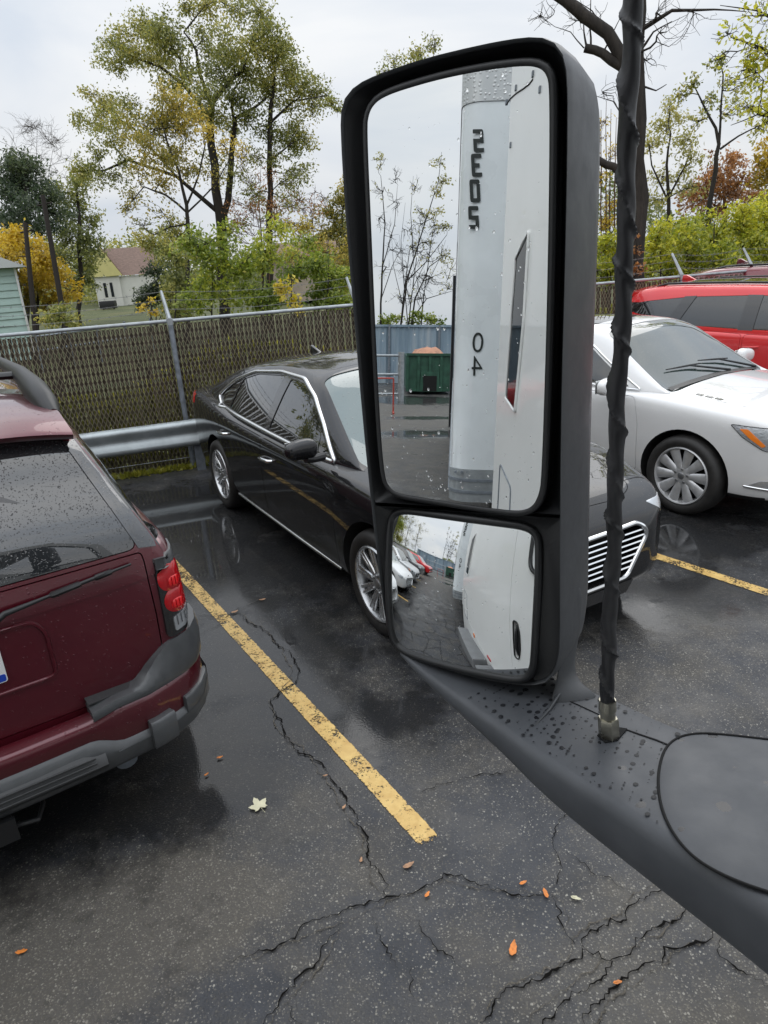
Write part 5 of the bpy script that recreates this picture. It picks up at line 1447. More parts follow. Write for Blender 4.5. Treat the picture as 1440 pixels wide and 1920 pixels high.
def build_mirror():
    root = empty("truck_side_mirror", tuple(FM(0, -.50)), label="large black truck wing mirror with two glasses and a wrapped antenna on its arm", cat="mirror")
    inv = Matrix.Translation(-Vector(FM(0, -.50)))
    # housing shell
    n = 132
    O = resample(OUT2, n); cx = np.mean([p[0] for p in O]); cy = np.mean([p[1] for p in O])
    rings = []
    # rim, then the shell going back and rounding in
    for w, sc, rnd in ((-.004, .985, 0), (.003, .992, 0), (.004, 1.0, 0), (-.002, 1.006, 0), (-.010, 1.008, 0), (-.05, 1.006, 0), (-.090, .985, 0), (-.115, .94, 0), (-.135, .85, 0), (-.148, .70, 0), (-.155, .45, 0), (-.158, .2, 0)):
        rings.append([FM(cx+(u-cx)*sc*(1 if w > -.06 else 1), cy+(v-cy)*(1-(1-sc)*.6), w) for u, v in O])
    V = [p for r in rings for p in r]; F = []
    for i in range(len(rings)-1):
        for k in range(n): F.append((i*n+k, i*n+(k+1) % n, (i+1)*n+(k+1) % n, (i+1)*n+k))
    F.append(tuple((len(rings)-1)*n+k for k in range(n)))
    m = MB(); m.add(V, F); hs = m.build("housing", M_HOUS, root, 50)
    # bezel: black recessed surround between the rim and the glasses
    def surround(outer, inner, w0, w1, mb, k=160):
        """ruled surface between an outer and an inner outline"""
        ang = lambda p, c: math.atan2(p[1]-c[1], p[0]-c[0])
        A = resample(outer, k); B = resample(inner, k); cA = np.mean(B, axis=0)
        A = sorted(A, key=lambda p: ang(p, cA)); B = sorted(B, key=lambda p: ang(p, cA))
        V = []
        for s_ in (0, .35, .7, 1.0):
            for a, b in zip(A, B):
                u, v = a[0]+(b[0]-a[0])*s_, a[1]+(b[1]-a[1])*s_; V.append(FM(u, v, w0+(w1-w0)*(s_**.6)))
        mb.add(V, [(i*k+j, i*k+(j+1) % k, (i+1)*k+(j+1) % k, (i+1)*k+j) for i in range(3) for j in range(k)])
    # split the rim outline between the two glasses
    cut_px = [(700, 945), (1053, 972)]
    a2, b2 = face2(*cut_px[0]), face2(*cut_px[1])
    OI = [(cx+(u-cx)*.985, cy+(v-cy)*.99) for u, v in OUT2]
    side = lambda p: (b2[0]-a2[0])*(p[1]-a2[1])-(b2[1]-a2[1])*(p[0]-a2[0])
    up = [p for p in resample(OI, 400) if side(p) > 0]; lo = [p for p in resample(OI, 400) if side(p) <= 0]
    def close(part):
        # rotate so that the gap is at the end, then join along the divider
        d = [math.dist(part[i], part[(i+1) % len(part)]) for i in range(len(part))]; g = int(np.argmax(d)); part = part[g+1:]+part[:g+1]
        a, b = part[-1], part[0]; return part+[(a[0]+(b[0]-a[0])*t, a[1]+(b[1]-a[1])*t) for t in np.linspace(0, 1, 60)[1:-1]]
    GLo = [(u*1.0, v) for u, v in inset(GL2, -.0035)]; CVo = inset(CV2, -.0035)
    bz = MB(); surround(close(up), GLo, .0, -.026, bz)
    # glasses with a thin grey frame each
    def frame(poly, w, r, name, parent):
        P = [FM(u, v, w) for u, v in resample(poly, 150)]; mb = MB(); mb.tube(P+[P[0]], r, 8, caps=False); return mb.build(name, M_BLACKPL, parent, 80)
    W0 = -.0  # the face plane holds the flat glass
    V = [FM(u, v, 0) for u, v in GL2]+[FM(u, v, -.004) for u, v in GL2]; k = len(GL2)
    # glass sits in the plane itself so that its reflection is that of the traced face
    mg = MB(); mg.add(V, [tuple(range(k)), tuple(range(2*k-1, k-1, -1))]+[(i, (i+1) % k, k+(i+1) % k, k+i) for i in range(k)])
    fg = mg.build("flat_mirror_glass", M_MIRROR, root, 30)
    frame(GLo, -.003, .0042, "glass_rim", fg)
    R = .40
    pc = face(868, 1110); pv = face(*CV_VP); v = unit(pv-CC); npv = unit(-TRUCK_F-v); n0 = unit(npv-(pv-pc)/R); sc = pc+MIR_N*.015-n0*R
    C2 = resample(CV2, 140); c0 = face2(868, 1110); V = []; NV = []
    for q in np.linspace(0, 1, 26)[1:]:
        for u, vv in C2:
            P = FM(c0[0]+(u-c0[0])*q, c0[1]+(vv-c0[1])*q, 0); d = unit(P-CC); o = CC-sc; b = o@d; t = -b-math.sqrt(max(b*b-(o@o-R*R), 0)); X = CC+d*t; V.append(X); NV.append((X-sc)/R)
    V.append(sc+n0*R); NV.append(n0); k = 140; F = []
    for i in range(24):
        for j in range(k): F.append((i*k+j, i*k+(j+1) % k, (i+1)*k+(j+1) % k, (i+1)*k+j))
    for j in range(k): F.append((len(V)-1, (j+1) % k, j))
    me = mesh_of(V, F); me.polygons.foreach_set('use_smooth', [True]*len(me.polygons))
    if me.polygons[0].normal.dot(Vector(n0)) < 0: me.flip_normals()
    me.normals_split_custom_set_from_vertices([tuple(x) for x in NV])
    cg = link("convex_mirror_glass", me, M_MIRROR, root)
    lip = V[24*k:25*k]
    key2 = lambda P: [math.atan2((p-pc)@MIR_V, (p-pc)@MIR_H) for p in P]
    oo = [FM(*p, 0) for p in resample(close(lo), 400)]; A2 = np.array([lip[i] for i in np.argsort(key2(lip))]); ka = np.array(sorted(key2(lip))); V2 = []
    oo = [oo[i] for i in np.argsort(key2(oo))]; ko = sorted(key2(oo))
    near = [A2[int(np.argmin(np.abs(np.angle(np.exp(1j*(ka-t))))))] for t in ko]
    for s_ in (0, .35, .7, 1.0):
        for a, b in zip(oo, near): q = a+(b-a)*s_; V2.append(q-MIR_N*(.004*math.sin(s_*math.pi)+.001*s_))
    bz.add(V2, [(i*400+j, i*400+(j+1) % 400, (i+1)*400+(j+1) % 400, (i+1)*400+j) for i in range(3) for j in range(400)])
    bz.build("bezel", M_BLACKPL, root, 60)
    mb = MB(); mb.tube(lip+[lip[0]], .0048, 8, caps=False); mb.build("glass_rim", M_BLACKPL, cg, 80)
    # rain on the glasses
    rng = np.random.default_rng(11)
    us = [p[0] for p in GL2]; vs = [p[1] for p in GL2]
    def on_flat(r):
        u, v = r.uniform(min(us), max(us)), min(vs)+(max(vs)-min(vs))*r.random()**1.6
        return (FM(u, v, .0002), MIR_N) if in_poly((u, v), inset(GL2, .004)) else None
    beads("raindrops", on_flat, 330, .0003, .0016, fg, rng)
    def on_convex(r):
        i = r.integers(0, 23*k); return (V[i]+NV[i]*.0002, NV[i])
    beads("raindrops", on_convex, 110, .0003, .0011, cg, rng)
    # ---- the arm under the mirror: a hollow plastic beam running back to the cab door
    T = lambda u, w, z: TRUCK_F*u+TRUCK_L*w+np.array([0, 0, z])
    #  stations from the outer tip to the cab: (near edge, far edge) seen in the photograph at the height of the top face
    ST = [((752, 1222), (790, 1222), 1.735, .006), ((800, 1262), (880, 1240), 1.729, .014), ((870, 1312), (975, 1262), 1.725, .024), ((950, 1368), (1060, 1275), 1.722, .036), ((1010, 1412), (1100, 1290), 1.720, .046),
          ((1080, 1458), (1160, 1312), 1.720, .054), ((1180, 1522), (1250, 1352), 1.720, .060), ((1290, 1594), (1350, 1388), 1.720, .064), ((1400, 1665), (1440, 1418), 1.720, .068), ((1540, 1760), (1560, 1455), 1.720, .072), ((1720, 1880), (1700, 1500), 1.718, .075)]
    ns = 26; V = []; F = []; prev = None
    P0, P1, HH = [], [], []
    for a, b, z, h in ST: P0.append(at_z(*a, z)); P1.append(at_z(*b, z)); HH.append(h)
    t0 = np.arange(len(ST)); tq = np.linspace(0, len(ST)-1, 60)
    ip = lambda A: np.stack([pchip(t0, np.array(A)[:, c], tq) for c in range(3)], 1)
    P0, P1 = ip(P0), ip(P1); HH = pchip(t0, HH, tq)
    prof = [(0.00, -1.0), (-.04, -.85), (-.055, -.55), (-.045, -.22), (-.01, -.05), (.05, .0), (.3, .012), (.6, .012), (.9, .0), (.985, -.05), (1.02, -.25), (1.03, -.6), (1.0, -1.0)]
    m_ = len(prof)
    for i in range(60):
        for f, d in prof: V.append(P0[i]+(P1[i]-P0[i])*f+np.array([0, 0, d*HH[i] if d < 0 else d*.1]))
    for i in range(59):
        for j in range(m_): F.append((i*m_+j, i*m_+(j+1) % m_, (i+1)*m_+(j+1) % m_, (i+1)*m_+j))
    F.append(tuple(range(m_))); F.append(tuple(59*m_+j for j in range(m_-1, -1, -1)))
    ab = MB(); ab.add(V, F); arm = ab.build("arm", M_ARM, root, 50)
    # neck that carries the housing: sweeps from its back edge down into the arm
    nk = MB(); P = []; A_ = [((1054, 1090), (1098, 1090)), ((1053, 1165), (1094, 1165)), ((1051, 1222), (1082, 1222)), ((1045, 1262), (1079, 1256)), ((1035, 1290), (1112, 1288)), ((1015, 1330), (1140, 1305))]
    bk = [.012, .012, .014, .016, .02, .03]
    for (a, b), k_ in zip(A_, bk):
        w_ = face_deep(*a, .012); e_ = face_deep(*b, .075)
        P.append((w_, e_))
    zt = 1.716
    P[-1] = (at_z(1018, 1335, zt), at_z(1150, 1312, zt)); P[-2] = (at_z(1036, 1298, 1.731), at_z(1096, 1287, 1.731))
    V = []; F = []
    for w_, e_ in P:
        d = unit(e_-w_); side_ = unit(np.cross(d, [0, 0, 1.0]))
        for f, o in ((0, .0), (.1, .002), (.5, .003), (.9, .002), (1, 0), (.5, -.003)): V.append(w_+(e_-w_)*f-side_*o)
    for i in range(len(P)-1):
        for j in range(6): F.append((i*6+j, i*6+(j+1) % 6, (i+1)*6+(j+1) % 6, (i+1)*6+j))
    F.append(tuple(range(6))); F.append(tuple((len(P)-1)*6+j for j in range(5, -1, -1)))
    nk.add(V, F); me = nk.mesh(180)
    md = bpy.data.objects.new("tmp", me); COL.objects.link(md); sm_ = md.modifiers.new("s", 'SUBSURF'); sm_.levels = 2
    me2 = bpy.data.meshes.new_from_object(md.evaluated_get(bpy.context.evaluated_depsgraph_get())); bpy.data.objects.remove(md)
    smooth(me2, 180); link("neck", me2, M_HOUS, root)
    # cover cap on the arm with its shut line, and the seams in the moulding
    zc = 1.7225
    cap_px = [(1560, 1400), (1440, 1385), (1340, 1374), (1300, 1374), (1268, 1382), (1246, 1402), (1235, 1440), (1234, 1480), (1242, 1520), (1262, 1562), (1295, 1602), (1340, 1632), (1400, 1658), (1470, 1680), (1620, 1735), (1720, 1650)]
    cp = [at_z(*p, zc) for p in cap_px]
    def soft(Q, it=3):
        for _ in range(it): Q = [Q[0]]+[q for i in range(len(Q)-1) for q in (Q[i]*.75+Q[i+1]*.25, Q[i]*.25+Q[i+1]*.75)]+[Q[-1]]
        return Q
    cp = soft(cp); P = cp[4:-8]
    P = [np.array(p) for p in dense(P, .004, closed=False)]
    g = MB(); g.tube([p+np.array([0, 0, -.0008]) for p in P], .0014, 6); g.build("cap_seam", M_WELL, arm, 80)
    cen = sum(cp)/len(cp); Vc = []; Fc = []; rn = 8; C_ = dense(cp, .006); kc = len(C_)
    for q in range(1, rn+1):
        for p in C_: Vc.append(cen+(p-cen)*(q/rn)*.985+np.array([0, 0, .0035*(1-(q/rn)**6)-.0008]))
    Vc.append(cen+np.array([0, 0, .0027]))
    for i in range(rn-1):
        for j in range(kc): Fc.append((i*kc+j, i*kc+(j+1) % kc, (i+1)*kc+(j+1) % kc, (i+1)*kc+j))
    for j in range(kc): Fc.append((len(Vc)-1, j, (j+1) % kc))
    mc = MB(); mc.add(Vc, Fc); mc.build("arm_cap", M_ARM, root, 60)
    sm1 = MB(); sm1.tube([at_z(px, py, 1.7206) for px, py in ((1172, 1368), (1200, 1378), (1230, 1388), (1252, 1397))], .0013, 6); sm1.build("arm_seam", M_WELL, arm, 80)
    sm2 = MB(); sm2.tube([at_z(px, py, 1.7212) for px, py in ((1042, 1304), (1085, 1322), (1124, 1340))], .0006, 5); sm2.build("arm_seam", M_WELL, arm, 80)
    # low ridge where the tray under the glass meets the arm
    rd = MB(); rd.tube([at_z(px, py, zz) for px, py, zz in ((1058, 1272, 1.735), (1048, 1302, 1.728), (1030, 1330, 1.7235), (1005, 1358, 1.7215), (985, 1372, 1.7205))], [.002, .002, .0016, .0012, .0005], 6, sx=1.2); rd.build("tray_ridge", M_HOUS, arm, 80)
    # antenna slot and antenna
    base = at_z(1141, 1378, 1.722)
    sl = MB(); sl.prism([tuple(at_z(px, py, 1.7225)[:2]) for px, py in ((1120, 1378), (1150, 1362), (1176, 1366), (1158, 1388), (1135, 1392))], lambda u, v, w: (u, v, w), 1.7195, 1.7228); sl.build("antenna_slot", M_WELL, arm)
    topd = ray(1187, -60); base_d = np.linalg.norm(base[:2])
    # the whip rises a little out of plumb; follow it in the plane through its foot that faces the camera
    def whip(px, py):
        d = ray(px, py); nrm = unit(np.array([base[0], base[1], 0])); t = (base@nrm)/(d@nrm); return CC+d*t
    an = MB()
    ht = whip(1141, 1340); an0 = whip(1142, 1378); ax = unit(ht-an0)
    wroot = None
    pts = [whip(px, py) for px, py in ((1139, 1312), (1143, 1200), (1150, 1000), (1158, 800), (1166, 600), (1173, 400), (1180, 200), (1186, 0), (1190, -120), (1193, -220))]
    PP = []
    for i in range(len(pts)-1):
        for t in np.linspace(0, 1, 60, endpoint=False): PP.append(pts[i]+(pts[i+1]-pts[i])*t)
    rad = []; L = 0; rng = np.random.default_rng(5); ph = 0
    n_ = 20; V = []; F = []
    for i, p in enumerate(PP):
        if i: L += np.linalg.norm(p-PP[i-1])
        t = unit(PP[min(i+1, len(PP)-1)]-PP[max(i-1, 0)]); a = unit(np.cross(t, [0, 1, 0])); b = np.cross(t, a)
        wob = .0008*math.sin(L*27)+.0006*math.sin(L*61+1)
        for k_ in range(n_):
            th = 2*math.pi*k_/n_
            s_ = (th/(2*math.pi)+L*17.5+.12*math.sin(L*31)+.10*math.sin(L*83+2)) % 1.0
            lap = .0026*math.exp(-((s_-.5)/.055)**2)+.0010*(s_ if s_ < .5 else (1-s_)*.2)
            V.append(p+a*wob+(.0068+lap+.0005*math.sin(L*140+th*2))*(math.cos(th)*a+math.sin(th)*b))
    for i in range(len(PP)-1):
        for k_ in range(n_): F.append((i*n_+k_, i*n_+(k_+1) % n_, (i+1)*n_+(k_+1) % n_, (i+1)*n_+k_))
    F.append(tuple(range(n_)))
    an.add(V, F); whip_o = an.build("antenna", M_TAPE, root, 60)
    nt_ = MB(); e1, e2 = an0-ax*.006, whip(1140, 1345)
    nt_.tube([e1, e1+(e2-e1)*.08, e2-(e2-e1)*.08, e2], [.0095, .0108, .0108, .0098], 6); nt_.tube([e2, whip(1139, 1330)], [.0078, .0078], 16); nt_.tube([whip(1139, 1330), whip(1139, 1312)], [.0092, .0085], 16)
    nt_.build("antenna_nut", M_NUT, whip_o, 30)
    # drops standing on the top of the arm
    def on_arm(r):
        px, py = r.uniform(830, 1440), r.uniform(1250, 1640); i = int(r.uniform(12, 59)); f = r.uniform(.05, .95)
        return (P0[i]+(P1[i]-P0[i])*f+np.array([0, 0, .0014]), np.array([0, 0, 1.0]))
    beads("raindrops", on_arm, 560, .0006, .0029, arm, rng, .05, M_WETSPOT)
    for o in children(root): o.matrix_parent_inverse = inv
CV_VP = (836, 1052)
M_TAPE = simple("black_wrap_tape", (.022, .022, .024), .42, nscale=40, namt=.3, bscale=220, bstr=.25, bdist=.001)
M_NUT = simple("weathered_brass_nut", (.42, .40, .33), .32, .9, nscale=60, namt=.3)
build_mirror()
# ---------------------------------------------------------------- what stands behind the camera and shows in the two mirrors
def mirror_ray(px, py):
    d = unit(ray(px, py)); X = face(px, py); return X, d-2*(d@MIR_N)*MIR_N
def mirror_at(px, py, p0, nrm):
    X, r = mirror_ray(px, py); t = ((np.asarray(p0)-X)@nrm)/(r@nrm); return X+r*t
P_TRUCK = car_paint("white_truck_paint", (.78, .79, .78), .0, .03, dirt=.10, drops=.12, dscale=40, rough=.4)
P_TRUCK.node_tree.nodes['Principled BSDF'].inputs['Coat Weight'].default_value = .35
P_TRAILER = simple("white_trailer_panel", (.74, .78, .80), .30, .0, .5, nscale=3, namt=.08)
M_STEPG = simple("grey_step_fairing", (.16, .165, .17), .45, nscale=8, namt=.15)
M_DIGIT = simple("dark_green_lettering", (.015, .02, .018), .4)
def plate_mat():
    m, nt, b = principled("diamond_plate")
    v = coords(nt); w = N(nt, "ShaderNodeTexBrick", Scale=26.0); nt.links.new(v, w.inputs['Vector'])
    x = voro(nt, v, 42, rnd=.5)
    b.inputs['Base Color'].default_value = (.52, .53, .53, 1); b.inputs['Metallic'].default_value = .5; b.inputs['Roughness'].default_value = .38
    nt.links.new(bump(nt, ramp(nt, x.outputs['Distance'], [(.2, 1.0), (.35, 0.0)]), .45, .006), b.inputs['Normal']); return m
M_PLATE = plate_mat()
def FT(u, w, z): return TRUCK_F*u+TRUCK_L*w+np.array([0, 0, z])
side_fr = lambda u, v, w: tuple(FT(u, w, v))
A_ = .12      # the side of the cab, in metres outboard of the camera
def build_truck():
    root = empty("semi_truck", tuple(FT(-1, -1, 0)), label="white semi truck cab and sleeper mirrored close up in both mirror glasses", cat="truck")
    inv = Matrix.Translation(-Vector(FT(-1, -1, 0)))
    # side skin with window opening, made of pieces that butt
    win = round_poly([(-.22, 1.95), (.30, 1.80), (1.02, 1.80), (1.02, 2.34), (.70, 2.78), (-.22, 2.78)], [.08, .05, .03, .03, .1, .08])
    def skin(name, poly, mat, w0=A_-.05, w1=A_, parent=root, b=.004): 
        m = MB(); m.prism(poly, side_fr, w0, w1); return m.build(name, mat, parent, 40, bevel=b)
    body = MB()
    body.prism([(-2.6, 1.15), (-.445, .62), (-.445, 2.98), (-1.5, 3.38), (-2.60, 3.62)], side_fr, A_-.05, A_)
    sk = body.build("sleeper_side", P_TRUCK, root, 40)
    # the skin's rear lower corner curves down to the skirt
    lowp = round_poly([(-2.42, .62), (-.447, .62), (-2.598, 1.148)], .01)
    skin("skirt", round_poly([(-2.55, .60), (-.46, .60), (-2.55, 1.12)], .02), P_TRUCK, A_-.045, A_-.004)
    # door: four pieces round the window as one mesh via boolean
    dm = prism_mesh(round_poly([(-.437, .78), (-.30, .66), (1.12, .66), (1.12, 2.4), (.80, 2.86), (-.437, 2.86)], .06), side_fr, A_-.05, A_+.001)
    dm = boolean(dm, prism_mesh(win, side_fr, -.2, .4), 'DIFFERENCE')
    hp = round_poly([(-.385, 1.25), (-.33, 1.25), (-.30, 1.36), (-.30, 1.50), (-.33, 1.58), (-.385, 1.58)], .035)
    dm = boolean(dm, prism_mesh(hp, side_fr, A_-.03, .4), 'DIFFERENCE')
    smooth(dm, 30); dm.materials.clear(); door = link("door", dm, P_TRUCK, root)
    m = MB(); m.prism(inset(hp, .002), side_fr, A_-.032, A_-.026); m.tube([FT(u, A_+.004, z) for u, z in dense(hp, .01)]+[FT(*[hp[0][0], A_+.004, hp[0][1]])], .006, 6, caps=False)
    m.tube([FT(-.345, A_-.01, 1.29), FT(-.335, A_+.012, 1.36), FT(-.335, A_+.012, 1.48), FT(-.345, A_-.01, 1.55)], .011, 8); m.build("handle", M_BLACKPL, door, 50)
    m = MB(); P = [FT(u, A_+.004, z) for u, z in dense(win, .03)]; m.tube(P+[P[0]], .014, 6, caps=False); m.build("window_seal", M_BLACKPL, door, 60)
    # above the door, cab front pillar, roof, far side and back close the cab
    m = MB(); m.prism([(-.444, 2.87), (.8, 2.87), (.6, 2.92), (-.444, 2.97)], side_fr, A_-.05, A_)
    m.prism([(1.13, .66), (1.5, .66), (1.5, 1.72), (1.13, 1.74)], side_fr, A_-.05, A_); m.build("cab_side", P_TRUCK, root, 40)
    m = MB(); c = FT(-.85, -1.06, 3.60)
    pr = [(-2.6, 3.625), (-1.5, 3.385), (-.44, 2.985), (.6, 2.925), (.8, 2.88)]; m.prism(pr+[(u, z+.05) for u, z in pr[::-1]], side_fr, -2.25, A_-.003); m.build("roof", P_TRUCK, root)
    m = MB(); m.prism([(-2.6, .9), (1.1, .9), (1.1, 2.4), (.8, 2.85), (-.44, 2.95), (-2.6, 3.58)], side_fr, -2.30, -2.252); m.build("far_side", P_TRUCK, root)
    bk = lambda u, v, w: tuple(FT(w, u, v))
    m = MB(); m.prism([(A_-.055, .9), (-2.25, .9), (-2.25, 3.58), (A_-.055, 3.58)], bk, -2.59, -2.55); m.build("sleeper_back", P_TRUCK, root)
    m = MB(); m.prism([(A_-.055, .95), (-2.25, .95), (-2.25, 2.98), (A_-.055, 2.98)], bk, -.62, -.60); m.build("bunk_curtain", M_WELL, root)
    m = MB(); m.box(FT(-.6, -1.06, 1.02), (3.9, 2.2, .08), Matrix.Rotation(math.radians(22), 3, 'Z')); m.build("cab_floor", M_WELL, root)
    # sleeper window with its bright surround, lower hatch, marker lamp
    sw = round_poly([(-2.30, 1.84), (-2.05, 1.80), (-1.96, 2.2), (-1.955, 2.56), (-2.22, 2.48)], .015)
    m = MB(); m.prism(sw, side_fr, A_+.0005, A_+.006); swo = m.build("sleeper_window", simple("sleeper_glass", (.012, .014, .015), .03, ior=1.12), root)
    m = MB(); P = [FT(u, A_+.006, z) for u, z in dense(sw, .03)]; m.tube(P+[P[0]], .007, 6, caps=False); m.build("window_seal", P_TRUCK, swo, 60)
    m = MB(); hp2 = round_poly([(-2.40, 1.0), (-2.05, .98), (-2.07, 1.44), (-2.39, 1.50)], .03); P = [FT(u, A_+.001, z) for u, z in dense(hp2, .03)]; m.tube(P+[P[0]], .005, 5, caps=False); m.build("locker_lid", M_GALV_DULL, root, 60)
    for u, z in ((-1.02, .80),): m = MB(); m.prism(round_poly([(u-.05, z), (u+.05, z-.02), (u+.05, z+.02), (u-.05, z+.04)], .01), side_fr, A_+.001, A_+.012); m.build("marker_lamp", M_REDLENS, root)
    m = MB(); m.prism(round_poly([(-1.66, .83), (-1.60, .82), (-1.60, .88), (-1.66, .89)], .01), side_fr, A_+.001, A_+.012); m.build("marker_lamp", M_AMBER, root)
    # rivets and moulding lines
    m = MB()
    for px, py in ((1000, 139), (968, 165), (1013, 168), (950, 192), (958, 272)):
        q = mirror_at(px, py, FT(0, A_, 0), TRUCK_L); m.box(q, (.022, .012, .022), Matrix.Rotation(math.radians(22), 3, 'Z'))
    m.build("rivets", M_GALV_DULL, root)
    m = MB(); m.tube([mirror_at(px, py, FT(0, A_+.001, 0), TRUCK_L) for px, py in ((950, 196), (956, 186), (968, 175), (982, 166), (992, 158), (999, 149))], .0035, 6); m.build("panel_seam", M_WELL, root, 60)
    # steps and tank fairing along the bottom
    m = MB(); m.prism(round_poly([(-2.2, .42), (-1.16, .38), (-1.16, .70), (-2.2, .74)], .03), side_fr, -.1, .33); m.build("step_fairing", M_STEPG, root, bevel=.02)
    m = MB(); m.prism(round_poly([(-1.04, .36), (-.10, .34), (-.10, .66), (-1.04, .69)], .03), side_fr, -.1, .34); m.build("step_fairing", M_STEPG, root, bevel=.02)
    # rear tractor wheels
    for u in (-3.3, -4.6):
        m = MB(); c = Vector(FT(u, -.55, .50)); k = MB(); k.lathe([(.20, -.28), (.30, -.30), (.47, -.29), (.50, -.25), (.50, .25), (.47, .29), (.2, .28)], 36, 'y', close=True)
        R_ = Matrix.Rotation(math.radians(22), 3, 'Z'); m.add([R_ @ Vector(v)+c for v in k.V], k.F); m.build("wheel", M_RUBBER, root, 40)
    m = MB(); m.box(FT(-3.6, -1.05, .85), (4.4, .9, .22), Matrix.Rotation(math.radians(22), 3, 'Z')); m.build("chassis", M_WELL, root)
    for o in children(root): o.matrix_parent_inverse = inv
build_truck()
TR_F, TR_L = az(62.2), az(62.2-90)      # the trailer stands a little askew of the tractor
TR_C = FT(-3.4, .27, 0)
def build_trailer():
    G = lambda u, w, z: TR_C+TR_F*u+TR_L*w+np.array([0, 0, z])
    root = empty("box_trailer", tuple(G(-5, -1.3, 0)), label="long white box trailer with numbers on its front corner, seen in the tall mirror glass", cat="trailer")
    inv = Matrix.Translation(-Vector(G(-5, -1.3, 0)))
    r = .13; L = 11.0
    plan = [(-L, 0), (-r, 0)]+[(-r+r*math.sin(t), -r+r*math.cos(t)) for t in np.linspace(0, math.pi/2, 10)][1:]+[(0, -2.45), (-.13, -2.58), (-L, -2.58)]
    fr = lambda u, v, w: tuple(G(u, v, w))
    m = MB(); m.prism(plan, fr, 1.28, 3.47); m.build("box_body", P_TRAILER, root, 30)
    m = MB(); m.prism(inset(plan, -.006), fr, 3.472, 4.08); m.build("top_panel", M_PLATE, root, 30)
    m = MB(); m.prism(inset(plan, -.010), fr, 1.06, 1.278); m.build("bottom_rail", M_GALV, root, 30)
    m = MB()
    for z in (1.12, 1.20): m.prism(inset(plan, -.018), fr, z, z+.018)
    m.build("rail_rib", M_GALV_DULL, root, 30)
    m = MB(); m.box(G(-.3, -1.3, .98), (.3, 2.0, .14), Matrix.Rotation(math.radians(27.8), 3, 'Z')); m.build("king_plate", M_WELL, root)
    m = MB()
    for k in range(7): m.tube([G(-.01, -.03-.04*k, 1.262), G(.008, -.03-.04*k, 1.262)], .009, 6)
    m.build("rivets", M_GALV_DULL, root)
    for u in (-8.6, -9.9):
        for w in (-.35, -2.2):
            k = MB(); k.lathe([(.20, -.28), (.30, -.30), (.47, -.29), (.50, -.25), (.50, .25), (.47, .29), (.2, .28)], 30, 'y', close=True)
            R_ = Matrix.Rotation(math.radians(27.8), 3, 'Z'); c = Vector(G(u, w, .5)); m = MB(); m.add([R_ @ Vector(v)+c for v in k.V], k.F); m.build("wheel", M_RUBBER, root, 40)
    m = MB(); m.box(G(-9.2, -1.3, .8), (3.2, 1.2, .4), Matrix.Rotation(math.radians(27.8), 3, 'Z')); m.build("bogie", M_WELL, root)
    m = MB(); m.prism([(-L-.03, .012), (-L, .012), (-L, -2.59), (-L-.03, -2.59)], fr, .75, 4.09); m.build("rear_frame", M_GALV_DULL, root)
    # the numbers, one digit a part
    right = unit(np.cross(-TR_F, [0, 0, 1.0]))
    def digit(ch, px, py, hpx, wide, bold):
        q = mirror_at(px, py, G(.003, 0, 0), TR_F); t = mirror_at(px, py-hpx/2, G(.003, 0, 0), TR_F); b = mirror_at(px, py+hpx/2, G(.003, 0, 0), TR_F); h = t[2]-b[2]
        cu = bpy.data.curves.new("digit", 'FONT'); cu.body = ch; cu.align_x = 'CENTER'; cu.align_y = 'CENTER'; cu.size = 1.0; cu.extrude = .002; cu.offset = bold
        o = bpy.data.objects.new("d", cu); COL.objects.link(o); me = bpy.data.meshes.new_from_object(o.evaluated_get(bpy.context.evaluated_depsgraph_get())); bpy.data.objects.remove(o)
        ys = [v.co.y for v in me.vertices]; xs = [v.co.x for v in me.vertices]; sy = h/(max(ys)-min(ys)); sx = wide/(max(xs)-min(xs)); cy = (max(ys)+min(ys))/2; cx = (max(xs)+min(xs))/2
        X = Vector(right); Z = Vector((0, 0, 1)); Nn = Vector(TR_F); q = Vector(q)
        for v in me.vertices: c = v.co.copy(); v.co = q+X*((c.x-cx)*sx)+Z*((c.y-cy)*sy)+Nn*c.z*1.0
        me.materials.clear(); link("number_digit", me, M_DIGIT, root)
    t_, h_ = .34, .18
    BLOCK = {"5": [[(0, 1), (1, 1), (1, 1-h_), (t_, 1-h_), (t_, .5+h_/2), (1, .5+h_/2), (1, 0), (0, 0), (0, h_), (1-t_, h_), (1-t_, .5-h_/2), (0, .5-h_/2)]],
             "3": [[(0, 1), (1, 1), (1, 0), (0, 0), (0, h_), (1-t_, h_), (1-t_, .5-h_/2), (.2, .5-h_/2), (.2, .5+h_/2), (1-t_, .5+h_/2), (1-t_, 1-h_), (0, 1-h_)]],
             "2": [[(0, 1), (1, 1), (1, .5-h_/2), (t_, .5-h_/2), (t_, h_), (1, h_), (1, 0), (0, 0), (0, .5+h_/2), (1-t_, .5+h_/2), (1-t_, 1-h_), (0, 1-h_)]],
             "0": [[(.5, 1), (0, 1), (0, 0), (.5, 0), (.5, h_), (t_, h_), (t_, 1-h_), (.5, 1-h_)], [(.5, 1), (1, 1), (1, 0), (.5, 0), (.5, h_), (1-t_, h_), (1-t_, 1-h_), (.5, 1-h_)]]}
    def block(ch, px, py, hpx, wide):
        q = mirror_at(px, py, G(.003, 0, 0), TR_F); h = mirror_at(px, py-hpx/2, G(.003, 0, 0), TR_F)[2]-mirror_at(px, py+hpx/2, G(.003, 0, 0), TR_F)[2]; m = MB()
        for poly in BLOCK[ch]:
            rp = round_poly(poly, [.16 if x in (0, 1) and y in (0, 1) else .02 for x, y in poly], 3)
            m.prism([((x-.5)*wide+(y-.5)*.012, (y-.5)*h) for x, y in rp], lambda u, v, w: tuple(q+right*u+np.array([0, 0, v])+TR_F*w), 0, .003)
        m.build("number_digit", M_DIGIT, root, 20)
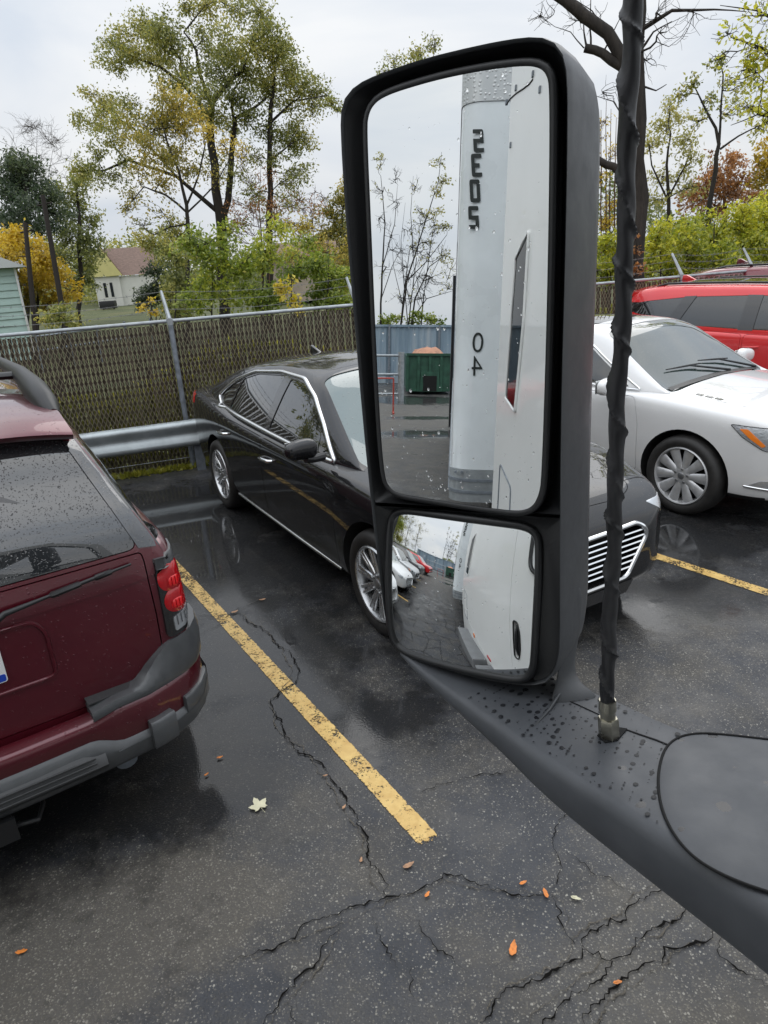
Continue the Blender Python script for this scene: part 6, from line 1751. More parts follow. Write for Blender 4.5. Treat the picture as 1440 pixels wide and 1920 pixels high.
    for ch, px, py in (("5", 897, 264), ("3", 893.5, 310), ("0", 890.5, 358), ("2", 888, 408)): block(ch, px, py, 43, .062)
    for ch, px, py in (("0", 896, 642), ("4", 894.5, 686)): digit(ch, px, py, 37, .068, -.006)
    for o in children(root): o.matrix_parent_inverse = inv
build_trailer()
# blue sheet fence, dumpster, gate frame, post
def blue_mat():
    m, nt, b = principled("weathered_blue_sheet")
    v = coords(nt); sep = nt.nodes.new("ShaderNodeSeparateXYZ"); nt.links.new(v, sep.inputs[0])
    mp = nt.nodes.new("ShaderNodeMapping"); mp.inputs['Scale'].default_value = (1, 1, .12); nt.links.new(v, mp.inputs['Vector'])
    c = ramp(nt, noise(nt, mp.outputs['Vector'], 2.2, 5, .6), [(.3, (.17, .24, .30)), (.5, (.25, .33, .40)), (.7, (.38, .43, .47))])
    nt.links.new(c, b.inputs['Base Color']); b.inputs['Roughness'].default_value = .55; return m
M_BLUE = blue_mat()
BLUE_U = -33.0
def build_backlot():
    rot = Matrix.Rotation(math.radians(22), 3, 'Z')
    root = empty("sheet_metal_fence", tuple(FT(BLUE_U, 2, 0)), label="faded blue corrugated sheet fence across the end of the lot", cat="fence"); inv = Matrix.Translation(-Vector(FT(BLUE_U, 2, 0)))
    m = MB(); V = []; F = []; ws = np.arange(-14, 8.3, .075)
    for i, w in enumerate(ws):
        o = .02 if (i//2) % 2 else -.02
        V += [FT(BLUE_U+o, w, 0), FT(BLUE_U+o, w, 2.75)]
    for i in range(len(ws)-1): F.append((2*i, 2*i+2, 2*i+3, 2*i+1))
    m.add(V, F); m.build("sheet", M_BLUE, root, 20)
    for w in np.arange(-14, 8.3, 2.4):
        m = MB(); m.box(FT(BLUE_U+.07, w, 1.36), (.09, .09, 2.8), rot); m.build("post", M_GALV_DULL, root)
    m = MB(); m.box(FT(BLUE_U+.06, -2.9, 2.70), (.06, 22, .10), rot); m.build("rail", M_BLUE, root)
    for o in children(root): o.matrix_parent_inverse = inv
    # dumpster
    l_, r_ = mirror_at(763, 745, FT(-26, 0, 0), TRUCK_F), mirror_at(847, 745, FT(-26, 0, 0), TRUCK_F); cw = (l_@TRUCK_L+r_@TRUCK_L)/2; hw = abs(l_@TRUCK_L-r_@TRUCK_L)/2
    top = mirror_at(800, 667, FT(-26, 0, 0), TRUCK_F)[2]
    M_GREEN = simple("chipped_green_paint", (.022, .078, .048), .5, nscale=4, namt=.35)
    M_ORANGE = simple("orange_tarp", (.42, .20, .12), .7, nscale=5, namt=.3)
    root = empty("dumpster", tuple(FT(-26, cw, 0)), label="green steel dumpster in front of the blue sheet fence", cat="dumpster"); inv = Matrix.Translation(-Vector(FT(-26, cw, 0)))
    bx = lambda u, v, w: tuple(FT(-26+w, cw+u, v))
    m = MB(); z0 = .12
    for a, b in (((-hw, z0), (-hw+.05, top)), ((hw-.05, z0), (hw, top))):
        m.prism([(a[0], a[1]), (b[0], a[1]), (b[0], b[1]), (a[0], b[1])], bx, -4.0, -.04)
    m.prism([(-hw, z0), (hw, z0), (hw, top), (-hw, top)], bx, -.04, 0); m.prism([(-hw+.05, z0+.02), (hw-.05, z0+.02), (hw-.05, z0+.07), (-hw+.05, z0+.07)], bx, -4.0, -.05)
    m.prism([(-hw, z0), (hw, z0), (hw, top), (-hw, top)], bx, -4.05, -4.0); m.build("bin", M_GREEN, root)
    for k in range(5):
        m = MB(); u = -hw+2*hw*k/4; m.prism([(u-.05, z0), (u+.05, z0), (u+.05, top-.02), (u-.05, top-.02)], bx, .002, .06); m.build("rib", M_GREEN, root)
    m = MB(); m.prism([(-hw-.03, top), (hw+.03, top), (hw+.03, top+.09), (-hw-.03, top+.09)], bx, -.06, .08); m.prism([(-hw*.45, z0), (hw*.45, z0), (hw*.4, z0+.75), (-hw*.4, z0+.75)], bx, .064, .10); m.build("rim", M_GREEN, root)
    m = MB(); m.prism([(-hw*.3, z0+.02), (hw*.3, z0+.02), (hw*.3, z0+.6), (-hw*.3, z0+.6)], bx, .102, .11); m.build("hook_recess", M_WELL, root)
    for o in children(root): o.matrix_parent_inverse = inv
    m = MB(); V = []; F = []; rng = np.random.default_rng(4)
    for i in range(9):
        for j in range(7):
            e = min(i, 8-i)*min(j, 6-j); V.append(FT(-26.3-j*.4, cw+(-.75+1.55*i/8)*hw, top-.05+min(.32, .07*e)+rng.uniform(-.05, .06)))
    for i in range(8):
        for j in range(6): F.append((i*7+j, i*7+j+1, (i+1)*7+j+1, (i+1)*7+j))
    F.append(tuple(i*7 for i in range(9))); b_ = m.add(V, F)
    m.build("tarp", M_ORANGE, None, 30); o = bpy.data.objects["tarp"]; tag(o, "crumpled orange tarp heaped in the top of the green dumpster", "tarp")
    # open chain-link gate leaf by the dumpster
    gp = mirror_at(751, 770, FT(-23, 0, 0), TRUCK_F); gw = gp@TRUCK_L; gz = mirror_at(751, 660, FT(-23, 0, 0), TRUCK_F)[2]
    root = empty("metal_gate", tuple(FT(-23, gw, 0)), label="galvanised pipe gate standing open beside the green dumpster", cat="gate"); inv = Matrix.Translation(-Vector(FT(-23, gw, 0)))
    m = MB(); m.tube([FT(-23, gw, 0), FT(-23, gw, gz)], .11, 12); m.build("post", M_GALV, root, 60)
    m = MB()
    for z in (.25, gz*.55, gz-.12): m.tube([FT(-23, gw, z), FT(-22.6, gw+3.6, z)], .04, 8)
    m.tube([FT(-22.6, gw+3.6, .2), FT(-22.6, gw+3.6, gz-.1)], .04, 8); m.build("leaf", M_GALV, root, 60)
    for o in children(root): o.matrix_parent_inverse = inv
    m = MB(); q = mirror_at(728, 735, FT(-19, 0, 0), TRUCK_F); w0 = q@TRUCK_L; 
    for dw in (0, .9): m.tube([FT(-19, w0-.15+dw, 0), FT(-19, w0-.15+dw, 1.0)], .025, 6)
    m.tube([FT(-19, w0-.15, 1.0), FT(-19, w0+.75, 1.0)], .025, 6); m.tube([FT(-19.4, w0-.15, .03), FT(-18.6, w0-.15, .03)], .03, 6); m.tube([FT(-19.4, w0+.75, .03), FT(-18.6, w0+.75, .03)], .03, 6)
    tag(m.build("barrier", simple("faded_red_paint", (.42, .06, .04), .5, nscale=12, namt=.3), None, 60), "small red pipe barrier on the asphalt in front of the open gate", "barrier")
    # steel lamp post near the trailer's tail
    pp = mirror_at(850, 700, FT(-16, 0, 0), TRUCK_F); pw = pp@TRUCK_L; pz = mirror_at(850, 517, FT(-16, 0, 0), TRUCK_F)[2]
    m = MB(); m.box(FT(-16, pw, pz/2), (.14, .15, pz), rot)
    for k in range(5): m.box(FT(-15.9, pw-.10, .9+k*.5), (.06, .08, .10), rot)
    tag(m.build("steel_post", M_BLACKPL, None), "dark square steel post past the trailer in the tall mirror glass", "post")
build_backlot()
# ---------------------------------------------------------------- trees, bushes and houses beyond the fence
def bark(name, c0, c1):
    m, nt, b = principled(name); v = coords(nt)
    mp = nt.nodes.new("ShaderNodeMapping"); mp.inputs['Scale'].default_value = (1, 1, .25); nt.links.new(v, mp.inputs['Vector'])
    f = noise(nt, mp.outputs['Vector'], 14, 5, .65)
    nt.links.new(ramp(nt, f, [(.3, c0), (.7, c1)]), b.inputs['Base Color']); b.inputs['Roughness'].default_value = .9
    nt.links.new(bump(nt, f, .8, .03), b.inputs['Normal']); return m
BK_DARK = bark("dark_wet_bark", (.012, .010, .008), (.040, .033, .026))
BK_GREY = bark("grey_bark", (.05, .042, .035), (.13, .11, .095))
BK_RED = bark("reddish_bark", (.05, .022, .014), (.13, .07, .045))
LF_ELM = leafmat("olive_green_leaves", [(0, (0.138, 0.163, 0.048)), (.4, (0.291, 0.312, 0.078)), (.75, (0.521, 0.474, 0.118)), (1, (0.750, 0.625, 0.158))])
LF_GOLD = leafmat("golden_olive_leaves", [(0, (0.182, 0.194, 0.049)), (.4, (0.383, 0.342, 0.073)), (.75, (0.665, 0.501, 0.085)), (1, (0.750, 0.569, 0.098))])
LF_ORANGE = leafmat("orange_yellow_leaves", [(0, (0.193, 0.159, 0.019)), (.4, (0.483, 0.331, 0.025)), (.75, (0.700, 0.475, 0.032)), (1, (0.749, 0.575, 0.063))])
LF_DARK = leafmat("dark_green_leaves", [(0, (0.027, 0.045, 0.025)), (.5, (0.066, 0.098, 0.050)), (1, (0.146, 0.179, 0.072))])
LF_GREEN = leafmat("bright_green_leaves", [(0, (0.118, 0.179, 0.023)), (.45, (0.289, 0.358, 0.046)), (.8, (0.525, 0.546, 0.067)), (1, (0.750, 0.672, 0.097))])
LF_YG = leafmat("yellow_green_leaves", [(0, (0.148, 0.198, 0.023)), (.4, (0.364, 0.416, 0.042)), (.75, (0.683, 0.634, 0.057)), (1, (0.750, 0.750, 0.067))])
LF_RUST = leafmat("rust_brown_leaves", [(0, (0.154, 0.073, 0.031)), (.5, (0.385, 0.179, 0.062)), (1, (0.693, 0.316, 0.084))])
LF_SPARSE = leafmat("thin_olive_leaves", [(0, (0.245, 0.245, 0.073)), (.5, (0.441, 0.417, 0.123)), (1, (0.735, 0.613, 0.172))])
LF_YEL = leafmat("bright_yellow_leaves", [(0, (0.345, 0.276, 0.023)), (.5, (0.632, 0.483, 0.034)), (1, (0.720, 0.632, 0.069))])
LF_WEED = leafmat("weed_leaves", [(0, (0.115, 0.138, 0.021)), (.5, (0.310, 0.333, 0.040)), (1, (0.529, 0.483, 0.069))])

def leaf_cloud(name, P, S, T, mat, parent, rng, droop=.35):
    n = len(P)
    if n == 0: return None
    P = np.asarray(P); S = np.asarray(S)[:, None]
    d = rng.normal(size=(n, 3)); d[:, 2] -= droop; d /= np.linalg.norm(d, axis=1)[:, None]
    q = rng.normal(size=(n, 3)); q[:, 2] += .6; e = np.cross(d, q); e /= np.linalg.norm(e, axis=1)[:, None]+1e-9
    nn = np.cross(d, e)*.12
    V = np.stack([P, P+d*S*.5+e*S*.26+nn*S, P+d*S, P+d*S*.5-e*S*.26+nn*S], 1).reshape(-1, 3)
    F = np.arange(4*n).reshape(n, 4)
    me = bpy.data.meshes.new("leaves")
    me.vertices.add(4*n); me.vertices.foreach_set('co', V.astype(np.float32).ravel())
    me.loops.add(4*n); me.loops.foreach_set('vertex_index', F.astype(np.int32).ravel())
    me.polygons.add(n); me.polygons.foreach_set('loop_start', np.arange(0, 4*n, 4, dtype=np.int32)); me.update(calc_edges=True)
    a = me.attributes.new('tint', 'FLOAT', 'POINT'); a.data.foreach_set('value', np.repeat(np.clip(T, 0, 1), 4).astype(np.float32))
    return link(name, me, mat, parent)
def wiggle(a, b, rng, amp, n=5):
    a, b = np.asarray(a, float), np.asarray(b, float); L = np.linalg.norm(b-a); out = []
    o = rng.normal(size=3)*amp*L; o2 = rng.normal(size=3)*amp*L*.5
    for t in np.linspace(0, 1, n): out.append(a+(b-a)*t+o*math.sin(math.pi*t)+o2*math.sin(2*math.pi*t))
    return out
def plant(name, label, cat, pj, mpp, limbs, blobs, leaf, barkm, lsize, dens=1.0, group=None, seed=0, twigs=9, spread=.55, twig_r=.008, trunk_name="trunk", base=None, droop=.35, bare=0.0, limb_k=.62):
    """pj(px, py, dd) -> point (dd metres deeper); mpp metres per pixel; limbs [[(px, py, radius_m, depth)..]..]; blobs (px, py, r_px, fullness, tint, depth)"""
    rng = np.random.default_rng(seed); mb = MB(); nodes = []
    for lm in limbs:
        P = [pj(p[0], p[1], p[3] if len(p) > 3 else 0) for p in lm]; R = [p[2]*limb_k for p in lm]
        # finer, slightly crooked
        Q = []; QR = []
        for i in range(len(P)-1):
            k = max(2, int(np.linalg.norm(P[i+1]-P[i])/.6))
            for j in range(k):
                t = j/k; Q.append(P[i]+(P[i+1]-P[i])*t+rng.normal(size=3)*R[i]*.25*(1 if 0 < t else 0)); QR.append(R[i]+(R[i+1]-R[i])*t)
        Q.append(P[-1]); QR.append(R[-1])
        mb.tube(Q, QR, 8 if max(R) > .06 else 5); nodes += list(zip(Q, QR))
    NP = np.array([q for q, r in nodes]); NR = np.array([r for q, r in nodes])
    LP, LS, LT = [], [], []
    for bl in blobs:
        px, py, r, full = bl[:4]; tint = bl[4] if len(bl) > 4 else .5; dd = bl[5] if len(bl) > 5 else rng.normal()*r*mpp*1.1
        c = pj(px, py, dd); rw = r*mpp
        dv = NP-c; dist = np.linalg.norm(dv*np.array([1, 1, 1.0]), axis=1)+np.where(NP[:, 2] > c[2], (NP[:, 2]-c[2])*1.2, 0)
        i = int(np.argmin(dist)); st = NP[i]; br = wiggle(st, c, rng, .10, 6)
        mb.tube(br, list(np.linspace(min(NR[i]*.7, .014+.012*rw), twig_r*1.1, 6)), 5, caps=False)
        k = max(3, int(twigs*(.6+.8*rng.random())))
        ends = []
        for _ in range(k):
            d = rng.normal(size=3); d /= np.linalg.norm(d); e = c+d*rw*rng.uniform(.55, 1.05)*np.array([1, 1, .85]); e[2] = max(e[2], .1)
            s0 = br[rng.integers(2, 6)]; tw = wiggle(s0, e, rng, .12, 5); mb.tube(tw, list(np.linspace(twig_r, twig_r*.4, 5)), 4, caps=False); ends.append(tw)
            if bare:
                for _ in range(int(bare)):
                    q = tw[rng.integers(1, 4)]; d2 = unit((e-s0)+rng.normal(size=3)*np.linalg.norm(e-s0)*.6); mb.tube(wiggle(q, q+d2*rw*.5, rng, .1, 4), list(np.linspace(twig_r*.6, twig_r*.3, 4)), 3, caps=False)
        n = int(full*dens*2.6*math.pi*(rw*rw)/(lsize*lsize*.26))
        if n > 0:
            sub = [c+(lambda d: d/np.linalg.norm(d)*rw*rng.uniform(.2, .95))(rng.normal(size=3))*np.array([1, 1, .8]) for _ in range(max(3, int(k*.8)))]
            for _ in range(n):
                if rng.random() < .5: tw = ends[rng.integers(len(ends))]; p = tw[rng.integers(1, 5)]+rng.normal(size=3)*rw*.14
                else: p = sub[rng.integers(len(sub))]+rng.normal(size=3)*rw*.22*np.array([1, 1, .7])
                LP.append(p); LS.append(lsize*rng.uniform(.6, 1.35)); LT.append(tint+rng.normal()*.20)
            s0 = len(LP)-n
            # clumps differ in hue
            for j in range(s0, len(LP)): LT[j] += .12*math.sin(LP[j][0]*2.1+LP[j][2]*1.7)
    b0 = base if base is not None else pj(limbs[0][0][0], limbs[0][0][1], 0)
    root = empty(name, (b0[0], b0[1], 0), 0, label, cat, group); inv = Matrix.Translation(-Vector((b0[0], b0[1], 0)))
    mb.build(trunk_name, barkm, root, 60)
    leaf_cloud("crown" if cat == 'tree' else "foliage", LP, LS, LT, leaf, root, rng, droop)
    for o in children(root): o.matrix_parent_inverse = inv
    return root
def direct(D):
    """picture place at D metres -> point"""
    def f(px, py, dd=0.0): return at_d(px, py, D+dd)
    return f
def foot(px, D): 
    """pixel row where the ground lies at that distance below the picture column"""
    lo, hi = 300.0, 1500.0
    for _ in range(40):
        mid = (lo+hi)/2; z = at_d(px, mid, D)[2]
        if z > 0: lo = mid
        else: hi = mid
    return lo
def mp(D): return D/CAM_F*1.0
def build_trees():
    D = 27
    plant("elm_tree", "tall spreading olive green tree rising to the top of the picture beyond the fence", "tree", direct(D), mp(D),
      [[(424, foot(424, D)+2, .34), (418, 480, .30), (412, 400, .27), (403, 310, .23), (394, 230, .20), (396, 195, .18)],
       [(396, 195, .15), (425, 160, .11), (455, 132, .08), (470, 90, .04), (500, 45, .02)], [(396, 195, .13), (375, 140, .09), (368, 95, .07), (345, 60, .05), (385, 10, .02)],
       [(390, 215, .12), (345, 160, .09), (300, 125, .07), (262, 112, .04)], [(345, 160, .06), (338, 110, .05), (300, 60, .03)],
       [(415, 420, .20), (432, 330, .17), (438, 250, .14), (442, 222, .12), (480, 200, .07), (515, 170, .04)], [(440, 235, .09), (432, 180, .06), (452, 150, .04)],
       [(412, 400, .14), (330, 330, .09), (240, 300, .07), (195, 320, .05), (150, 320, .03)], [(330, 330, .07), (250, 240, .05), (195, 205, .03)],
       [(508, foot(508, D), .22), (505, 440, .18), (505, 320, .15), (508, 200, .12), (515, 130, .07), (510, 60, .03)], [(507, 230, .08), (550, 190, .05), (610, 180, .03)], [(506, 300, .07), (545, 270, .04)]],
      [(385, 12, 38, .8, .5), (440, 12, 34, .8, .45), (345, 4, 24, .6, .5), (270, 40, 34, .9, .45), (300, 62, 44, .95, .4), (250, 88, 44, .95, .5), (212, 108, 36, .8, .55), (285, 112, 42, .8, .45), (322, 96, 36, .7, .4), (200, 78, 18, .5, .5),
       (190, 200, 38, .8, .5), (160, 232, 30, .7, .55), (215, 222, 34, .7, .45), (166, 172, 22, .5, .55), (240, 190, 28, .5, .5), (390, 72, 34, .75, .45), (430, 86, 40, .95, .4), (470, 70, 38, .9, .4), (502, 48, 34, .9, .5), (510, 108, 42, 1.0, .5), (462, 128, 42, 1.0, .35), (412, 130, 38, .9, .35),
       (546, 130, 36, .9, .5), (540, 96, 28, .7, .55), (500, 165, 42, .9, .35), (560, 166, 38, .8, .5), (600, 170, 32, .7, .5), (622, 192, 22, .6, .5), (586, 206, 26, .6, .5), (540, 190, 34, .8, .4), (450, 186, 38, .9, .3), (552, 240, 32, .7, .4), (545, 272, 34, .8, .35), (500, 250, 34, .7, .3),
       (570, 318, 22, .5, .5), (550, 332, 28, .6, .4), (350, 132, 34, .75, .4), (380, 170, 36, .8, .35), (330, 166, 28, .6, .4), (402, 212, 32, .7, .35), (432, 236, 28, .6, .35), (150, 310, 32, .7, .45), (190, 332, 28, .6, .4), (232, 300, 24, .5, .4), (470, 290, 26, .4, .35), (470, 215, 30, .6, .3), (360, 215, 26, .5, .4),
       (520, 300, 28, .5, .35), (632, 205, 14, .5, .5), (480, 20, 24, .6, .5), (440, 330, 34, .35, .4), (480, 370, 34, .35, .4), (540, 370, 32, .35, .45), (400, 300, 30, .4, .4), (520, 410, 36, .3, .4), (450, 420, 34, .3, .4), (210, 260, 28, .5, .45), (180, 280, 24, .5, .5), (580, 260, 26, .5, .5), (225, 330, 24, .4, .4)],
      LF_ELM, BK_DARK, .098, .62, "trees beyond the fence", 11, 10, droop=.5)
    D = 24
    plant("maple_tree", "slender tree with thin golden yellow crown in front of the tall olive tree", "tree", direct(D), mp(D),
      [[(351, foot(351, D), .12), (351, 470, .11), (352, 415, .10), (350, 385, .09), (335, 320, .06), (312, 262, .04), (300, 220, .02)], [(350, 385, .06), (372, 330, .045), (385, 270, .03)], [(352, 400, .06), (310, 365, .05), (270, 350, .035), (250, 375, .02)], [(351, 420, .05), (320, 425, .04), (290, 440, .03)], [(350, 400, .05), (400, 350, .035), (430, 300, .02)]],
      [(272, 240, 40, .75, .35), (310, 216, 42, .85, .45), (340, 242, 38, .8, .55), (290, 290, 42, .7, .4), (330, 290, 40, .7, .5), (262, 312, 30, .55, .4), (250, 368, 26, .4, .45), (302, 340, 36, .45, .45), (352, 318, 30, .5, .5), (240, 392, 20, .35, .5), (345, 192, 28, .7, .5), (310, 178, 26, .7, .4), (386, 240, 26, .5, .8), (420, 272, 24, .4, .9), (452, 276, 20, .35, .95), (372, 212, 24, .55, .6), (300, 392, 36, .12, .4), (268, 420, 28, .1, .4), (400, 330, 30, .2, .6), (240, 260, 26, .5, .3)],
      LF_GOLD, BK_DARK, .09, .62, "trees beyond the fence", 12, 10, droop=.4)
    D = 34
    plant("dark_tree", "dark bluish green tree at the left edge behind the orange bush", "tree", direct(D), mp(D),
      [[(48, foot(48, D), .22), (48, 440, .18), (50, 380, .14), (45, 320, .08)], [(50, 390, .10), (95, 360, .05)]],
      [(30, 322, 44, 1.1, .5), (62, 350, 42, 1.1, .4), (14, 362, 38, 1.0, .5), (45, 392, 38, 1.0, .4), (92, 372, 32, .9, .5), (60, 312, 26, .9, .6), (110, 400, 30, .8, .5), (85, 422, 28, .8, .4), (20, 300, 24, .9, .6), (5, 410, 30, .9, .4)],
      LF_DARK, BK_DARK, .14, .8, "trees beyond the fence", 13, 8)
    plant("olive_tree", "olive brown tree between the dark tree and the small white house", "tree", direct(38), mp(38),
      [[(150, foot(150, 38), .2), (150, 430, .16), (145, 370, .1), (140, 330, .05)]],
      [(125, 362, 34, .9, .2), (142, 400, 34, .9, .25), (120, 440, 30, .9, .1), (152, 342, 26, .8, .3), (170, 450, 32, .9, .1), (155, 492, 34, .9, .1), (175, 410, 24, .6, .3), (165, 530, 28, .9, .05), (110, 480, 30, .8, .1), (185, 480, 22, .5, .2)],
      LF_ELM, BK_DARK, .15, .75, "trees beyond the fence", 14, 8)
    D = 26
    plant("orange_bush", "orange and yellow autumn bush at the left edge beside the pale green house", "bush", direct(D), mp(D),
      [[(70, foot(70, D), .09), (72, 540, .07), (65, 480, .05), (40, 450, .03)], [(72, 540, .05), (105, 520, .03)]],
      [(20, 450, 36, 1.0, .6), (52, 470, 42, 1.0, .5), (90, 490, 36, 1.0, .55), (112, 520, 32, 1.0, .5), (132, 550, 22, .8, .6), (72, 528, 38, 1.0, .4), (32, 520, 36, 1.0, .35), (100, 566, 24, .8, .4), (142, 546, 12, .6, .7), (15, 480, 26, 1, .5), (50, 560, 28, .8, .2)],
      LF_ORANGE, BK_DARK, .12, .8, "bushes beyond the fence", 15, 8)
    def bare_tree(name, label, D, px, top, spreadpx, seed, barkm=BK_GREY, n=26, rr=.10):
        rng = np.random.default_rng(seed)
        bl = [(px+rng.normal()*spreadpx*.5, top+(rng.random()**1.2)*(foot(px, D)-top)*.5, spreadpx*rng.uniform(.25, .45), 0, .5) for _ in range(n)]
        f = foot(px, D); return plant(name, label, "tree", direct(D), mp(D), [[(px, f, rr), (px+3, f-(f-top)*.4, rr*.8), (px-4, f-(f-top)*.7, rr*.4), (px, top+10, rr*.15)], [(px+3, f-(f-top)*.4, rr*.5), (px+spreadpx*.4, top+40, rr*.15)], [(px+2, f-(f-top)*.45, rr*.5), (px-spreadpx*.4, top+40, rr*.15)]], bl, LF_SPARSE, barkm, .1, 0, "trees beyond the fence", seed, 9, bare=2, twig_r=.012)
    bare_tree("bare_tree", "leafless grey tree far off above the dark tree at the left", 60, 70, 232, 75, 21)
    bare_tree("bare_tree", "leafless reddish brown tree behind the bright green bushes at mid fence", 31, 490, 290, 60, 22, BK_RED, 22, .07)
    bare_tree("bare_tree", "leafless reddish shrub tree beside the golden tree left of the wing mirror", 30, 590, 350, 45, 23, BK_RED, 18, .06)
    D = 29
    plant("golden_tree", "small golden brown tree just left of the wing mirror", "tree", direct(D), mp(D),
      [[(640, foot(640, D), .1), (640, 480, .08), (642, 400, .05), (650, 350, .02)]],
      [(640, 378, 28, .9, .4), (632, 430, 36, .9, .3), (656, 348, 22, .9, .5), (612, 402, 26, .7, .35), (650, 460, 34, .9, .2), (680, 420, 30, .9, .4), (600, 440, 24, .6, .2), (690, 370, 24, .8, .5)],
      LF_GOLD, BK_DARK, .12, .75, "trees beyond the fence", 16, 8)
    # bushes along the back of the fence
    def bush(name, label, D, pts, leaf, seed, lsize=.10, tint=.5, dens=.75, barkm=BK_DARK):
        px = np.mean([p[0] for p in pts]); f = foot(px, D)
        plant(name, label, "bush", direct(D), mp(D), [[(px, f, .05), (px, f-40, .04), (px+4, min(p[1] for p in pts)+12, .015)], [(px, f-8, .03), (px+22, f-60, .012)], [(px, f-8, .03), (px-22, f-60, .012)]],
          [(x, y, r, fl, tint+(.0 if len(q) == 0 else q[0])) for x, y, r, fl, *q in pts], leaf, barkm, lsize, dens, "bushes beyond the fence", seed, 8, trunk_name="stem")
    bush("green_bush", "bright green bush behind the fence right of the slender golden tree", 17, [(410, 482, 46, 1, .0), (372, 462, 40, .9, -.15), (400, 540, 44, 1, -.1), (368, 558, 34, .9, -.2), (430, 440, 30, .8, .05)], LF_GREEN, 31)
    bush("green_bush", "broad bright green bush at the middle of the fence behind the black sedan", 16, [(452, 500, 46, 1, .05), (500, 470, 44, 1, .1), (470, 550, 46, 1, -.1), (520, 430, 30, .7, .1), (510, 560, 40, 1, -.2)], LF_GREEN, 32)
    bush("green_bush", "darker green bush between the yellow sapling and the wing mirror", 18, [(545, 500, 40, 1, -.15), (585, 500, 42, 1, -.2), (622, 520, 46, 1, -.15), (640, 566, 40, 1, -.2), (600, 550, 42, 1, -.3), (660, 520, 36, 1, -.1), (690, 560, 40, 1, -.2), (560, 450, 30, .7, -.1)], LF_GREEN, 33, tint=.42)
    bush("dark_shrub", "rounded dark green shrub standing at the right of the small white house", 30, [(286, 540, 30, 1.1, 0), (298, 504, 26, 1.1, .1), (276, 566, 26, 1.1, -.1), (310, 556, 26, 1.1, 0)], LF_DARK, 34, .12)
    bush("brown_bush", "low olive brown bush left of the bright green bushes", 22, [(330, 480, 34, .8, -.1), (340, 530, 32, .8, -.2), (310, 450, 26, .5, .1), (330, 580, 30, .9, -.3)], LF_ELM, 35)
    bush("olive_bush", "tall olive bush between the small white house and the slender golden tree", 25, [(330, 432, 32, .7, .1), (300, 470, 32, .8, 0), (352, 500, 34, .9, -.1), (268, 452, 22, .6, .2), (320, 540, 30, .9, -.1), (340, 580, 30, .9, -.2)], LF_ELM, 71, .09)
    bush("golden_bush", "loose golden olive bush under the small golden tree beside the wing mirror", 23, [(562, 424, 32, .5, .0), (602, 474, 38, .8, -.05), (650, 500, 38, .9, -.15), (682, 462, 34, .9, .0), (545, 480, 30, .6, .1), (630, 550, 38, .9, -.2)], LF_GOLD, 72, .085)
    bush("reddish_bush", "thin reddish brown bush among bare stems left of the wing mirror", 26, [(500, 330, 34, .12, .1), (470, 400, 34, .15, .0), (520, 390, 34, .15, .1), (590, 390, 30, .15, .1), (440, 400, 30, .12, .1)], LF_RUST, 73, .08, barkm=BK_RED)
    bush("low_shrub", "small dark shrub behind the fence below the leaning poles", 15, [(110, 590, 26, .9, -.1), (140, 600, 22, .9, 0), (88, 600, 20, .8, .1)], LF_ELM, 36, .08)
    bush("yellow_sapling", "bright yellow leaved sapling behind the fence among the green bushes", 13.5, [(536, 545, 20, .7, .1), (552, 560, 16, .7, .1), (520, 535, 13, .5, .1), (545, 522, 12, .5, .2), (560, 582, 14, .6, 0)], LF_YEL, 37, .10)
    bush("orange_sapling", "thin sapling with orange leaves between fence post and wing mirror", 14.5, [(268, 575, 12, .6, .3), (280, 560, 10, .5, .4), (290, 588, 12, .6, .2)], LF_ORANGE, 38, .08)
    # right of the mirror
    D = 12.5; f = foot(1192, D)
    plant("dark_trunk_tree", "big dark bare limbed tree rising behind the antenna at the right", "tree", direct(D), mp(D),
      [[(1192, f, .24), (1191, 430, .20), (1190, 300, .17), (1193, 150, .15), (1198, 20, .13), (1202, -120, .11)], [(1190, 200, .13), (1178, 130, .12), (1140, 62, .11), (1060, 0, .10), (1000, -40, .08)],
       [(1185, 150, .09), (1165, 124, .085), (1130, 100, .075), (1096, 90, .07)], [(1188, 345, .08), (1150, 312, .07), (1122, 300, .065), (1080, 290, .05)], [(1195, 60, .05), (1260, 20, .03), (1340, 18, .015), (1400, 22, .006)], [(1196, 100, .03), (1225, 60, .015), (1260, 40, .006)],
       [(1100, 88, .022), (1095, 60, .014), (1094, 30, .006)], [(1108, 92, .022), (1106, 50, .014), (1108, -10, .006)], [(1130, 100, .018), (1145, 70, .010), (1170, 20, .005)], [(1140, 62, .02), (1110, 20, .01), (1080, 0, .005)], [(1095, 90, .012), (1070, 60, .008), (1040, 50, .005), (1000, 20, .003)],
       [(1190, 260, .02), (1150, 190, .01), (1118, 180, .004)], [(1193, 160, .025), (1230, 170, .012), (1250, 158, .006)]],
      [(1080, 40, 40, 0), (1040, 20, 40, 0), (1125, 40, 34, 0), (1240, 30, 46, 0), (1300, 30, 50, 0), (1220, 110, 34, 0), (1010, 30, 30, 0), (1150, 180, 30, 0), (1250, 60, 40, 0)],
      LF_SPARSE, BK_DARK, .08, 0, "trees beyond the fence", 41, 7, twig_r=.0055, bare=1, limb_k=.85)
    bush("red_vine", "reddish brown creeper at the foot of the big dark trunk", 12.1, [(1192, 470, 12, .7, .2), (1196, 500, 13, .9, .1), (1188, 440, 9, .5, .2), (1180, 510, 12, .8, 0)], LF_RUST, 42, .06)
    D = 22; f = foot(1325, D)
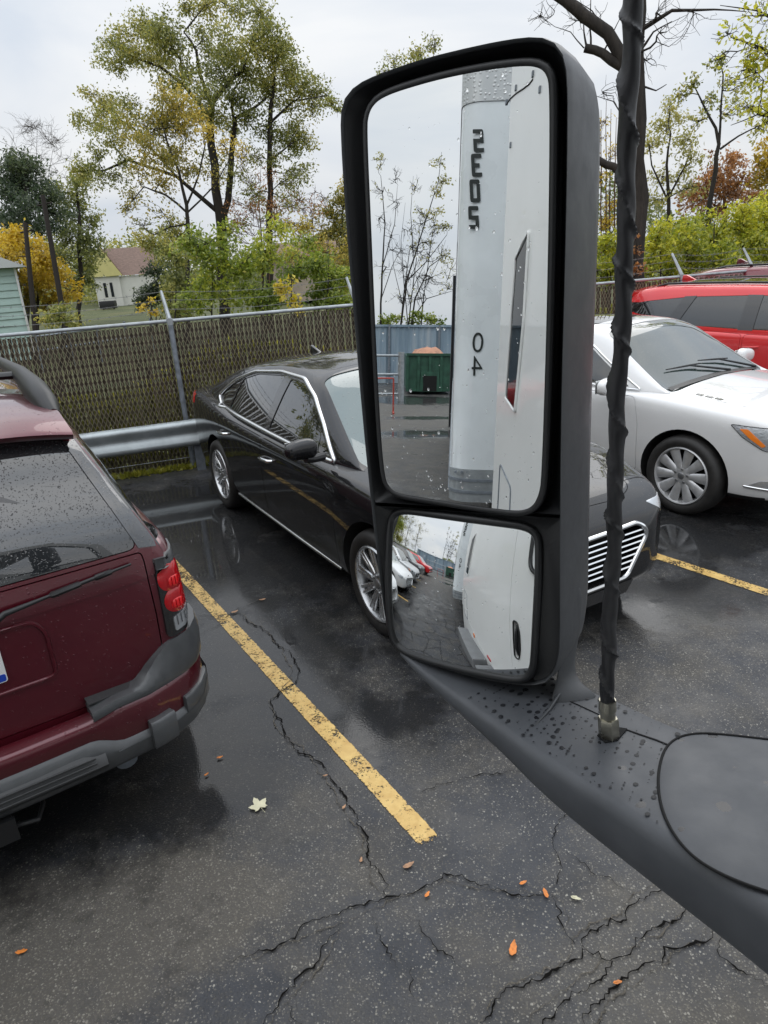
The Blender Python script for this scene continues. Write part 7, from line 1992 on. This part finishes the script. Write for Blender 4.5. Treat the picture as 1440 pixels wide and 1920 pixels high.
    plant("leaning_tree", "thin leaning tree with sparse olive crown at the right beyond the bushes", "tree", direct(D), mp(D),
      [[(1325, f, .13), (1330, 385, .11), (1342, 320, .10), (1348, 270, .08), (1342, 240, .06), (1318, 195, .04), (1300, 158, .02)], [(1348, 275, .06), (1352, 200, .04), (1356, 140, .03), (1348, 112, .012)], [(1350, 280, .05), (1385, 255, .035), (1425, 235, .02)]],
      [(1300, 155, 18, .7, .4), (1346, 114, 18, .6, .4), (1270, 180, 18, .5, .5), (1330, 192, 22, .5, .5), (1382, 200, 24, .45, .6), (1390, 160, 20, .4, .7), (1310, 225, 20, .3, .5), (1420, 240, 22, .4, .7), (1370, 150, 18, .3, .6)],
      LF_ELM, BK_DARK, .10, .62, "trees beyond the fence", 43, 9)
    D = 26; f = foot(1255, D)
    plant("thin_tree", "sparse olive tree close to the right of the antenna beyond the bushes", "tree", direct(D), mp(D),
      [[(1255, f, .12), (1254, 380, .10), (1250, 310, .07), (1258, 250, .04)], [(1254, 380, .06), (1222, 310, .04), (1215, 260, .02)], [(1254, 370, .06), (1285, 310, .04), (1300, 265, .02)]],
      [(1250, 236, 32, .6, .55), (1220, 272, 28, .45, .5), (1282, 262, 28, .5, .5), (1240, 330, 30, .35, .4), (1300, 300, 28, .35, .5), (1270, 340, 28, .35, .4), (1225, 370, 26, .3, .4), (1255, 200, 20, .4, .7), (1300, 350, 26, .3, .4)],
      LF_SPARSE, BK_DARK, .11, .7, "trees beyond the fence", 44, 10, bare=1)
    plant("rust_oak", "rust brown oak crown behind the leaning tree at the right", "tree", direct(32), mp(32),
      [[(1360, foot(1360, 32), .15), (1360, 390, .12), (1355, 330, .06)]],
      [(1350, 330, 38, .9, .5), (1392, 342, 34, .9, .45), (1320, 352, 30, .8, .4), (1300, 372, 28, .7, .3), (1375, 300, 26, .7, .6), (1415, 370, 28, .8, .4), (1340, 385, 28, .8, .3)], LF_RUST, BK_DARK, .13, .75, "trees beyond the fence", 45, 8)
    plant("orange_tree", "orange leaved tree cut by the right edge of the picture", "tree", direct(24), mp(24),
      [[(1450, foot(1450, 24), .12), (1448, 380, .1), (1440, 300, .05)]], [(1432, 300, 26, .8, .5), (1446, 262, 20, .7, .6), (1450, 330, 28, .9, .4), (1420, 340, 20, .6, .3), (1470, 290, 30, .9, .5), (1440, 380, 28, .7, .3)], LF_ORANGE, BK_DARK, .11, .7, "trees beyond the fence", 46, 8)
    plant("yellow_leaf_tree", "overhanging branches with sparse yellow green leaves in the upper right corner", "tree", direct(14), mp(14),
      [[(1600, foot(1600, 14), .22), (1590, 300, .18), (1570, 120, .14), (1540, -40, .08)], [(1580, 200, .07), (1500, 130, .05), (1430, 90, .03), (1370, 70, .01)], [(1585, 260, .06), (1500, 230, .04), (1420, 215, .02), (1370, 235, .008)], [(1575, 120, .06), (1490, 50, .04), (1420, 20, .02), (1350, 10, .008)]],
      [(1410, 82, 34, .32, .6), (1390, 132, 30, .32, .7), (1432, 150, 34, .4, .6), (1420, 30, 30, .3, .6), (1402, 202, 28, .3, .75), (1442, 100, 30, .4, .6), (1360, 60, 22, .2, .7), (1440, 210, 28, .4, .8), (1455, 40, 34, .4, .5), (1350, 110, 18, .15, .7), (1480, 170, 40, .5, .6)],
      LF_YG, BK_DARK, .085, .55, "trees beyond the fence", 47, 9, bare=1, twig_r=.007)
    D = 28
    plant("sapling_clump", "clump of thin upright stems seen between the wing mirror and the antenna", "tree", direct(D), mp(D),
      [[(1136+dx, foot(1136, D), .05), (1136+dx*1.1, 350, .04), (1137+dx*1.25, 190+abs(dx)*2, .012)] for dx in (-26, -16, -8, 0, 7, 15, 24)],
      [(1135, 230, 20, .12, .5), (1140, 290, 22, .15, .6), (1128, 330, 22, .2, .8), (1145, 380, 22, .4, .9), (1132, 420, 20, .6, .8), (1120, 260, 18, .1, .4)], LF_ORANGE, BK_RED, .10, .6, "trees beyond the fence", 48, 10, bare=2)
    k = 0
    for lab, D, pts in (("yellow green bush filling the gap between wing mirror and antenna", 15, [(1130, 470, 34, 1, 0), (1145, 510, 34, 1, -.1), (1160, 450, 24, .8, 0), (1115, 500, 30, 1, -.1)]),
                        ("yellow green bush just right of the antenna behind the fence", 14, [(1232, 460, 40, 1, -.05), (1212, 500, 32, 1, -.2), (1256, 500, 36, 1, -.15), (1240, 430, 24, .8, 0)]),
                        ("yellow green bush above the roof of the white sedan", 14.5, [(1284, 450, 42, 1, 0), (1300, 492, 38, 1, -.15), (1270, 420, 22, .8, .05)]),
                        ("brightest yellow green bush above the roof of the red SUV", 15, [(1332, 440, 42, 1, .1), (1352, 490, 40, 1, -.1), (1322, 405, 24, .8, .1)]),
                        ("tall yellow green bush above the windows of the red SUV", 15.5, [(1382, 430, 44, 1, .1), (1402, 482, 44, 1, 0), (1390, 392, 26, .8, .15)]),
                        ("yellow green bush at the right edge above the maroon SUV", 16, [(1432, 420, 46, 1, .05), (1450, 480, 44, 1, -.05), (1440, 380, 26, .8, .1), (1480, 440, 44, 1, 0)])):
        bush("yellow_green_bush", lab, D, pts, LF_YG, 51+k, .078, tint=.5); k += 1
    plant("locust_tree", "feathery green tree top showing above the wing mirror", "tree", direct(30), mp(30),
      [[(800, foot(800, 30), .16), (800, 400, .13), (795, 250, .09), (785, 130, .03)], [(795, 250, .05), (740, 140, .02)], [(795, 220, .05), (815, 90, .015)]],
      [(742, 112, 22, .5, .5), (780, 96, 24, .6, .45), (808, 84, 18, .5, .5), (722, 132, 14, .4, .5), (800, 120, 24, .6, .4), (760, 140, 26, .7, .4), (815, 72, 12, .35, .6), (830, 140, 24, .6, .5)], LF_ELM, BK_DARK, .11, .55, "trees beyond the fence", 61, 9, bare=1)
    # weeds growing against the back of the fence, and the low distant woods: nobody could count these
    rng = np.random.default_rng(70); P, S, T = [], [], []
    for _ in range(34000):
        s = rng.uniform(-10, 10); h = rng.random()**1.2*1.45*(.8+.2*math.sin(s*1.7+1)*math.sin(s*.63)); P.append(fpt(s, .05+rng.random()*.22, .02+abs(h))); S.append(.10*rng.uniform(.6, 1.4)); T.append(.62+rng.normal()*.25)
    tag(leaf_cloud("weeds", P, S, T, LF_WEED, None, rng, -.3), kind='stuff')
    P, S, T = [], [], []
    for _ in range(16000):
        s = rng.uniform(-12, 12); P.append(fpt(s, -.0-.13*rng.random(), 0)); S.append(.06*rng.uniform(.5, 1.5)); T.append(.7+rng.normal()*.2)
    tag(leaf_cloud("grass", P, S, T, LF_WEED, None, rng, -1.2), kind='stuff')
    P, S, T = [], [], []
    for _ in range(70000):
        a = math.radians(rng.uniform(-62, 62)); r = rng.uniform(66, 92); hh = 6.5+2.2*math.sin(a*9)+1.6*math.sin(a*23+1); P.append(np.array([r*math.sin(a), r*math.cos(a), rng.random()*hh])); S.append(.38*rng.uniform(.6, 1.4)); T.append(.2+.3*math.sin(a*14)+rng.normal()*.22)
    tag(leaf_cloud("distant_woods", P, S, T, LF_ELM, None, rng), kind='stuff')
def build_mirror_trees():
    Uq = -37.0
    def mj(px, py, dd=0.0): return mirror_at(px, py, FT(Uq-dd, 0, 0), TRUCK_F)
    mpp = .0315; rng = np.random.default_rng(80)
    def thin(label, stems, blobs, seed, leaf=LF_SPARSE):
        plant("bare_sapling", label, "tree", mj, mpp, [[(x, y, r) for x, y, r in st] for st in stems], blobs, leaf, BK_DARK, .14, .42, "trees seen in the tall mirror glass", seed, 8, bare=2, twig_r=.014)
    thin("leaning thin tree in the tall mirror glass with a few green leaves near its top", [[(748, 640, .10), (762, 530, .08), (790, 440, .055), (822, 340, .03), (828, 285, .012)], [(764, 525, .05), (800, 490, .035), (838, 440, .02)], [(775, 480, .04), (770, 400, .025), (775, 330, .01)]],
         [(822, 300, 14, .5, .5), (832, 340, 14, .6, .45), (815, 400, 18, .35, .5), (836, 420, 16, .5, .4), (795, 400, 22, .1), (780, 350, 18, .05), (800, 455, 20, .15), (838, 480, 18, .3), (820, 360, 18, .4)], 81)
    thin("bare many stemmed tree at the middle of the tall mirror glass", [[(768, 640, .09), (778, 560, .07), (805, 500, .04), (845, 470, .02)], [(772, 600, .06), (800, 560, .04), (850, 545, .015)], [(766, 620, .05), (758, 540, .035), (752, 450, .02), (760, 380, .008)]],
         [(812, 520, 24, .05), (838, 540, 20, .08), (760, 430, 22, .0), (790, 540, 22, .0), (845, 505, 18, .1), (755, 500, 22, .0)], 82)
    thin("grey leafless tree at the left edge of the tall mirror glass", [[(712, 640, .10), (716, 520, .08), (722, 420, .05), (714, 330, .02)], [(717, 500, .05), (740, 420, .03), (745, 350, .012)], [(715, 560, .04), (735, 500, .03), (750, 470, .012)]],
         [(712, 300, 16, .35, .5), (720, 350, 24, .03), (738, 380, 22, .0), (712, 410, 22, .0), (735, 440, 24, .0), (725, 500, 24, .03), (742, 330, 18, .0)], 83)
    for k_, (dx, lab) in enumerate(((-9, "thin bare tree close behind the leaning one in the tall mirror glass"), (14, "short bare tree beside the trailer corner in the tall mirror glass"), (-24, "slight bare tree between the grey tree and the leaning one in the tall mirror glass"))):
        thin(lab, [[(772+dx, 640, .07), (780+dx, 560, .05), (792+dx, 470, .03), (800+dx, 390+k_*30, .012)], [(778+dx, 570, .035), (762+dx, 500, .02), (758+dx, 440, .008)], [(783+dx, 540, .035), (808+dx, 490, .02), (822+dx, 450, .008)]],
             [(800+dx, 420, 22, .04), (760+dx, 470, 22, .0), (815+dx, 480, 22, .03), (790+dx, 520, 24, .0), (770+dx, 560, 22, .02), (802+dx, 400+k_*30, 16, .1)], 86+k_)
    def mbush(label, pts, seed, leaf):
        px = np.mean([p[0] for p in pts]); plant("green_bush", label, "bush", mj, mpp, [[(px, 650, .06), (px, 620, .05), (px+2, 600, .02)]], pts, leaf, BK_DARK, .16, .75, "bushes behind the blue fence", seed, 8, trunk_name="stem")
    mbush("dark green bush behind the blue fence at the left of the tall mirror glass", [(728, 600, 14, 1, .3), (745, 596, 12, 1, .4), (716, 606, 12, 1, .3)], 84, LF_GREEN)
    mbush("light green bush behind the blue fence above the dumpster", [(788, 590, 15, 1, .4), (806, 598, 14, 1, .4), (772, 602, 12, 1, .3), (830, 606, 12, .8, .3)], 85, LF_GREEN)
    # trees along the back fence that only the round mirror reaches
    side = [(-10, 3.5, 6.5, LF_ELM, "olive tree behind the first white sedan at the left edge of the round mirror"), (-15, 2.6, 6.0, LF_GREEN, "bright green tree behind the white sports sedan in the round mirror"), (-20, 3.2, 8.0, LF_ELM, "tall olive tree behind the silver sedan in the round mirror"),
            (-24, 2.6, 7.0, LF_GREEN, "green tree behind the dark grey SUV in the round mirror"), (-29, 3.5, 8.5, LF_ELM, "olive tree behind the red SUV in the round mirror"), (-35, 4, 9.5, LF_SPARSE, "thin leafless tree past the red SUV in the round mirror"),
            (-42, 4, 11, LF_SPARSE, "leafless tree above the start of the blue fence in the round mirror"), (-52, 2, 12, LF_SPARSE, "far leafless tree above the middle of the blue fence in the round mirror")]
    for i, (s, n, h, leaf, lab) in enumerate(side):
        b = fpt(s, n)
        def gj(px, py, dd=0.0, b=b): return b+FD*px+FN*dd+np.array([0, 0, py])
        rg = np.random.default_rng(90+i)
        bl = [(rg.normal()*1.4, h*(.18+.82*rg.random()), rg.uniform(.8, 1.3), .8 if leaf is not LF_SPARSE else .06, .5, rg.normal()*1.1) for _ in range(26)]
        plant("roadside_tree", lab, "tree", gj, 1.0, [[(0, 0, .16), (.1, h*.35, .13), (-.1, h*.7, .08), (0, h*.95, .03)], [(.1, h*.35, .07), (1.4, h*.7, .03)], [(.1, h*.4, .07), (-1.3, h*.75, .03)]], bl, leaf, BK_DARK, .17, .55, "trees behind the row seen in the round mirror", 95+i, 9, bare=2, twig_r=.014)
build_trees(); build_mirror_trees()

def build_houses():
    M_MINT = simple("pale_green_siding", (.42, .56, .52), .6, nscale=3, namt=.06)
    M_CREAM = simple("cream_wall_paint", (.62, .62, .57), .7, nscale=2, namt=.06)
    M_YEL = simple("pale_yellow_siding", (.58, .53, .22), .7, nscale=2, namt=.06)
    M_ROOFB = simple("brown_roof_shingle", (.17, .115, .092), .9, nscale=8, namt=.3)
    M_GLASSD = simple("dark_house_window", (.02, .024, .028), .1)
    M_TAN = simple("tan_wall", (.36, .30, .24), .8, nscale=2, namt=.1)
    # small white house with yellow gable
    D = 58.0
    L = at_d(183, 560, D); R_ = at_d(231, 560, D); c = (L+R_)/2; c[2] = 0; ex = unit(R_-L); ex[2] = 0; ex = unit(ex); ey = np.array([-ex[1], ex[0], 0])
    wd = np.linalg.norm((R_-L)[:2]); eave = at_d(205, 518, D)[2]; ridge = at_d(197, 470, D)[2]+.35
    H = lambda u, v, w: tuple(c+ex*u+ey*w+np.array([0, 0, v]))
    root = empty("small_house", tuple(c), label="small white house with yellow gable and brown roof beyond the lawn", cat="house"); inv = Matrix.Translation(-Vector(c))
    hw = wd/2; gx = -hw*.35; dep = 9.0
    m = MB(); m.prism([(-hw, 0), (hw, 0), (hw, eave), (-hw, eave)], H, 0, dep); m.prism([(hw+.01, 0), (hw*4.2, 0), (hw*4.2, eave*.98), (hw+.01, eave*.98)], H, .25, dep-1); m.build("wall", M_CREAM, root)
    for k in range(2):
        m = MB(); x = -hw*.25+k*hw*.5; m.prism([(x-.10, eave*.35), (x+.10, eave*.35), (x+.10, eave*.8), (x-.10, eave*.8)], H, -.03, -.005); m.build("window", M_GLASSD, root)
    m = MB(); m.prism([(-hw-.25, eave+.01), (hw+.25, eave+.01), (-hw*.15, ridge)], H, -.18, .02); m.build("gable", M_YEL, root)
    m = MB(); V = [H(-hw-.3, eave+.02, .03), H(-hw*.15, ridge+.12, .03), H(-hw*.15, ridge+.12, dep+.3), H(-hw-.3, eave+.02, dep+.3), H(hw+.3, eave+.02, .03), H(hw+.3, eave+.02, dep+.3)]
    m.add(V, [(0, 1, 2, 3), (1, 4, 5, 2), (0, 4, 1), (3, 2, 5), (0, 3, 5, 4)])
    V = [H(hw*1.02, eave+.0, .10), H(hw*4.4, eave, .10), H(hw*4.2, ridge-.1, 3.6), H(-hw*.1, ridge-.1, 3.6), H(hw*4.4, eave, 8.2), H(hw*1.02, eave, 8.2)]
    m.add(V, [(0, 1, 2, 3), (3, 2, 4, 5), (1, 4, 2), (0, 3, 5), (0, 5, 4, 1)]); m.build("roof", M_ROOFB, root, 20)
    for o in children(root): o.matrix_parent_inverse = inv
    m = MB(); p = at_d(203, 572, 52); 
    m.box(p*[1, 1, 0]+[0, 0, .45], (1.0, .6, .5)); m.tube([p*[1, 1, 0]+[-.35, 0, 0], p*[1, 1, 0]+[-.35, 0, .3]], .05, 6); m.tube([p*[1, 1, 0]+[.35, 0, 0], p*[1, 1, 0]+[.35, 0, .3]], .05, 6)
    tag(m.build("garden_box", M_BLACKPL, None, bevel=.05), "dark box on legs on the lawn before the small white house", "grill")
    # pale green house at the left edge, lap siding
    D = 24.0; q = at_d(38, 560, D); q[2] = 0; ey = unit(np.array([q[0]*1.08-.06*q[1], q[1], 0])); ex = np.array([-ey[1], ey[0], 0])
    H = lambda u, v, w: tuple(q+ex*u+ey*w+np.array([0, 0, v]))
    eave = at_d(16, 503, D)[2]
    root = empty("green_house", tuple(q), label="pale mint green house with lap siding at the left edge beyond the fence", cat="house"); inv = Matrix.Translation(-Vector(q))
    m = MB(); k = int(eave/.19)
    for i in range(k): z0, z1 = i*eave/k, (i+1)*eave/k; m.add([H(0, z0, -.035), H(6, z0, -.035), H(6, z1, -.002), H(0, z1, -.002)], [(0, 1, 2, 3)])
    for i in range(k): z0, z1 = i*eave/k, (i+1)*eave/k; m.add([H(-.035, z0, 0), H(-.035, z0, 6), H(-.002, z1, 6), H(-.002, z1, 0)], [(0, 1, 2, 3)])
    m.prism([(0, 0), (6, 0), (6, eave), (0, eave)], H, 0, 6); m.build("siding", M_MINT, root, 20, fix=False)
    m = MB(); m.prism([(-.06, 0), (.0, 0), (.0, eave), (-.06, eave)], H, -.06, 0); m.build("corner_board", M_WHITEPL, root)
    m = MB(); m.prism([(-.35, eave+.01), (6.3, eave+.01), (3, eave+1.55)], H, -.3, 6.3); m.build("roof", simple("pale_roof_edge", (.55, .57, .57), .7), root)
    for o in children(root): o.matrix_parent_inverse = inv
    # tan low building behind the bushes
    q = at_d(585, 470, 46); q[2] = 0
    root = empty("tan_building", tuple(q), label="low tan building glimpsed between the bushes left of the wing mirror", cat="building"); inv = Matrix.Translation(-Vector(q))
    m = MB(); m.box(q+np.array([0, 3, 1.35]), (6, 6, 2.7)); m.build("wall", M_TAN, root)
    m = MB(); m.add([q+np.array(v) for v in ((-3.3, -.4, 2.68), (3.3, -.4, 2.68), (3.3, 6.4, 2.68), (-3.3, 6.4, 2.68), (-2.6, 3, 3.6), (2.6, 3, 3.6))], [(0, 1, 5, 4), (2, 3, 4, 5), (1, 2, 5), (3, 0, 4), (0, 3, 2, 1)]); m.build("roof", M_ROOFB, root, 20)
    for o in children(root): o.matrix_parent_inverse = inv
    # two dark leaning poles
    M_POLE = simple("dark_pole_wood", (.022, .017, .014), .9, nscale=12, namt=.3)
    for (a, b, D, r, lab) in (((72, foot(72, 23)), (47, 418), 23, .085, "dark pole leaning left, the thinner of the two behind the orange bush"), ((134, foot(134, 22)), (80, 366), 22, .085, "dark pole leaning strongly left, the longer of the two behind the fence")):
        m = MB(); p0, p1 = at_d(*a, D), at_d(*b, D+.8); m.tube([p0, (p0+p1)/2, p1], [r, r*.85, r*.7], 10); m.tube([p1+[-.2, 0, -.25], p1+[.2, 0, -.2]], .025, 6)
        tag(m.build("leaning_pole", M_POLE, None, 60), lab, "pole", "dark poles leaning beyond the fence")
    # thin wooden rail before the lawn
    m = MB(); a, b = at_d(60, 612, 20), at_d(280, 590, 22); 
    for dz in (.55, .9): m.tube([a*[1, 1, 0]+[0, 0, dz], b*[1, 1, 0]+[0, 0, dz]], .03, 6)
    for t in np.linspace(0, 1, 5): p = (a+(b-a)*t)*[1, 1, 0]; m.tube([p, p+np.array([0, 0, 1.0])], .04, 6)
    tag(m.build("rail_fence", M_GALV_DULL, None), "low two bar rail fence on the lawn before the houses", "fence")
build_houses()
# ---------------------------------------------------------------- fallen leaves on the asphalt
M_LEAFP = simple("pale_dry_leaf", (.55, .52, .36), .6, nscale=40, namt=.15); M_LEAFO = simple("orange_leaf", (.60, .19, .03), .55, nscale=60, namt=.3); M_LEAFT = simple("tan_leaf", (.36, .20, .11), .6, nscale=60, namt=.3)
def ground_leaf(px, py, size, mat, label, rot, lobes=5, curl=.12):
    rng = np.random.default_rng(int(px*7+py)); c = at_z(px, py, .009); pts = []
    if lobes == 5:
        for k in range(5):
            a = -2.1+k*1.05; R1 = size*(.62 if k in (0, 4) else .9 if k != 2 else 1.05)
            pts += [(a-.48, size*.50), (a-.26, R1*.80), (a-.20, R1*.78), (a-.03, R1), (a+.20, R1*.80), (a+.26, R1*.76)]
        pts += [(2.1+.45, size*.30), (math.pi, size*.12)]
    else:
        for t in np.linspace(0, 2*math.pi, 20, endpoint=False):
            x_, y_ = math.cos(t)*size*1.15, math.copysign(abs(math.sin(t))**1.35, math.sin(t))*size*.46*(1-.3*math.cos(t))*(1+.16*rng.normal()); pts.append((math.atan2(y_, x_), math.hypot(x_, y_)))
    V = [c+np.array([r*math.cos(a+rot), r*math.sin(a+rot), curl*size*((r/size)**2)*(.5+.5*math.sin(a*2+rot))+.0015]) for a, r in pts]; n = len(V); V = V+[v-np.array([0, 0, .0012]) for v in V]+[c+np.array([0, 0, .0015]), c+np.array([0, 0, .0003])]
    F = [(2*n, i, (i+1) % n) for i in range(n)]+[(2*n+1, n+(i+1) % n, n+i) for i in range(n)]+[(i, n+i, n+(i+1) % n, (i+1) % n) for i in range(n)]
    m = MB(); m.add(V, F)
    s0 = c+np.array([-.1*size*math.cos(rot), -.1*size*math.sin(rot), .002]); m.tube([s0, s0+np.array([-size*.8*math.cos(rot), -size*.8*math.sin(rot), .001])], .0012, 4)
    tag(m.build("fallen_leaf", mat, None, 60), label, "leaf", "leaves fallen on the asphalt")
for a in [(487, 1512, .055, M_LEAFP, "pale five lobed maple leaf lying left of the yellow line", 2.2, 5), (962, 1778, .026, M_LEAFO, "largest orange leaf below the wing mirror arm in the foreground", 1.2, 3), (1023, 1675, .018, M_LEAFO, "orange leaf lying in the crack under the mirror arm", 1.7, 3),
          (981, 1655, .014, M_LEAFO, "small orange leaf just above the long crack under the mirror arm", .4, 3), (801, 1677, .013, M_LEAFO, "small orange scrap below the end of the yellow line", .9, 3), (766, 1622, .022, M_LEAFT, "tan pointed leaf just left of the yellow line's end", .5, 3),
          (1158, 1842, .013, M_LEAFO, "orange scrap at the bottom right between broad cracks", .1, 3), (1080, 1684, .016, M_LEAFP, "pale curled leaf right of the crack junction under the arm", -.4, 3), (40, 1784, .018, M_LEAFO, "orange leaf at the lower left in the rough gravelly patch", .2, 3),
          (440, 1147, .022, M_LEAFT, "brown leaf in the crack right of the yellow line near the SUV lamp", .6, 3), (492, 1124, .020, M_LEAFT, "brown leaf at the far tip of the crack beside the black sedan", .2, 3), (645, 1513, .012, M_LEAFT, "brown leaf stuck in the long crack left of the line's worn end", 1.0, 3),
          (610, 1454, .010, M_LEAFT, "brown scrap high in the long crack beside the yellow line", .3, 3), (677, 1612, .011, M_LEAFT, "brown scrap low in the long crack near its junction", 1.4, 3), (412, 1420, .014, M_LEAFO, "orange scrap on the asphalt right of the SUV bumper", .4, 3), (387, 1452, .011, M_LEAFO, "tiny orange scrap near the shadow of the SUV", .9, 3)]: ground_leaf(*a)
